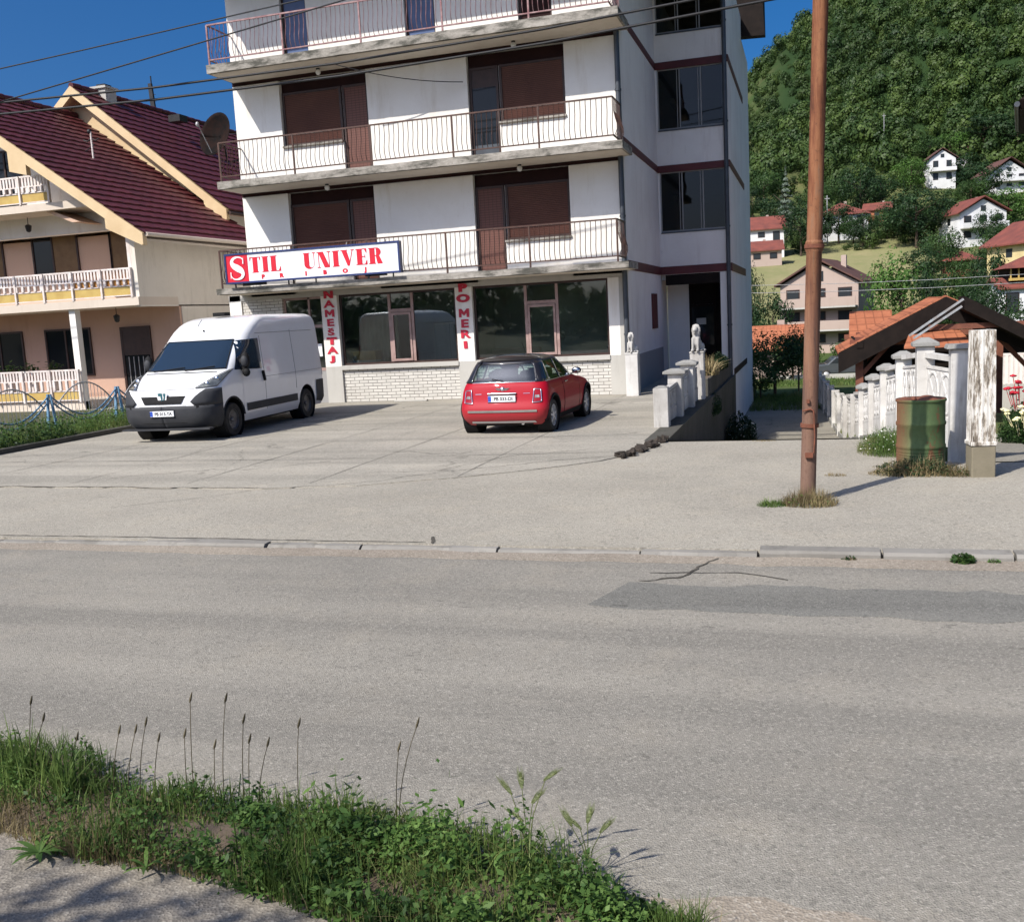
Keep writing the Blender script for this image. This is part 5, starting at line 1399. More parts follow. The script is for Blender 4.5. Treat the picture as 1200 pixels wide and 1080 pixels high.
far_house('large white house with red gabled roof and two balconies in the middle of the slope', 28.0, 200, 8.2, 9, 5.2, 2.7, 16, FW, FR, 'y', 2, None, .7, True)
far_house('yellow house with big red roof at the right edge', 26.6, 136, 7.8, 9, 4.8, 2.8, 24, M['faryellow'], FR, 'y', 2, None, .7, True)
far_house('small outbuilding with red roof below the yellow house', 21.6, 124, 3.2, 3, 2.6, .9, 0, M['farpink'], FR, 'x', 1, 1.4, .3, False, wins=1)
gzb = far_house('white house with a red roofed glazed veranda at the lower right edge', 20.7, 111, 6.2, 6, 3.4, .9, 4, FW, FR, 'x', 1, -1.1, .4, False)
# veranda storey
mb = MB()
for i in range(7): mb.box(-2.2+i*.72,-2.08+i*.72,-2.6,-2.45,4.1,5.3)
mb.box(-2.3,2.4,-2.62,-2.4,4.1,4.35); mb.build('veranda', M['yellowpanel'], gzb)
mb = MB(); mb.add([(-2.8,-3.1,5.3),(2.9,-3.1,5.3),(2.9,2,5.3),(-2.8,2,5.3),(0,-.6,6.7)], [(0,3,2,1),(0,1,4),(1,2,4),(2,3,4),(3,0,4)]); mb.build('veranda_roof', FR, gzb)
MB().box(-2.2,2.2,-2.2,1.8,3.5,5.3).build('veranda_room', M['darkwood'], gzb)
pv = empty('pavilion', 'open timber pavilion with red pyramid roof below the large white house', 'pavilion', (19.6, 150, G(19.6,150)))
mb = MB(); mb.add([(-2.8,-2.6,2.1),(2.8,-2.6,2.1),(2.8,2.6,2.1),(-2.8,2.6,2.1),(0,0,3.5)], [(0,3,2,1),(0,1,4),(1,2,4),(2,3,4),(3,0,4)]); mb.build('roof', FR, pv)
for x in (-2.1,2.1):
    for y in (-2,2): MB().box(x-.1,x+.1,y-.1,y+.1,-1,2.1).build('post', M['redwood'], pv)
MB().box(-2.1,2.1,-2.1,-2.0,-.6,.85).box(-2.1,2.1,1.5,1.6,-.8,2.08).build('parapet', M['redwood'], pv)
# masts and distant poles
for px, py, lb in ((3.2,215,'slim pale utility pole standing beside the red hipped roof house'),(20.5,315,'thin pale mast in front of the dark forest edge')):
    g = G(px, py); t = empty('distant_pole', lb, 'pole', (px, py, g)); MB().tube([(0,0,-1),(0,0,9.5)], .12, 6).build('shaft', M['palefence'], t); MB().box(-.5,.5,-.05,.05,8.8,8.95).build('crossarm', M['palefence'], t)
for z0, lb in ((0,'upper of the two pale wires strung low across the valley'),(-.5,'lower of the two pale wires strung low across the valley')):
    tag(MB().tube(sag((-14,70,4.0+z0),(34,66,4.0+z0),1.0), .018, 4).build('overhead_cable', M['palefence']), lb, 'cable')
# parked car beyond
def far_car(x, y, z, yaw, label):
    t = empty('parked_car', label, 'car', (x,y,z), R(yaw))
    b = MB(); prof = [(-2.1,.35),(-2.1,.75),(-1.9,.92),(-1.2,.98),(-.75,1.38),(.7,1.42),(1.35,1.02),(2.0,.92),(2.12,.6),(2.1,.35)]
    b.prism(prof, (0,.85,0), (1,0,0), (0,0,1), 1.7); b.build('body', M['farcar'], t, bevel=.08)
    for s in (-.86,.86): MB().prism([(-1.05,1.0),(-.68,1.32),(.62,1.34),(1.1,1.02)], (0,s+.0 if s > 0 else s+.01,0), (1,0,0), (0,0,1), .012).build('window', M['farwin'], t)
    for xx in (-1.3,1.3):
        for s in (-.8,.8):
            w = MB().lathe([(.0,-.1),(.3,-.1),(.31,0),(.3,.1),(.0,.1)], (xx,s,.31), 16, 'y', caps=False).build('wheel', M['tyre'], t); MB().lathe([(0,-.105),(.18,-.105),(.18,.105),(0,.105)], (xx,s,.31), 12, 'y', caps=False).build('rim', M['rim'], w)
cz = G(2.0, 66); far_car(2.0, 66, cz, 8, 'dark hatchback parked on the green below the pinkish house')
struct(MB().box(-2.5,7,62.6,62.9,cz-1.2,cz+.5).build('low_wall', M['pillar'])); 
# ------------------------------------------------------------------ vegetation
def leaf_quads(C, Nrm, size, aspect=.6):
    """one diamond per centre; C (n,3), Nrm (n,3)"""
    n = len(C); up = rng.normal(size=(n,3)); N_ = Nrm/np.linalg.norm(Nrm,axis=1,keepdims=True)
    u = np.cross(N_, up); u /= np.linalg.norm(u,axis=1,keepdims=True)+1e-9; v = np.cross(N_, u)
    s = (size*rng.uniform(.6,1.3,n))[:,None]
    V = np.stack([C-u*s, C+v*s*aspect, C+u*s, C-v*s*aspect], 1).reshape(-1,3)
    F = np.arange(4*n).reshape(-1,4)
    return V, F
def crown_pts(n, rx, ry, rz, clumps, jag=.34, shell=.75):
    d = rng.normal(size=(clumps,3)); d /= np.linalg.norm(d,axis=1,keepdims=True)
    rad = rng.uniform(.35,.92,clumps)**.7
    cc = d*rad[:,None]; cr = rng.uniform(.6,1.25,clumps)*jag
    k = rng.integers(0,clumps,n)
    e = rng.normal(size=(n,3)); e /= np.linalg.norm(e,axis=1,keepdims=True)
    r = rng.uniform(0,1,n)**(1/3.)*.35 + .65*rng.uniform(.6,1.08,n)
    P = cc[k] + e*(cr[k]*r)[:,None]
    Nn = e*.8 + d[k]*.5 + rng.normal(size=(n,3))*.45
    Nn[:,2] += .35
    return P*np.array([rx,ry,rz]), Nn
def trunk_mb(h, r, rx, base=-.6):
    m = MB(); m.tube([(0,0,base),(.02*h,.01*h,h*.3),(-.01*h,0,h*.6),(0,0,h)], [r*1.3,r,r*.75,r*.3], 8)
    for k in range(6):
        a = k*1.05+.3; z = h*(.35+.09*k)
        m.tube([(0,0,z),(math.cos(a)*rx*.4,math.sin(a)*rx*.4,z+h*.12),(math.cos(a)*rx*.7,math.sin(a)*rx*.7,z+h*.22)], [r*.5,r*.3,r*.12], 5)
    return m
PROTO = {}
def proto(kind, mat, n, leaf, clumps, shape=(1,1,1)):
    # unit tree: crown about 1 wide each way, 2 high overall; scaled per tree
    P, N_ = crown_pts(n, .5*shape[0], .5*shape[1], .42*shape[2], clumps); P[:,2] += .58
    if kind == 'conifer':
        t = rng.uniform(0,1,n)**.75; lay = np.round(t*13)/13; a = rng.uniform(0,2*np.pi,n); arm = np.floor(a/(2*np.pi)*9)
        rr = (1-lay)*.5*(.35+.65*rng.uniform(0,1,n))*(.75+.25*np.sin(arm*2.3+lay*40)); P = np.stack([rr*np.cos(a), rr*np.sin(a), .10+lay*.9-rr*.25+rng.normal(0,.008,n)],1)
        N_ = np.stack([np.cos(a)*.4,np.sin(a)*.4,np.ones(n)],1)+rng.normal(size=(n,3))*.3
    V, F = leaf_quads(P, N_, leaf)
    c = np_mesh('crown', V, F, mat); me = c.data; bpy.data.objects.remove(c)
    t = trunk_mb(.72, .022, .5, -.25).mesh('trunk'); t.materials.append(M['wood'])
    PROTO[kind] = (me, t)
proto('leafy', M['leaf'], 3600, .022, 40); proto('dark', M['leafdark'], 3600, .022, 34); proto('bright', M['leafbright'], 3600, .021, 44); proto('conifer', M['conifer'], 4200, .024, 10)
def tree(kind, x, y, zb, h, w, label, group=None):
    z = min(zb, G(x, y)+.1*h) if False else G(x, y)
    h = max(h, zb + h - z)
    t = empty('tree' if h > 3.2 or y > 60 else 'bush', label, 'tree' if h > 3.2 or y > 60 else 'bush', (x, y, z), random.uniform(0, 6.28), group)
    for nm, me in zip(('crown','trunk'), PROTO[kind]):
        o = bpy.data.objects.new(nm, me); COL.objects.link(o); o.parent = t
    t.scale = (w, w, h)
    return t
TREES = [('leafy', -1.5, 43, -1.4, 2.3, 2.5), ('leafy', -2.0, 41, -1.4, 1.1, 1.4), ('leafy', -0.6, 46, -1.2, 2.2, 1.4), ('dark', -3.2, 88, -0.1, 2.9, 3.4), ('dark', -5.1, 92, 0.9, 4.3, 1.8), ('leafy', -4.0, 74, -1.2, 2.3, 2.3), ('leafy', -1.1, 62, -1.9, 2.0, 2.4), ('bright', 7.8, 96, 1.1, 4.8, 5.5), ('dark', 9.0, 88, 0.7, 3.7, 2.7), ('leafy', 10.7, 90, 0.8, 3.6, 3.4), ('dark', 13.4, 92, 0.4, 3.1, 3.2), ('leafy', 10.2, 60, -0.7, 2.2, 3.1), ('dark', 12.8, 84, 0.1, 2.7, 3.2), ('conifer', -5.2, 230, 19.2, 11.3, 6.8), ('dark', -1.9, 200, 10.4, 9.9, 8.0), ('dark', -7.9, 240, 15.7, 8.6, 7.9), ('dark', -13.9, 260, 22.1, 8.3, 6.8), ('leafy', -11.8, 275, 23.9, 9.4, 8.1), ('dark', 4.4, 175, 6.1, 7.5, 6.1), ('leafy', 6.8, 180, 6.7, 5.1, 4.7), ('dark', 8.7, 185, 7.0, 6.4, 4.8), ('dark', 11.1, 250, 19.4, 12.0, 9.5), ('leafy', 7.0, 262, 23.0, 9.2, 7.3), ('dark', 16.5, 265, 22.5, 7.8, 9.2), ('leafy', 13.0, 190, 8.3, 5.6, 5.9), ('dark', 13.7, 172, 6.3, 6.2, 6.0), ('bright', 24.8, 280, 26.9, 9.4, 8.3), ('dark', 18.6, 200, 10.8, 10.5, 10.1), ('dark', 22.4, 205, 10.8, 8.2, 7.5), ('leafy', 16.1, 165, 5.7, 6.4, 7.2), ('dark', 14.2, 140, 3.1, 5.0, 5.6), ('leafy', 17.7, 150, 4.9, 6.0, 4.7), ('dark', 39.1, 290, 26.7, 7.9, 10.1), ('dark', 38.7, 262, 20.1, 8.7, 10.9), ('leafy', 35.5, 255, 19.8, 5.8, 8.0), ('bright', 36.6, 215, 12.6, 8.4, 10.1), ('dark', 29.5, 190, 9.3, 6.1, 5.6), ('leafy', 26.8, 165, 7.2, 4.8, 5.2), ('bright', 36.1, 300, 32.0, 8.1, 10.4), ('leafy', 31.4, 300, 32.4, 7.3, 9.4), ('dark', 45.4, 305, 31.7, 8.2, 12.2), ('dark', 53.0, 300, 30.5, 8.0, 10.4), ('leafy', 17.6, 128, 2.4, 3.9, 3.8), ('dark', 18.4, 118, 2.2, 4.3, 3.7), ('bright', 14.3, 104, 1.5, 2.4, 2.5), ('leafy', 0.6, 170, 5.2, 4.1, 3.8), ('dark', 1.4, 190, 8.8, 6.9, 5.9), ('leafy', 8.8, 165, 5.6, 2.9, 3.7), ('dark', 17.0, 225, 14.0, 7.0, 7.8), ('leafy', 2.0, 255, 20.4, 7.4, 7.5)]
KL = {'leafy':'mid green rounded tree growing between the houses on the slope', 'dark':'dark green dense tree growing between the houses on the slope', 'bright':'bright yellow green tree on the slope', 'conifer':'pale grey green conifer with drooping layered branches on the slope'}
SPEC = {0:'big leafy bush right behind the stair tower by the shaded drive',1:'low leafy bush at the foot of the stair tower corner',2:'leafy shrub partly hidden behind the rusty pole',3:'dark bush left of the pinkish house',4:'dark narrow tree against the edge of the apartment block',5:'low green tree beside the weathered orange roof',6:'green bush in front of the weathered orange roof',7:'bright green broad tree standing behind the gazebo roof',8:'dark tree right behind the bright tree above the gazebo ridge',9:'mid green tree above the right slope of the gazebo roof',10:'dark tree between the pavilion and the white house at the lower right',11:'leafy shrub above the flat roofed shed',12:'dark shrub in front of the white veranda house',13:'pale grey green conifer with layered branches left of the pole'}
for i, (k, x, y, zb, h, w) in enumerate(TREES):
    if 160 <= y <= 195 and x < 17.5: q = random.uniform(203,216); x, w, y = x*q/y, w*1.1, q
    tree(k, x, y, zb, h*1.05, w*1.15, SPEC.get(i, KL[k]), None if i in SPEC else {'leafy':'mid green trees on the slope','dark':'dark green trees on the slope','bright':'bright trees on the slope'}.get(k))
# the wooded hill: far more crowns than one could count
def forest(name, pts, mat, tmpl_n, leaf, tone=False):
    T = []
    for k in range(7):
        d = rng.normal(size=(13,3)); d /= np.linalg.norm(d,axis=1,keepdims=True); d[:,2] = d[:,2]*.8+.15
        ki = rng.integers(0,13,tmpl_n); e = rng.normal(size=(tmpl_n,3)); e /= np.linalg.norm(e,axis=1,keepdims=True)
        cr = rng.uniform(.15,.27,13)
        P = d[ki]*.30 + e*cr[ki][:,None]*rng.uniform(.8,1.05,tmpl_n)[:,None]
        c = P/(np.linalg.norm(P,axis=1,keepdims=True)+1e-6)
        T.append(leaf_quads(P, c*.9+e*.8+rng.normal(size=P.shape)*.25, leaf, .8))
    Vs, Fs, A = [], [], []; off = 0
    for x, y, z, s in pts:
        V, F = T[rng.integers(0,7)]; a = rng.uniform(0,6.28); ca, sa = math.cos(a), math.sin(a)
        hz = s*rng.uniform(.9,1.3)
        q = V @ np.array([[ca,sa,0],[-sa,ca,0],[0,0,1]])*np.array([s,s,hz]) + np.array([x,y,z+hz*.40])
        Vs.append(q); Fs.append(F+off); off += len(V); A.append(np.full(len(V), rng.uniform(0,1)**1.3))
    return struct(np_mesh(name, np.concatenate(Vs), np.concatenate(Fs), mat, None, False, np.concatenate(A) if tone else None), 'stuff')
pts = []
d = 292.
while d < 515:
    step = 4.9 if d < 420 else 5.6
    azs = np.arange(-.115, .27, step/d)
    for az in azs:
        x = (az+random.uniform(-.4,.4)*step/d)*d; y = d+random.uniform(-2.5,2.5)
        # yellow green clearing on the left shoulder
        cl = math.exp(-((az+.028)/.020)**2-((d-405)/38)**2)
        if random.random() < cl*.4: continue
        s = random.choice((random.uniform(4.6,7),random.uniform(6,9.5)))
        if d < 320 and random.random() < .15: continue
        pts.append((x, y, G(x,y)-.8, s*(1 if cl < .1 else .62)))
    d += step*.85
forest('forest', pts, M['forest'], 400, .050, True)
# scrub between the houses
pts = []
for i in range(900):
    az = random.uniform(-.10,.22); d = random.uniform(78,300); x, y = az*d, d
    if 118 < y < 202 and x < 17: 
        if y > 128 or x > -8: continue
    ok = all((x-hx)**2+((y-hy)*.5)**2 > hr*hr for hx, hy, hr in ((1.6,104,7),(-9.6,200,6.5),(-9.6,186,7),(5.6,220,7),(14.8,243,4),(32.3,286,5),(38.2,297,4),(45.2,271,7),(28,193,8),(26.6,129,8),(20.7,105,6),(19.6,146,5),(-3,69,5)))
    if not ok: continue
    s = random.uniform(1.2,4.2)*(1 if y > 140 else .7); pts.append((x, y, G(x,y)-.25, s))
forest('scrub', pts, M['scrubleaf'], 420, .045, True)
# woodland on the bank behind the viewer: what the shop windows reflect
struct(MB().hexa([(-90,-40,-.4),(60,-40,-.4),(60,-7.5,-.4),(-90,-7.5,-.4)], [(-90,-40,3.5),(60,-40,3.5),(60,-9.5,.2),(-90,-9.5,.2)]).build('bank', M['turf']))
pts = []
for i in range(150):
    x = random.uniform(-62,20); y = -random.uniform(11,26); pts.append((x, y, (-y-9.5)*.11-.2, random.uniform(2.2,4.6)))
forest('bank_woodland', pts, M['leafdark'], 260, .065)
# ------------------------------------------------------------------ grass and weeds
def blades(name, P, H, W_, mat, lean=.35, kind='stuff', parent=None, dirbias=None):
    P = np.asarray(P, float); n = len(P)
    a = rng.uniform(0,2*np.pi,n); L = np.abs(rng.normal(0,lean,n))*H
    dx, dy = np.cos(a)*L, np.sin(a)*L
    b = rng.uniform(0,2*np.pi,n); wx, wy = np.cos(b)*W_/2, np.sin(b)*W_/2
    rows = []
    for t, k in ((0,.8),(.35,1.),(.7,.7),(1.,.08)):
        cx = P[:,0]+dx*t*t; cy = P[:,1]+dy*t*t; cz = P[:,2]+H*(t-.35*t*t*np.minimum(1,L/(H+1e-6)))
        rows.append((np.stack([cx-wx*k,cy-wy*k,cz],1), np.stack([cx+wx*k,cy+wy*k,cz],1)))
    V = np.stack([r for pr in rows for r in pr],1).reshape(-1,3)
    base = np.arange(n)[:,None]*8
    F = np.concatenate([base+np.array([[0,1,3,2]]), base+np.array([[2,3,5,4]]), base+np.array([[4,5,7,6]])],0)
    o = np_mesh(name, V, F, mat, parent)
    if kind: o['kind'] = kind
    return o
def weed_leaves(name, P, size, mat, kind='stuff', parent=None, aspect=.62):
    P = np.asarray(P, float); n = len(P)
    N_ = rng.normal(size=(n,3))*.55; N_[:,2] += 1
    V, F = leaf_quads(P, N_, size, aspect)
    o = np_mesh(name, V, F, mat, parent)
    if kind: o['kind'] = kind
    return o
def front(x): return np.interp(x, [-5,-3.6,-3.38,-2.9,-2.46,-2.0,-1.65,-.9,-.36], [3.25,3.2,3.16,3.05,3.06,2.98,2.9,2.72,2.95])
def back(x): return np.interp(x, [-5,-3.6,-3.2,-2.8,-2.3,-1.9,-1.5,-1.2,-.8,-.5,-.3], [4.1,3.95,3.72,3.66,3.60,3.58,3.58,3.48,3.30,3.15,3.0])
vx = np.linspace(-6,-.32,60)
mb = MB(); mb.grid([[(x, front(x)+.04+random.uniform(-.03,.03), -.018) for x in vx], [(x, (front(x)+back(x))/2, .035+.02*math.sin(x*5)) for x in vx], [(x, back(x)+random.uniform(-.03,.03), -.046) for x in vx]])
struct(mb.build('verge_soil', M['soil']))
def verge_pts(n, x0, x1, edge=.0, pw=1.):
    x = rng.uniform(x0,x1,n); t = rng.uniform(0,1,n)**pw
    y = front(x)+(back(x)-front(x))*(edge+(1-2*edge)*t)
    cl = np.array([mnoise.noise((a*3.1,b*3.1,2.)) for a, b in zip(x,y)])
    bare = np.clip((-2.55-x)*1.2,0,1)*np.clip(1-2.2*t,0,1)
    keep = cl - .9*bare > rng.uniform(-.75,.22,n)
    z = .03*np.sin(np.pi*t)-.02
    return np.stack([x,y,z],1)[keep]
def heights(P, lo, hi): 
    c = np.array([mnoise.noise((p[0]*2.3,p[1]*2.3,7.)) for p in P]); return (lo+(hi-lo)*np.clip(.5+c,0,1))*rng.uniform(.5,1.15,len(P))
p = verge_pts(9500,-5.2,-1.6); blades('grass', p, heights(p,.05,.21), rng.uniform(.003,.007,len(p)), M['grassblade'], .45)
p = verge_pts(6000,-2.2,-.36); blades('grass', p, heights(p,.07,.23), rng.uniform(.003,.006,len(p)), M['grassblade'], .5)
p = verge_pts(1900,-5.2,-3.1,.3); p = p[p[:,0] < -3.25]; blades('grass', p, heights(p,.18,.36), rng.uniform(.005,.010,len(p)), M['grassblade'], .55)
x = rng.uniform(-4.8,-2.3,4200); t = rng.uniform(0,1,4200)**1.7; p = np.stack([x, front(x)+(back(x)-front(x))*t*.8, np.full(4200,-.01)],1); blades('dry_grass', p, heights(p,.04,.15), rng.uniform(.002,.004,len(p)), M['drystraw'], .7)
p = verge_pts(900,-2.4,-.3,.0,1.); blades('dry_grass', p, heights(p,.06,.20), rng.uniform(.002,.004,len(p)), M['drystraw'], .5)
def clover(n, x0, x1, h, seed):
    p = verge_pts(n, x0, x1)
    c = np.array([mnoise.noise((q[0]*5,q[1]*5,seed)) for q in p]); p = p[c > -.12]; c = c[c > -.12]
    p[:,2] += rng.uniform(.02,1,len(p))*np.clip(h*(.45+1.7*c),.02,.34)
    p[:,:2] += rng.normal(0,.02,(len(p),2)); return p
weed_leaves('weeds', clover(21000,-2.35,-.42,.17,3.), .0135, M['weedleaf'])
weed_leaves('weeds', clover(8000,-4.6,-2.2,.14,9.), .013, M['weedleaf'])
weed_leaves('weeds', clover(2200,-2.4,-.7,.22,5.), .024, M['weedleaf'], 'stuff', None, .4)
for i in range(34):
    x0 = random.uniform(-4.2,-.6); y0 = float(front(x0)+(back(x0)-front(x0))*random.uniform(.2,.7)); hh = random.uniform(.10,.22)*(1 if x0 < -1.5 else .7)
    m_ = MB(); lx, ly = random.uniform(-.06,.06), random.uniform(-.05,.05)
    m_.tube([(0,0,0),(lx*.4,ly*.4,hh*.5),(lx,ly,hh)], [.0042,.0034,.002], 5, True, False)
    for k in range(int(hh*95)):
        u = .05+.95*k/(hh*95); a = k*2.4; L_ = .046*(1.2-u)*random.uniform(.7,1.2); w_ = L_*.22
        c_ = Vector((lx*u*u, ly*u*u, hh*u)); d_ = Vector((math.cos(a),math.sin(a),.55)).normalized(); s_ = d_.cross(Vector((0,0,1))).normalized()*w_
        e_ = c_+d_*L_+Vector((0,0,-.25*L_))
        m_.add([c_, c_+d_*L_*.5+s_, e_, c_+d_*L_*.5-s_], [(0,1,2,3)])
    o = m_.build('leafy_weed', M['weedleaf']); o.location = (x0, y0, 0); tag(o, 'upright leafy weed with narrow leaves growing in the roadside verge', 'weed', 'leafy weeds in the verge')
# rosette plants
def rosette(x, y, z, r, n, label, mat='weedleaf', group=None, up=.35, cat='weed'):
    V = []; F = []
    for k in range(n):
        a = 2*math.pi*k/n+random.uniform(-.2,.2); L = r*random.uniform(.6,1.15); w = L*.085; e = up*random.uniform(.5,1.2)
        ca, sa = math.cos(a), math.sin(a); b = len(V); m = 5
        for i in range(m+1):
            t = i/m; rr = L*t; zz = L*e*math.sin(t*2.2)*.7; ww = w*math.sin(math.pi*min(1,.12+.85*t))**.8
            V += [(rr*ca-sa*ww, rr*sa+ca*ww, zz), (rr*ca+sa*ww, rr*sa-ca*ww, zz)]
        for i in range(m): F.append((b+2*i,b+2*i+1,b+2*i+3,b+2*i+2))
    o = np_mesh('broadleaf_weed', V, F, M[mat]); o.location = (x,y,z); return tag(o, label, cat, group)
rosette(-3.1,3.06,-.0,.13,18,'flat leafy rosette on the footway edge at the far left','weedleaf')
rosette(-2.55,3.03,.02,.10,6,'broad drooping leaves hanging over the footway left of the middle','weedleaf',None,.5)
rosette(-2.06,2.99,.0,.085,9,'low leafy rosette at the front edge of the verge beneath the tall weeds')
rosette(-.98,3.0,.03,.12,8,'large light green leaves lying on the clover near the bottom','weedleaf',None,.6)
# plantain stalks with seed heads
ST = [(-2.65,.51),(-2.47,.52),(-2.39,.43),(-2.12,.43),(-2.7,.34),(-2.84,.31),(-2.96,.34),(-2.9,.38),(-2.37,.34),(-2.28,.33),(-3.29,.28),(-3.53,.44),(-3.47,.36),(-1.57,.47),(-1.66,.36),(-3.05,.33),(-2.55,.30)]
for i, (x, h) in enumerate(ST):
    y = 3.55; lx = random.uniform(-.02,.09); bx_ = x-lx-.03
    t = empty('plantain_stalk', 'thin plantain stalk with a dark seed head standing above the verge grass', 'plant', (bx_, y, -.01), 0, 'plantain stalks in the verge')
    m = [((lx+.03)*(q/6)**1.8,0,h*q/6) for q in range(7)]
    MB().tube(m, [.0022]*3+[.002]*2+[.0017]*2, 5).build('stem', M['plantain'], t)
    MB().tube([(lx+.03-.005,0,h-.012),(lx+.03,0,h),(lx+.037,0,h+.02),(lx+.043,0,h+.038)], [.002,.0055,.0048,.0015], 6).build('seed_head', M['plantain'], t)
def barley(x, y, stems, label):
    t = empty('wild_barley', label, 'plant', (x, y, -.01))
    s = MB()
    for dx, h, tilt in stems:
        hd = MB(); tip = (dx, 0, h); mid = (dx*.35, 0, h*.55)
        s.tube([(0,0,0),mid,tip], [.0025,.0022,.0018], 5)
        d = Vector((dx*.65+tilt, 0, h*.45)).normalized()
        for k in range(11):
            u = k/10; c = Vector(tip)+d*(.062*u); w = .0085*math.sin(math.pi*(.18+.75*u))
            for sg in (-1,1):
                q = c+Vector((sg*w*1.1, random.uniform(-.003,.003), .004)); hd.tube([tuple(c),tuple(q)], [.003,.0032], 4, False)
                hd.tube([tuple(q),tuple(q+d*.03+Vector((sg*.006,0,0)))], [.0012,.0004], 3, False, False)
        hd.build('ear', M['barley'], t)
    s.build('stem', M['barley'], t)
barley(-1.09, 3.45, [(-.055,.26,-.05),(-.01,.29,0),(.085,.33,.12),(.03,.23,.06),(-.015,.15,-.08)], 'tallest clump of green wild barley ears leaning over the road')
barley(-.84, 3.42, [(-.025,.16,-.06),(.005,.19,.02),(.055,.155,.02),(-.06,.17,0)], 'shorter clump of green wild barley ears to the right of the tall one')
# tufts beyond the road
def tuft(name, x, y, z, rx, ry, n, hlo, hhi, mat, label, cat, lean=.5, extra=None, wid=(.003,.007)):
    a = rng.uniform(0,2*np.pi,n); r = np.sqrt(rng.uniform(0,1,n))
    P = np.stack([np.cos(a)*r*rx, np.sin(a)*r*ry, np.zeros(n)],1); H = (hlo+(hhi-hlo)*(1-r**2))*rng.uniform(.5,1.1,n)
    t = empty(name, label, cat, (x,y,z)); blades('blades', P, H, rng.uniform(*wid,n), mat, lean, None, t)
    if extra:
        for (nn, nr, hh, sz, mt, part) in extra:
            a = rng.uniform(0,2*np.pi,nn); r = np.sqrt(rng.uniform(0,1,nn)); Q = np.stack([np.cos(a)*r*rx*nr, np.sin(a)*r*ry*nr, rng.uniform(.02,1,nn)*hh*(1-.5*r)],1)
            weed_leaves(part, Q, sz, mt, None, t)
    return t
tuft('grass_tuft', -.05, 10.62, -.03, .30, .22, 900, .10, .26, M['drystraw'], 'dry straw coloured grass tuft around the foot of the rusty pole', 'grass tuft', .5, [(500,.9,.14,.012,M['grassblade'],'leaves')])
tuft('grass_tuft', -.42, 10.55, -.03, .16, .12, 350, .05, .13, M['grassblade'], 'small green grass tuft just left of the rusty pole', 'grass tuft', .6, [(200,.9,.08,.012,M['weedleaf'],'leaves')])
tuft('weed_clump', 1.15, 12.5, -.03, .52, .26, 1100, .06, .30, M['drystraw'], 'tangled dark weeds and dry stems in front of the green drum', 'weeds', .6, [(1500,.85,.24,.018,M['leafdark'],'leaves'),(300,1.,.2,.01,M['drystraw'],'dry_leaves')])
tuft('weed_clump', 1.62, 12.4, -.03, .24, .16, 500, .05, .22, M['drystraw'], 'dry brownish weeds between the drum and the peeling pillar', 'weeds', .6, [(400,.9,.15,.012,M['leaf'],'leaves')])
tuft('weed_clump', 1.0, 14.4, -.03, .42, .62, 1300, .12, .46, M['grassblade'], 'green weeds with pale flowers at the top of the ramp left of the drum', 'weeds', .5, [(1500,.9,.38,.016,M['weedleaf'],'leaves'),(220,1.,.44,.012,M['flowerwhite'],'flowers')])
tuft('weed_clump', 1.15, 8.42, -.05, .09, .07, 60, .03, .09, M['grassblade'], 'small bright green weed growing at the kerb on the right', 'weeds', .6, [(260,1.,.09,.018,M['weedleaf'],'leaves')])
tuft('weed_clump', .28, 8.44, -.05, .06, .03, 40, .02, .05, M['drystraw'], 'tiny dry weed in a kerb joint right of the road crack', 'weeds', .6, [(60,1.,.04,.012,M['leafdark'],'leaves')])
tuft('weed_clump', 1.38, 8.43, -.05, .05, .03, 30, .02, .05, M['grassblade'], 'tiny green weed at the kerb by the right edge of the picture', 'weeds', .6, [(40,1.,.04,.012,M['weedleaf'],'leaves')])
tuft('weed_clump', .25, 12.4, -.03, .14, .08, 160, .03, .09, M['drystraw'], 'sparse dry grass on the pavement between the pole and the drum', 'weeds', .6)
tuft('weed_clump', -.75, 15.62, -.03, .25, .06, 220, .02, .06, M['drystraw'], 'thin dry grass on the ramp crest left of the pole', 'weeds', .7)
tuft('flower_bush', -1.95, 27.6, ramp_z(27.6), .5, 1.3, 500, .3, .85, M['leafdark'], 'dark bush with small white flowers at the foot of the terrace wall', 'bush', .4, [(1900,.95,1.0,.04,M['leafdark'],'leaves'),(110,1.,1.05,.026,M['flowerwhite'],'flowers')], (.008,.015))
tuft('yucca_plant', -2.5, 24.9, .42, .30, .45, 260, .35, .62, M['drystraw'], 'spiky yellowish plant growing in the terrace planter', 'plant', .7, [(300,.8,.25,.03,M['leaf'],'leaves')], (.018,.03))
tuft('planter_plants', -2.45, 27.2, .42, .25, 1.5, 500, .2, .5, M['leafdark'], 'dark pinkish leafy plants in the planter by the stair tower', 'plant', .5, [(1500,1.,.5,.03,M['leafdark'],'leaves'),(60,1.,.45,.02,M['flowerwhite'],'flowers')], (.01,.02))
tuft('hanging_plants', -2.28, 24.2, -.45, .16, .9, 200, .1, .4, M['leafdark'], 'dark trailing plants hanging on the terrace wall below the second lion', 'plant', .6, [(900,1.,.55,.028,M['leafdark'],'leaves')], (.01,.02))
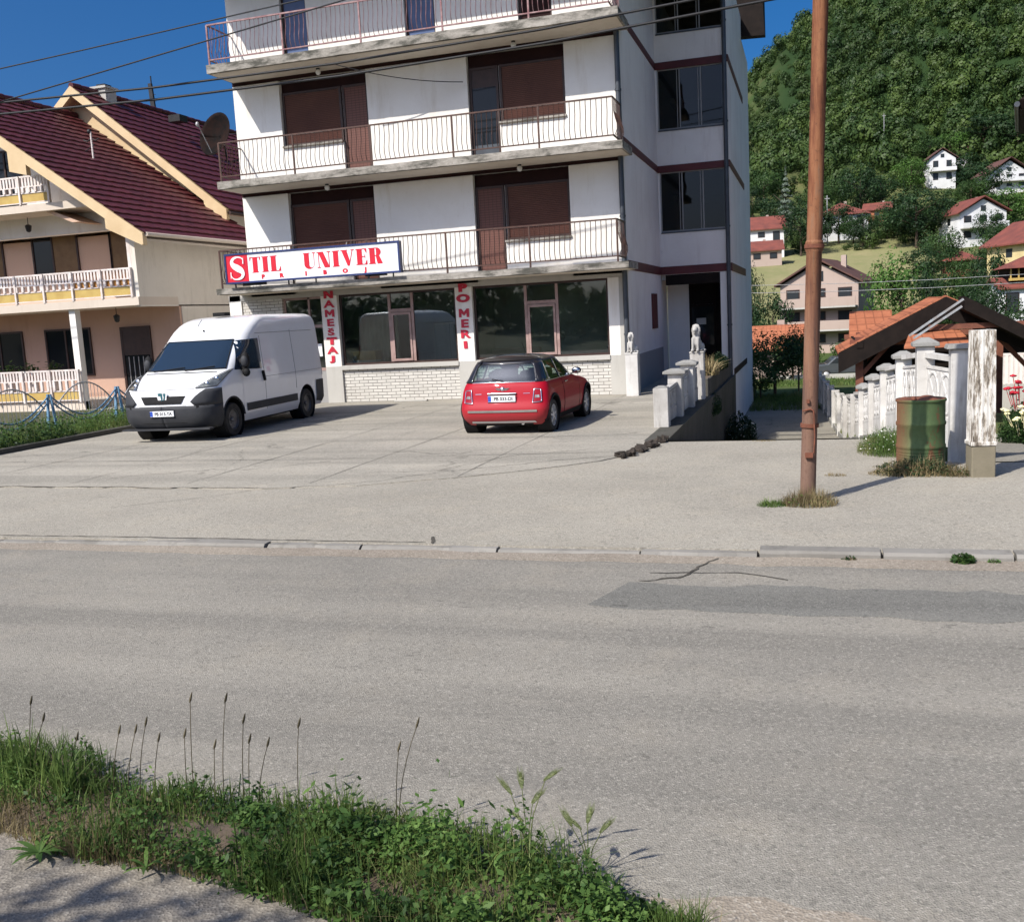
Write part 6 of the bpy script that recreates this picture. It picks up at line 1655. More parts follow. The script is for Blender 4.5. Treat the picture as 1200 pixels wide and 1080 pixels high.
# flower bed at the right
fz = yard_z(17.6)
tuft('flower_bush', 3.35, 17.9, fz, .42, .5, 300, .2, .45, M['leafdark'], 'leafy bush with cream yellow flower heads at the right edge', 'bush', .4, [(1500,.95,.5,.03,M['leaf'],'leaves')], (.008,.014))
def blooms(x, y, z, n, mat, label, spread, r=.055):
    t = empty('flower_cluster', label, 'flowers', (x,y,z))
    for k in range(n):
        m = MB(); c = Vector((random.gauss(0,spread), random.gauss(0,spread), random.gauss(0,spread*.45)))
        for j in range(9):
            a = j*2.4; rr = r*.55*math.sqrt(j/9.)
            m.ell((c.x+rr*math.cos(a)*1.2, c.y+rr*math.sin(a)*1.2, c.z-rr*.4), (r*.5,r*.5,r*.28), (random.uniform(-30,30),random.uniform(-30,30),0), 7, 5)
        m.tube([(c.x,c.y,c.z-.02),(c.x*.6,c.y*.6,c.z-.3)], .005, 4, caps=False)
        m.build('bloom', mat, t)
blooms(3.32, 17.7, fz+.52, 26, M['floweryellow'], 'cream yellow flower heads on the bush at the right edge', .17)
blooms(3.38, 18.5, fz+.82, 16, M['flowerred'], 'red flower heads above the cream ones at the right edge', .13, .06)
tuft('flower_bush', 3.4, 18.6, fz-.05, .3, .3, 200, .3, .7, M['leafdark'], 'taller bush bearing the red flowers behind the cream flowers', 'bush', .4, [(700,.9,.75,.03,M['leaf'],'leaves')], (.008,.014))
tuft('hedge', 2.55, 21.5, yard_z(21.5), .35, 1.6, 300, .3, .7, M['leafdark'], 'dark shrubs under the gazebo beside its right post', 'bush', .4, [(1800,1.,.9,.035,M['leafdark'],'leaves')], (.01,.015))
# grass of the bed at the far left and the bank beyond the ramp
n = 9000; P = np.stack([-15.25-np.abs(rng.normal(0,1.5,n)), rng.uniform(12.7,24,n), np.full(n,.05)],1); P = P[P[:,0] > -21]
blades('grass', P, heights(P,.10,.42), rng.uniform(.006,.012,len(P)), M['grassblade'], .5)
n = 5000; P = np.stack([-15.25-np.abs(rng.normal(0,1.0,n)), rng.uniform(12.7,24,n), .05+rng.uniform(0,.4,n)],1)
weed_leaves('weeds', P, .032, M['weedleaf'])
n = 3200; P = np.stack([-15.15-np.abs(rng.normal(0,.6,n)), rng.uniform(12.6,17.5,n), .05+rng.uniform(0,.5,n)*rng.uniform(.3,1,n)],1)
weed_leaves('weeds', P, .034, M['leafdark'])
n = 6000; P = np.stack([rng.uniform(-2.2,1.2,n), rng.uniform(36.5,43,n), np.zeros(n)],1); P[:,2] = [G(a,b) for a,b in P[:,:2]]
blades('grass', P, heights(P,.10,.35), rng.uniform(.01,.02,len(P)), M['grassblade'], .5)
n = 9000; az = rng.uniform(-.05,.12,n); dd = rng.uniform(52,70,n); P = np.stack([az*dd, dd, np.zeros(n)],1); P[:,2] = [G(a,b) for a,b in P[:,:2]]
blades('grass', P, heights(P,.12,.3), rng.uniform(.02,.04,len(P)), M['grassblade'], .5)
# a small tree behind the viewer at the left; its shadow falls on the footway
tt = empty('tree', 'small roadside tree standing left behind the viewpoint', 'tree', (-5.0, -1.75, -.02), .4); 
for nm, me in zip(('crown','trunk'), PROTO['leafy']):
    o = bpy.data.objects.new(nm, me); COL.objects.link(o); o.parent = tt
tt.scale = (3.4,2.4,5.4)
# ------------------------------------------------------------------ vehicles
def curve(pts):
    xs_ = [p[0] for p in pts]; ys__ = [p[1] for p in pts]
    return lambda z: float(np.interp(z, xs_, ys__))
class Shell:
    """a vehicle body given by plan outlines at each height; front is +y, rear near y=0"""
    def __init__(s, w, yf, yr, cf, cr, bowf=.1, bowr=.03, nf=2.5, nr=2.5):
        s.w, s.yf, s.yr, s.cf, s.cr, s.bowf, s.bowr, s.nf, s.nr = curve(w), curve(yf), curve(yr), cf, cr, bowf, bowr, nf, nr
    def front(s, z, x):
        w = s.w(z); a = min(abs(x), w); rx, ry = s.cf; rx = min(rx, w*.9); y = s.yf(z) - s.bowf*(a/w)**2
        if a > w-rx:
            t = (a-(w-rx))/rx; y -= ry*(1-(max(0,1-t**s.nf))**(1/s.nf))
        return y
    def rear(s, z, x):
        w = s.w(z); a = min(abs(x), w); rx, ry = s.cr; rx = min(rx, w*.9); y = s.yr(z) + s.bowr*(a/w)**2
        if a > w-rx:
            t = (a-(w-rx))/rx; y += ry*(1-(max(0,1-t**s.nr))**(1/s.nr))
        return y
    def half(s, z, nb=5, nc=8, ns=18):
        w = s.w(z); pts = []
        rx = min(s.cr[0], w*.9)
        for i in range(nb): x = (w-rx)*i/nb; pts.append((x, s.rear(z,x)))
        for i in range(nc):
            t = math.sin(math.pi/2*i/nc); x = w-rx+rx*t; pts.append((x, s.rear(z,x)))
        y0 = s.rear(z,w); y1 = s.front(z,w)
        for i in range(ns+1): pts.append((w, y0+(y1-y0)*i/ns))
        rx = min(s.cf[0], w*.9)
        for i in range(nc-1,-1,-1):
            t = math.sin(math.pi/2*i/nc); x = w-rx+rx*t; pts.append((x, s.front(z,x)))
        for i in range(nb-1,-1,-1): x = (w-rx)*i/nb; pts.append((x, s.front(z,x)))
        return pts
    def ring(s, z, off=0, crown=0):
        h = s.half(z); full = h + [(-x,y) for x, y in reversed(h[1:-1])]
        return [(x,y,z) for x, y in full]
    def side(s, y, z):
        w = s.w(z); lo, hi = 0, w
        if s.rear(z,w) <= y <= s.front(z,w): return w
        f = s.front if y > 1.5 else s.rear
        for _ in range(30):
            m = (lo+hi)/2
            inside = (f(z,m) >= y) if y > 1.5 else (f(z,m) <= y)
            if inside: lo = m
            else: hi = m
        return lo
    def quad(s, c, where, sg=1, nu=8, nv=6, off=.006):
        """bilinear patch on the shell; c = 4 corners (y,z) or (x,z): bottom-left, bottom-right, top-right, top-left"""
        rows = []
        for j in range(nv+1):
            v = j/nv; r = []
            for i in range(nu+1):
                u = i/nu
                a = [(c[0][k]*(1-u)+c[1][k]*u)*(1-v)+(c[3][k]*(1-u)+c[2][k]*u)*v for k in (0,1)]
                if where == 'side': r.append(((s.side(a[0],a[1])+off)*sg, a[0], a[1]+off*.3))
                elif where == 'front': r.append((a[0], s.front(a[1],a[0])+off, a[1]+off*.6))
                else: r.append((a[0], s.rear(a[1],a[0])-off, a[1]+off*.4))
            rows.append(r)
        return rows
def cut_arches(o, cyl):
    c = MB()
    for (x0, x1, y, z, r) in cyl: c.lathe([(r,x0),(r,x1)], (0,y,z), 40, 'x', False)
    co = c.build('cutter', None, o.parent)
    b = o.modifiers.new('b','BOOLEAN'); b.object = co; b.operation = 'DIFFERENCE'; b.solver = 'EXACT'
    dg = bpy.context.evaluated_depsgraph_get(); dg.update()
    me = bpy.data.meshes.new_from_object(o.evaluated_get(dg)); o.modifiers.clear(); o.data = me; bpy.data.objects.remove(co)
    me.polygons.foreach_set('use_smooth', [True]*len(me.polygons)); me.set_sharp_from_angle(angle=R(38))
def wheel(t, x, y, r, wd, sg, rimmat, spokes, rr=.62):
    p = [(r*rr,-wd/2),(r*.93,-wd/2),(r*.985,-wd*.40),(r,-wd*.28),(r,wd*.28),(r*.985,wd*.40),(r*.93,wd/2),(r*rr,wd/2)]
    o = MB().lathe(p, (x,y,r), 36, 'x', caps=False).build('wheel', M['tyre'], t, sharp=40)
    m = MB(); xo = x+sg*wd*.46
    m.lathe([(r*rr,xo-x-sg*.0),(r*rr*.93,xo-x+sg*.004),(r*rr*.90,xo-x-sg*.03),(r*rr*.5,xo-x-sg*.055),(0,xo-x-sg*.055)] if spokes == 0 else [(r*rr,xo-x),(r*rr*.9,xo-x+sg*.004),(r*rr*.88,xo-x-sg*.05)], (x,y,r), 30, 'x', caps=False)
    if spokes:
        for k in range(spokes):
            a = 2*math.pi*k/spokes+.3; ca, sa = math.cos(a), math.sin(a)
            m.beam((xo-sg*.01,y+ca*r*.10,r+sa*r*.10),(xo-sg*.012,y+ca*r*rr*.9,r+sa*r*rr*.9),.035,.022,(sg,0,0))
        m.lathe([(.0,.0),(.05,.0),(.055,-sg*.02)], (xo,y,r), 14, 'x', caps=False)
        d = MB().lathe([(r*rr*.88,-sg*.07),(0,-sg*.07)], (xo,y,r), 24, 'x', caps=False); d.build('brake_disc', M['blackplastic'], o)
    else:
        for k in range(5):
            a = 2*math.pi*k/5; m.ell((xo-sg*.045,y+math.cos(a)*r*.22,r+math.sin(a)*r*.22), (.012,.012,.012), (0,0,0), 6, 4)
        m.ell((xo-sg*.04,y,r), (.03,.05,.05), (0,0,0), 10, 6)
    m.build('rim', rimmat, o, sharp=35)
    return o
def plate(t, x, y, z, s, txt, facing):
    """facing -1: readable from the rear (-y), +1: from the front (+y)"""
    pl = MB().box(x-.26,x+.26,y-.012,y+.012,z-.056,z+.056).build('number_plate', M['plate'], t)
    f = y+facing*.0135
    ax = (1,0,0) if facing < 0 else (-1,0,0)
    bx0 = x-.26 if facing < 0 else x+.20
    MB().box(bx0,bx0+.06,min(f,f-facing*.004),max(f,f-facing*.004),z-.05,z+.05).build('blue_band', M['plateblue'], pl)
    mb = MB(); text_polys(mb, txt, .088, .0025, (x+(.03 if facing < 0 else -.03), f+facing*.001, z-.031), ax, (0,0,1), 0, 'CENTER', .98); mb.build('lettering', M['black'], pl)
    fr = MB(); fr.box(x-.27,x+.27,y-.011,y+.0,z+.057,z+.066).box(x-.27,x+.27,y-.011,y+.0,z-.066,z-.057); fr.build('plate_frame', M['blackplastic'], pl)

# ---- van
van = empty('delivery_van', 'white panel van with dark grey bumper parked beside the shop', 'van', (-12.55, 21.9, 0), R(183.2))
S = Shell([(.26,.95),(.42,1.015),(1.05,1.025),(1.3,1.01),(1.9,.962),(2.15,.942),(2.30,.915),(2.39,.87),(2.44,.79),(2.465,.64)],
          [(.26,5.26),(.38,5.37),(.55,5.41),(.80,5.40),(.98,5.34),(1.05,5.26),(1.12,5.12),(1.22,4.92),(1.33,4.70),(1.38,4.60),(1.6,4.31),(1.95,3.85),(2.05,3.73),(2.15,3.60),(2.26,3.42),(2.36,3.2),(2.42,2.95),(2.45,2.7),(2.465,2.35)],
          [(.26,.06),(.5,.0),(2.1,.03),(2.3,.05),(2.40,.09),(2.45,.17),(2.465,.35)], (.42,.40), (.12,.10), .10, .03)
zl = [.26,.32,.42,.55,.7,.85,.95,1.0,1.05,1.09,1.14,1.2,1.27,1.33,1.38,1.45,1.55,1.7,1.85,1.95,2.05,2.15,2.22,2.28,2.34,2.38,2.42,2.445,2.465]
ring = [S.ring(z) for z in zl]
ring += [[(p[0]*.6, 1.3+(p[1]-1.3)*.6, 2.478) for p in ring[-1]]]
vb = MB().rings(ring).build('body', M['vanwhite'], van)
FA, RA, VR = 4.465, 1.015, .345
cut_arches(vb, [(sx*1.06,sx*.70,y,VR+.02,VR+.085) if sx < 0 else (.70,1.06,y,VR+.02,VR+.085) for sx in (-1,1) for y in (FA,RA)])
for sx in (-1,1):
    for y in (FA,RA):
        ln = MB(); ln.lathe([(VR+.078,sx*.71),(VR+.078,sx*1.008)], (0,y,VR+.02), 32, 'x', caps=False).lathe([(VR+.078,sx*.715),(0,sx*.715)], (0,y,VR+.02), 32, 'x', caps=False); ln.build('wheel_well', M['blackplastic'], van)
MB().box(-.8,.8,.4,5.0,.2,.27).build('underbody', M['blackplastic'], van)
for y in (FA,RA):
    for sx in (-1,1): wheel(van, sx*.90, y, VR, .21, sx, M['steelrim'], 0)
def band(zs, ymin, xmin, off, closed=True):
    rows = []
    for z in zs:
        r = []
        h = [p for p in S.half(z) if p[1] > ymin+.0 and p[0] >= xmin]
        h = [(1.0*S.w(z), ymin)] + [p for p in h if not (p[0] >= S.w(z)-1e-6 and p[1] <= ymin)]
        rows.append(h)
    m = 22; out = []
    for z, h in zip(zs, rows):
        L = [0]
        for a, b in zip(h[:-1], h[1:]): L.append(L[-1]+math.hypot(a[0]-b[0],a[1]-b[1]))
        r = []
        for i in range(m+1):
            q = L[-1]*i/m; x = np.interp(q, L, [p[0] for p in h]); y = np.interp(q, L, [p[1] for p in h])
            n = Vector((max(0,(x-.55))*2., (y-4.9)*1.4, 0)); n = n.normalized() if n.length > 1e-4 else Vector((1,0,0))
            r.append((x+n.x*off, y+n.y*off, z))
        out.append(r)
    return out
bm_ = MB()
lower = band([.27,.32,.42,.55,.66,.72], 4.90, 0., .014)
for sg in (1,-1): bm_.grid([[(p[0]*sg,p[1],p[2]) for p in r] for r in lower])
for sg in (1,-1):
    up = []
    for z, xm in ((.72,.60),(.80,.60),(.9,.63),(.97,.70),(1.03,.80)):
        up += band([z], 4.90, xm, .014)
    bm_.grid([[(p[0]*sg,p[1],p[2]) for p in r] for r in up])
bm_.box(-.97,.97,5.22,5.38,.255,.275)
fb_ = bm_.build('front_bumper', M['plastic'], van); s_ = fb_.modifiers.new('t','SOLIDIFY'); s_.thickness = .02; s_.offset = 0
MB().grid(S.quad([(-.50,.665),(.50,.665),(.52,.715),(-.52,.715)],'front',1,10,2,.018)).build('air_intake', M['blackplastic'], van)
MB().grid(S.quad([(-.48,.33),(.48,.33),(.50,.42),(-.50,.42)],'front',1,10,2,.02)).build('air_intake', M['blackplastic'], van)
for sg in (1,-1): MB().grid(S.quad([(sg*.72,.66),(sg*.93,.70),(sg*.93,.76),(sg*.72,.74)],'front',1,4,2,.024)).build('fog_recess', M['blackplastic'], van)
# grille with emblem
g_ = MB(); rows = []
for v in np.linspace(0,1,5):
    rows.append([(x, S.front(.765+.155*v,x)+.008, .765+.155*v) for x in np.linspace(-.40-.10*v,.40+.10*v,12)])
g_.grid(rows); gr = g_.build('grille', M['blackplastic'], van)
em = MB()
shield = [(-.12,.09),(-.09,-.05),(0,-.10),(.09,-.05),(.12,.09),(0,.12)]
em.prism([(-a,b) for a, b in reversed(shield)][::-1], (0,S.front(.9,0)+.012,.895), (1,0,0), (0,0,1), -.012)
eo = em.build('emblem_shield', M['vanwhite'], van)
em = MB()
for pl_ in ([(-.085,.085),(-.03,.085),(-.045,.01),(-.015,-.065),(-.06,-.03)], [(-.01,.085),(.03,.095),(.085,.085),(.07,.03),(.03,.05),(.015,-.07),(-.01,-.02)]):
    em.prism(pl_, (0,S.front(.9,0)+.026,.895), (1,0,0), (0,0,1), -.006)
em.build('emblem', M['emblem'], eo)
# headlamps
for sg in (1,-1):
    c = [(sg*.66,1.045),(sg*.985,1.06),(sg*.995,1.36),(sg*.86,1.24)]
    b = MB().grid(S.quad(c,'front',1,6,6,.004)).build('headlight', M['lampbowl'], van)
    MB().grid(S.quad(c,'front',1,6,6,.022)).build('lens', M['headlamp'], b)
    q = S.quad(c,'front',1,6,6,.020); MB().tube(q[0] + [r[-1] for r in q[1:]] + list(reversed(q[-1][:-1])) + [r[0] for r in reversed(q[:-1])], .007, 5, caps=False).build('lamp_rim', M['plastic'], b)
    e = MB()
    for (xx, zz, rr_) in ((.80,1.12,.055),(.89,1.20,.06)): e.ell((sg*xx,S.front(zz,xx)-.0,zz), (rr_,.03,rr_), (0,0,0), 12, 8)
    e.build('bulb_housing', M['chrome'], b)
# glass
ws = MB(); rows = []
for v in np.linspace(0,1,12):
    z = 1.385+.565*v; k = .90-.14*v
    rows.append([(x, S.front(z,x)+.008, z+.004) for x in np.linspace(-k,k,20)])
ws.grid(rows); wso = ws.build('windscreen', M['vanglass'], van)
edge_ = MB()
rows2 = [r for r in rows]
edge_.tube([(p[0],p[1]+.004,p[2]) for p in rows[0]], .014, 5); edge_.tube([(p[0],p[1]+.002,p[2]) for p in rows[-1]], .012, 5)
for k in (0,-1): edge_.tube([(r[k][0],r[k][1],r[k][2]) for r in rows], .012, 5)
edge_.build('windscreen_seal', M['blackplastic'], wso)
for x0, x1 in ((.62,-.05),(-.12,-.70)):
    MB().tube([(x0,S.front(1.36,x0)+.035,1.375),((x0+x1)/2,S.front(1.41,(x0+x1)/2)+.03,1.41),(x1,S.front(1.43,x1)+.028,1.44)], .011, 5).build('wiper', M['blackplastic'], van)
MB().tube([(x, S.front(1.33,x)+.004, 1.335) for x in np.linspace(-.80,.80,16)], .010, 5).build('bonnet_seam', M['blackplastic'], van)
MB().tube([(x, S.front(1.04,x)+.003, 1.042) for x in np.linspace(-.64,.64,16)], .006, 5).build('bonnet_seam', M['seam'], van)
for sg in (1,-1):
    d = MB().grid(S.quad([(3.05,.42),(4.02,.42),(4.02,1.30),(3.05,1.30)],'side',sg,8,8,.005)).build('door', M['vanwhite'], van)
    MB().grid(S.quad([(3.12,1.30),(4.28,1.34),(3.80,1.93),(3.12,1.95)],'side',sg,8,6,.009)).build('window', M['vanglass'], d)
    hb = MB().beam((sg*(S.side(3.2,1.08)+.03),3.10,1.04),(sg*(S.side(3.2,1.08)+.03),3.16,1.25),.04,.05,(sg,0,0)); hb.build('handle', M['blackplastic'], d)
    sm = MB()
    for y in (3.04,): sm.tube([(sg*(S.side(y,z)+.002),y,z) for z in np.linspace(.42,2.0,10)], .006, 4)
    sm.tube([(sg*(S.side(y,2.06)+.002),y,2.06) for y in np.linspace(.1,3.2,8)], .005, 4)
    sm.tube([(sg*(S.side(y,1.12)+.002),y,1.12) for y in np.linspace(.15,3.0,8)], .004, 4)
    sm.tube([(sg*(S.side(1.55,z)+.002),1.55,z) for z in np.linspace(.75,2.1,8)], .005, 4)
    sm.build('panel_seam', M['seam'], van)
    MB().grid(S.quad([(1.55,.46),(3.93,.46),(3.93,.62),(1.55,.62)],'side',sg,8,2,.016)).build('side_moulding', M['plastic'], van)
    MB().grid(S.quad([(.03,.30),(.52,.36),(.50,.86),(.03,.86)],'side',sg,6,5,.016)).build('rear_corner_bumper', M['plastic'], van)
    a = MB().tube([(sg*(S.side(y,.4)+.008), FA+math.cos(t)*(VR+.10), VR+.02+math.sin(t)*(VR+.10)) for t in np.linspace(.15,math.pi-.1,16) for y in (4.4,)], .02, 5); a.build('arch_trim', M['plastic'], van)
    m = MB(); xm = sg*(S.side(3.9,1.45)+.13); m.ell((xm,4.02,1.52), (.10,.075,.17), (0,0,0), 12, 9); m.ell((xm,4.02,1.27), (.09,.065,.09), (0,0,0), 10, 7); m.beam((sg*S.side(3.95,1.35),3.98,1.35),(xm,4.02,1.36),.08,.07)
    mo = m.build('mirror', M['blackplastic'], van); MB().ell((xm,4.06,1.50), (.085,.06,.12), (0,0,0), 12, 8).build('mirror_cover', M['plastic'], mo)
    MB().grid(S.quad([(.0+.02,.95),(.12,.95),(.10,1.5),(.02,1.5)],'side',sg,3,5,.006)).build('tail_light', M['taillight'], van)
plate(van, 0, S.front(.56,0)+.03, .585, 1, 'PB 013-TA', 1)
MB().box(-.14,.14,2.7,2.95,2.46,2.54).build('roof_vent', M['blackplastic'], van)
MB().tube([(.25,S.front(2.2,.25)-.1,2.27),(.25,S.front(2.2,.25)-.28,2.4)], .006, 5).ell((.0,S.front(2.12,0)-.02,2.16), (.02,.03,.02), (0,0,0), 8, 5).build('aerial', M['blackplastic'], van)
MB().box(.3,.55,S.front(1.5,.4)-.25,S.front(1.5,.4)-.2,1.45,1.6).build('sticker', M['plateblue'], van)

# ---- small red hatchback
car = empty('small_hatchback', 'small red hatchback with black roof and chrome trim seen from behind', 'car', (-5.36, 16.83, 0), R(-1.5))
S = Shell([(.17,.74),(.28,.815),(.45,.845),(.62,.845),(.78,.83),(.88,.80),(.93,.775),(.95,.755),(1.2,.655),(1.30,.605),(1.35,.555),(1.385,.47),(1.405,.33)],
          [(.17,3.50),(.35,3.63),(.5,3.62),(.65,3.57),(.76,3.44),(.83,3.1),(.89,2.65),(.93,2.50),(.95,2.44),(1.2,2.08),(1.30,1.92),(1.35,1.78),(1.385,1.55),(1.405,1.3)],
          [(.17,.14),(.25,.06),(.36,.01),(.46,.005),(.53,.03),(.60,.07),(.75,.10),(.88,.14),(.93,.17),(.95,.19),(1.2,.33),(1.30,.40),(1.35,.47),(1.385,.62),(1.405,.85)], (.42,.34), (.26,.20), .10, .05)
zl = [.17,.21,.28,.36,.42,.46,.50,.53,.57,.62,.70,.78,.83,.86,.89,.915,.935]
cb_ = MB().rings([S.ring(z) for z in zl]).build('body', M['carred'], car)
FA, RA, CR = 3.03, .565, .295
cut_arches(cb_, [(sx*.90,sx*.58,y,CR+.015,CR+.062) if sx < 0 else (.58,.90,y,CR+.015,CR+.062) for sx in (-1,1) for y in (FA,RA)])
for sx in (-1,1):
    for y in (FA,RA):
        ln = MB(); ln.lathe([(CR+.056,sx*.59),(CR+.056,sx*.832)], (0,y,CR+.015), 32, 'x', caps=False).lathe([(CR+.056,sx*.595),(0,sx*.595)], (0,y,CR+.015), 32, 'x', caps=False); ln.build('wheel_well', M['blackplastic'], car)
MB().box(-.62,.62,.3,3.3,.14,.18).build('underbody', M['blackplastic'], car)
for y in (FA,RA):
    for sx in (-1,1): wheel(car, sx*.735, y, CR, .175, sx, M['rim'], 7, .68)
rf_ = MB().rings([S.ring(z) for z in (1.285,1.30,1.32,1.335,1.35,1.37,1.385,1.395,1.405)] + [[(p[0]*.5,1.1+(p[1]-1.1)*.5,1.412) for p in S.ring(1.405)]]).build('roof', M['carblack'], car, sharp=40)
MB().grid([[(x, S.rear(1.335,x)-.05+.0, 1.318) for x in np.linspace(-.46,.46,9)], [(x, S.rear(1.345,x)+.02, 1.352) for x in np.linspace(-.46,.46,9)], [(x, S.rear(1.36,x)+.10, 1.372) for x in np.linspace(-.46,.46,9)]]).build('roof_spoiler', M['carblack'], rf_)
def pillar(rows):
    o = MB().grid(rows).build('window_pillar', M['carblack'], car); sd = o.modifiers.new('t','SOLIDIFY'); sd.thickness = .02
for sg in (1,-1):
    pillar(S.quad([(2.30,.93),(2.42,.93),(1.94,1.30),(1.80,1.30)],'side',sg,3,6,0))
    pillar(S.quad([(1.24,.93),(1.31,.93),(1.30,1.30),(1.24,1.30)],'side',sg,2,6,0))
    pillar(S.quad([(.24,.93),(.62,.93),(.66,1.30),(.44,1.30)],'side',sg,4,6,0))
    pillar(S.quad([(sg*.60,.93),(sg*.745,.93),(sg*.60,1.30),(sg*.51,1.30)],'rear',1,4,6,0))
pillar(S.quad([(-.62,1.255),(.62,1.255),(.58,1.30),(-.58,1.30)],'rear',1,8,2,0))
for sg in (1,-1):
    MB().grid(S.quad([(1.31,.93),(2.30,.93),(1.80,1.30),(1.30,1.30)],'side',sg,6,6,-.006)).build('window', M['carglass'], car)
    MB().grid(S.quad([(.62,.93),(1.24,.93),(1.24,1.30),(.66,1.30)],'side',sg,6,6,-.006)).build('window', M['carglass'], car)
MB().grid(S.quad([(-.66,.935),(.66,.935),(.53,1.26),(-.53,1.26)],'rear',1,12,6,-.004)).build('rear_window', M['carglass'], car)
MB().grid(S.quad([(-.70,.935),(.70,.935),(.54,1.30),(-.54,1.30)],'front',1,12,6,-.004)).build('windscreen', M['carglass'], car)
cin = MB().box(-.70,.70,.35,2.35,.936,.941)
for x in (-.34,.34):
    cin.box(x-.22,x+.22,1.35,1.47,.94,1.12); cin.ell((x,1.40,1.19), (.13,.05,.09), (0,0,0), 12, 8)
    cin.ell((x*.9,.62,1.04), (.13,.05,.09), (0,0,0), 12, 8)
cin.build('seats', M['seat'], car)
cin = MB(); cin.tube([(-.34+.17*math.cos(t),2.0,1.02+.15*math.sin(t)) for t in np.linspace(0,2*math.pi,20)], .014, 6); cin.build('steering_wheel', M['seat'], car)
bl_ = MB()
belt = [p for p in S.half(.935)]
for sg in (1,-1): bl_.tube([(sg*(p[0]+.004),p[1],.938) for p in belt if .3 < p[1] < 2.5 and p[0] > .5], .009, 5)
bl_.tube([(x, S.rear(.935,x)-.004, .938) for x in np.linspace(-.6,.6,12)], .008, 5)
bl_.build('chrome_strip', M['chrome'], car)
# rear details
MB().grid(S.quad([(-.66,.405),(.66,.405),(.66,.445),(-.66,.445)],'rear',1,16,2,.014)).build('bumper_strip', M['chrome'], car)
MB().grid(S.quad([(-.62,.205),(.62,.205),(.60,.245),(-.60,.245)],'rear',1,14,2,.010)).build('lower_trim', M['silver'], car)
MB().grid(S.quad([(-.55,.165),(.55,.165),(.55,.20),(-.55,.20)],'rear',1,14,2,.006)).build('diffuser', M['blackplastic'], car)
hd = MB().tube([(x, S.rear(.745,x)-.022, .745) for x in np.linspace(-.27,.27,8)], .016, 6); hd.build('boot_handle', M['chrome'], car)
plate(car, 0, S.rear(.655,0)-.022, .655, 1, 'PB 033-DI', -1)
em = MB().lathe([(0,-.014),(.042,-.012),(.045,.0)], (0,S.rear(.82,0)-.002,.82), 16, 'y', caps=False)
for sg in (1,-1):
    for k in range(3): em.box(min(sg*.045,sg*(.13-.02*k)),max(sg*.045,sg*(.13-.02*k)),S.rear(.82,0)-.012,S.rear(.82,0)-.004,.83-.016*k,.842-.016*k)
em.build('emblem', M['chrome'], car)
for sg in (1,-1):
    c = [(sg*.575,.57),(sg*.735,.585),(sg*.715,.80),(sg*.60,.81)]
    tl = MB().grid(S.quad(c,'rear',1,5,6,.012)).build('tail_light', M['taillight'], car)
    q = S.quad(c,'rear',1,5,6,.014); loop = q[0] + [r[-1] for r in q[1:]] + list(reversed(q[-1][:-1])) + [r[0] for r in reversed(q[:-1])]
    MB().tube(loop, .010, 5, caps=False).build('chrome_ring', M['chrome'], tl)
    MB().grid(S.quad([(sg*.615,.65),(sg*.70,.655),(sg*.69,.70),(sg*.62,.70)],'rear',1,3,2,.018)).build('reverse_lamp', M['lampbowl'], tl)
    MB().grid(S.quad([(sg*.40,.735),(sg*.52,.735),(sg*.52,.742),(sg*.40,.742)],'rear',1,3,1,.006)).build('badge', M['chrome'], car)
    d = MB().grid(S.quad([(1.28,.30),(2.38,.30),(2.40,.915),(1.26,.915)],'side',sg,8,8,.004)).build('door', M['carred'], car)
    MB().tube([(sg*(S.side(1.36,.84)+.02),1.36,.845),(sg*(S.side(1.5,.84)+.026),1.45,.848),(sg*(S.side(1.55,.84)+.02),1.54,.85)], .012, 6).build('handle', M['chrome'], d)
    sm = MB()
    for y in (1.265,2.40): sm.tube([(sg*(S.side(y,z)+.003),y,z) for z in np.linspace(.29,.92,8)], .005, 4)
    sm.build('panel_seam', M['blackplastic'], car)
    MB().grid(S.quad([(.92,.175),(2.68,.175),(2.68,.285),(.92,.285)],'side',sg,8,2,.012)).build('sill_trim', M['blackplastic'], car)
    for y in (FA,RA):
        MB().tube([(sg*(S.side(min(max(y+math.cos(t)*(CR+.075),.15),3.4),max(.2,CR+.015+math.sin(t)*(CR+.075)))+.004), y+math.cos(t)*(CR+.075), CR+.015+math.sin(t)*(CR+.075)) for t in np.linspace(-.2,math.pi+.2,22)], .024, 6).build('arch_trim', M['blackplastic'], car)
    xm = sg*(.845); m = MB(); m.ell((xm,2.22,1.0), (.10,.06,.065), (0,0,0), 12, 8); m.beam((sg*.76,2.25,.95),(xm,2.22,.97),.05,.03)
    mo = m.build('mirror', M['carblack'], car)
    MB().ell((xm,2.175,1.0), (.08,.02,.05), (0,0,0), 12, 8).build('mirror_glass', M['chrome'], mo)
MB().tube([(.36,.12,.20),(.36,.20,.20)], .03, 10).build('exhaust', M['chrome'], car)
MB().tube([(0,S.rear(.97,0)-.03,.97),(-.22,S.rear(1.0,-.2)-.03,1.0)], .008, 5).build('rear_wiper', M['blackplastic'], car)
MB().tube([(0,1.62,1.405),(0,1.42,1.62)], .004, 4).build('aerial', M['blackplastic'], car)
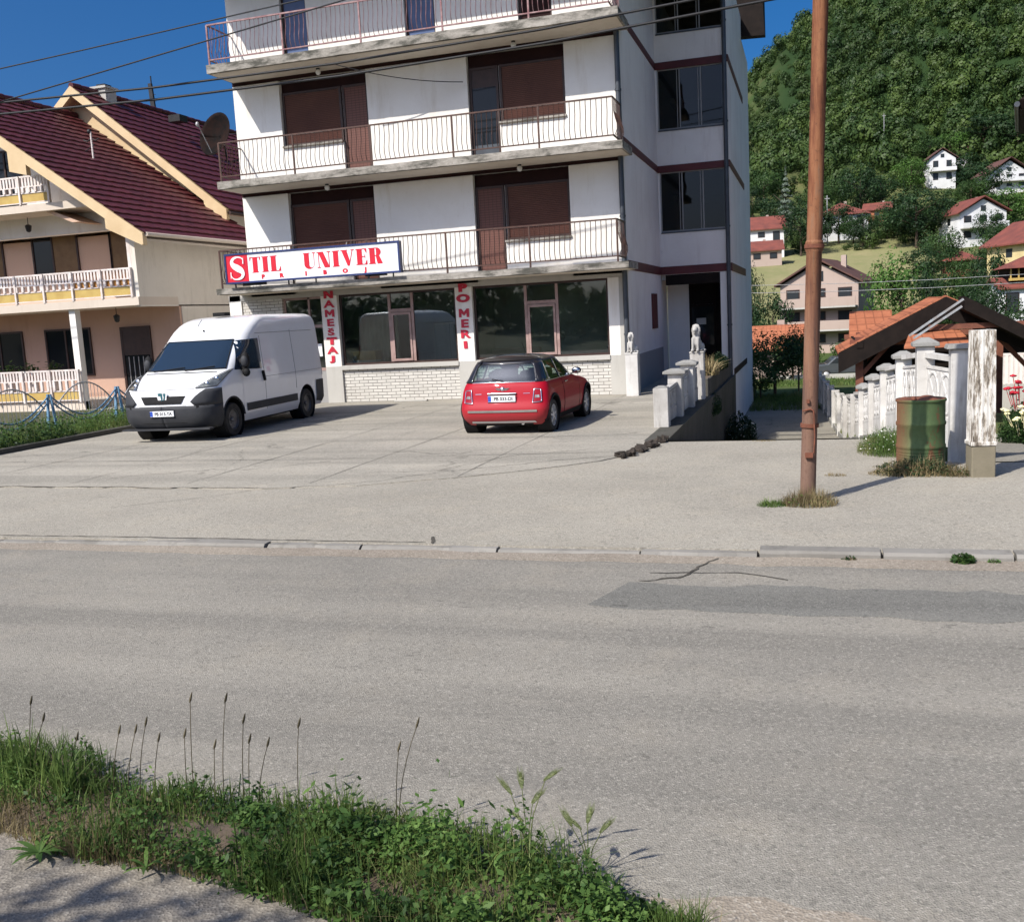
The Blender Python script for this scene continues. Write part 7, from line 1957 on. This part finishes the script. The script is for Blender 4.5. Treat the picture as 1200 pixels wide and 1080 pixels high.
# ------------------------------------------------------------------ camera, sun, sky
yaw, pitch, roll = R(17.2), R(-8.3), R(3.1)
fw = Vector((-math.sin(yaw)*math.cos(pitch), math.cos(yaw)*math.cos(pitch), math.sin(pitch)))
r0 = Vector((math.cos(yaw), math.sin(yaw), 0)); u0 = r0.cross(fw)
rt = r0*math.cos(roll) - u0*math.sin(roll); up = u0*math.cos(roll) + r0*math.sin(roll)
cam = bpy.data.cameras.new('camera'); co = bpy.data.objects.new('camera', cam); COL.objects.link(co)
m = Matrix(((rt.x, up.x, -fw.x, 0), (rt.y, up.y, -fw.y, 0), (rt.z, up.z, -fw.z, 2.1), (0,0,0,1)))
co.matrix_world = m
cam.sensor_fit = 'HORIZONTAL'; cam.sensor_width = 36; cam.lens = 36*1153/1200
cam.clip_start = .05; cam.clip_end = 6000
SC.camera = co
AZ, EL = R(31.5), R(44.5)          # heading of the light (from +y towards +x) and height of the sun
ld = Vector((math.sin(AZ)*math.cos(EL), math.cos(AZ)*math.cos(EL), -math.sin(EL)))
sun = bpy.data.lights.new('sun', 'SUN'); so = bpy.data.objects.new('sun', sun); COL.objects.link(so)
sun.energy = 3.7; sun.angle = R(.53); sun.color = (1, .945, .855)
so.rotation_euler = ld.to_track_quat('-Z', 'Y').to_euler(); so.location = (-20, -30, 40)
w = bpy.data.worlds.new('World'); SC.world = w; w.use_nodes = True
nt = w.node_tree; sk = nt.nodes.new('ShaderNodeTexSky'); sk.sky_type = 'NISHITA'; sk.sun_disc = False
sk.sun_elevation = EL
# the sun stands opposite to the heading of the light
sk.sun_rotation = math.atan2(-ld.x, -ld.y)
sk.air_density = .7; sk.dust_density = 6; sk.ozone_density = 9; sk.altitude = 500
tn = nt.nodes.new('ShaderNodeMix'); tn.data_type = 'RGBA'; tn.blend_type = 'MULTIPLY'; tn.inputs[0].default_value = 1; tn.inputs[7].default_value = (.97,.94,.89,1)
hs = nt.nodes.new('ShaderNodeHueSaturation'); hs.inputs['Saturation'].default_value = 1.24; nt.links.new(sk.outputs[0], hs.inputs['Color']); nt.links.new(hs.outputs[0], tn.inputs[6]); nt.links.new(tn.outputs[2], nt.nodes['Background'].inputs['Color']); nt.nodes['Background'].inputs['Strength'].default_value = .10
vs = SC.view_settings; vs.view_transform = 'Standard'; vs.look = 'None'; vs.exposure = .70; vs.gamma = 1
SC.cycles.max_bounces = 6; SC.cycles.diffuse_bounces = 4; SC.cycles.glossy_bounces = 4; SC.cycles.transparent_max_bounces = 12; SC.cycles.transmission_bounces = 4
SC.cycles.caustics_reflective = False; SC.cycles.caustics_refractive = False
SC.cycles.sample_clamp_indirect = 6
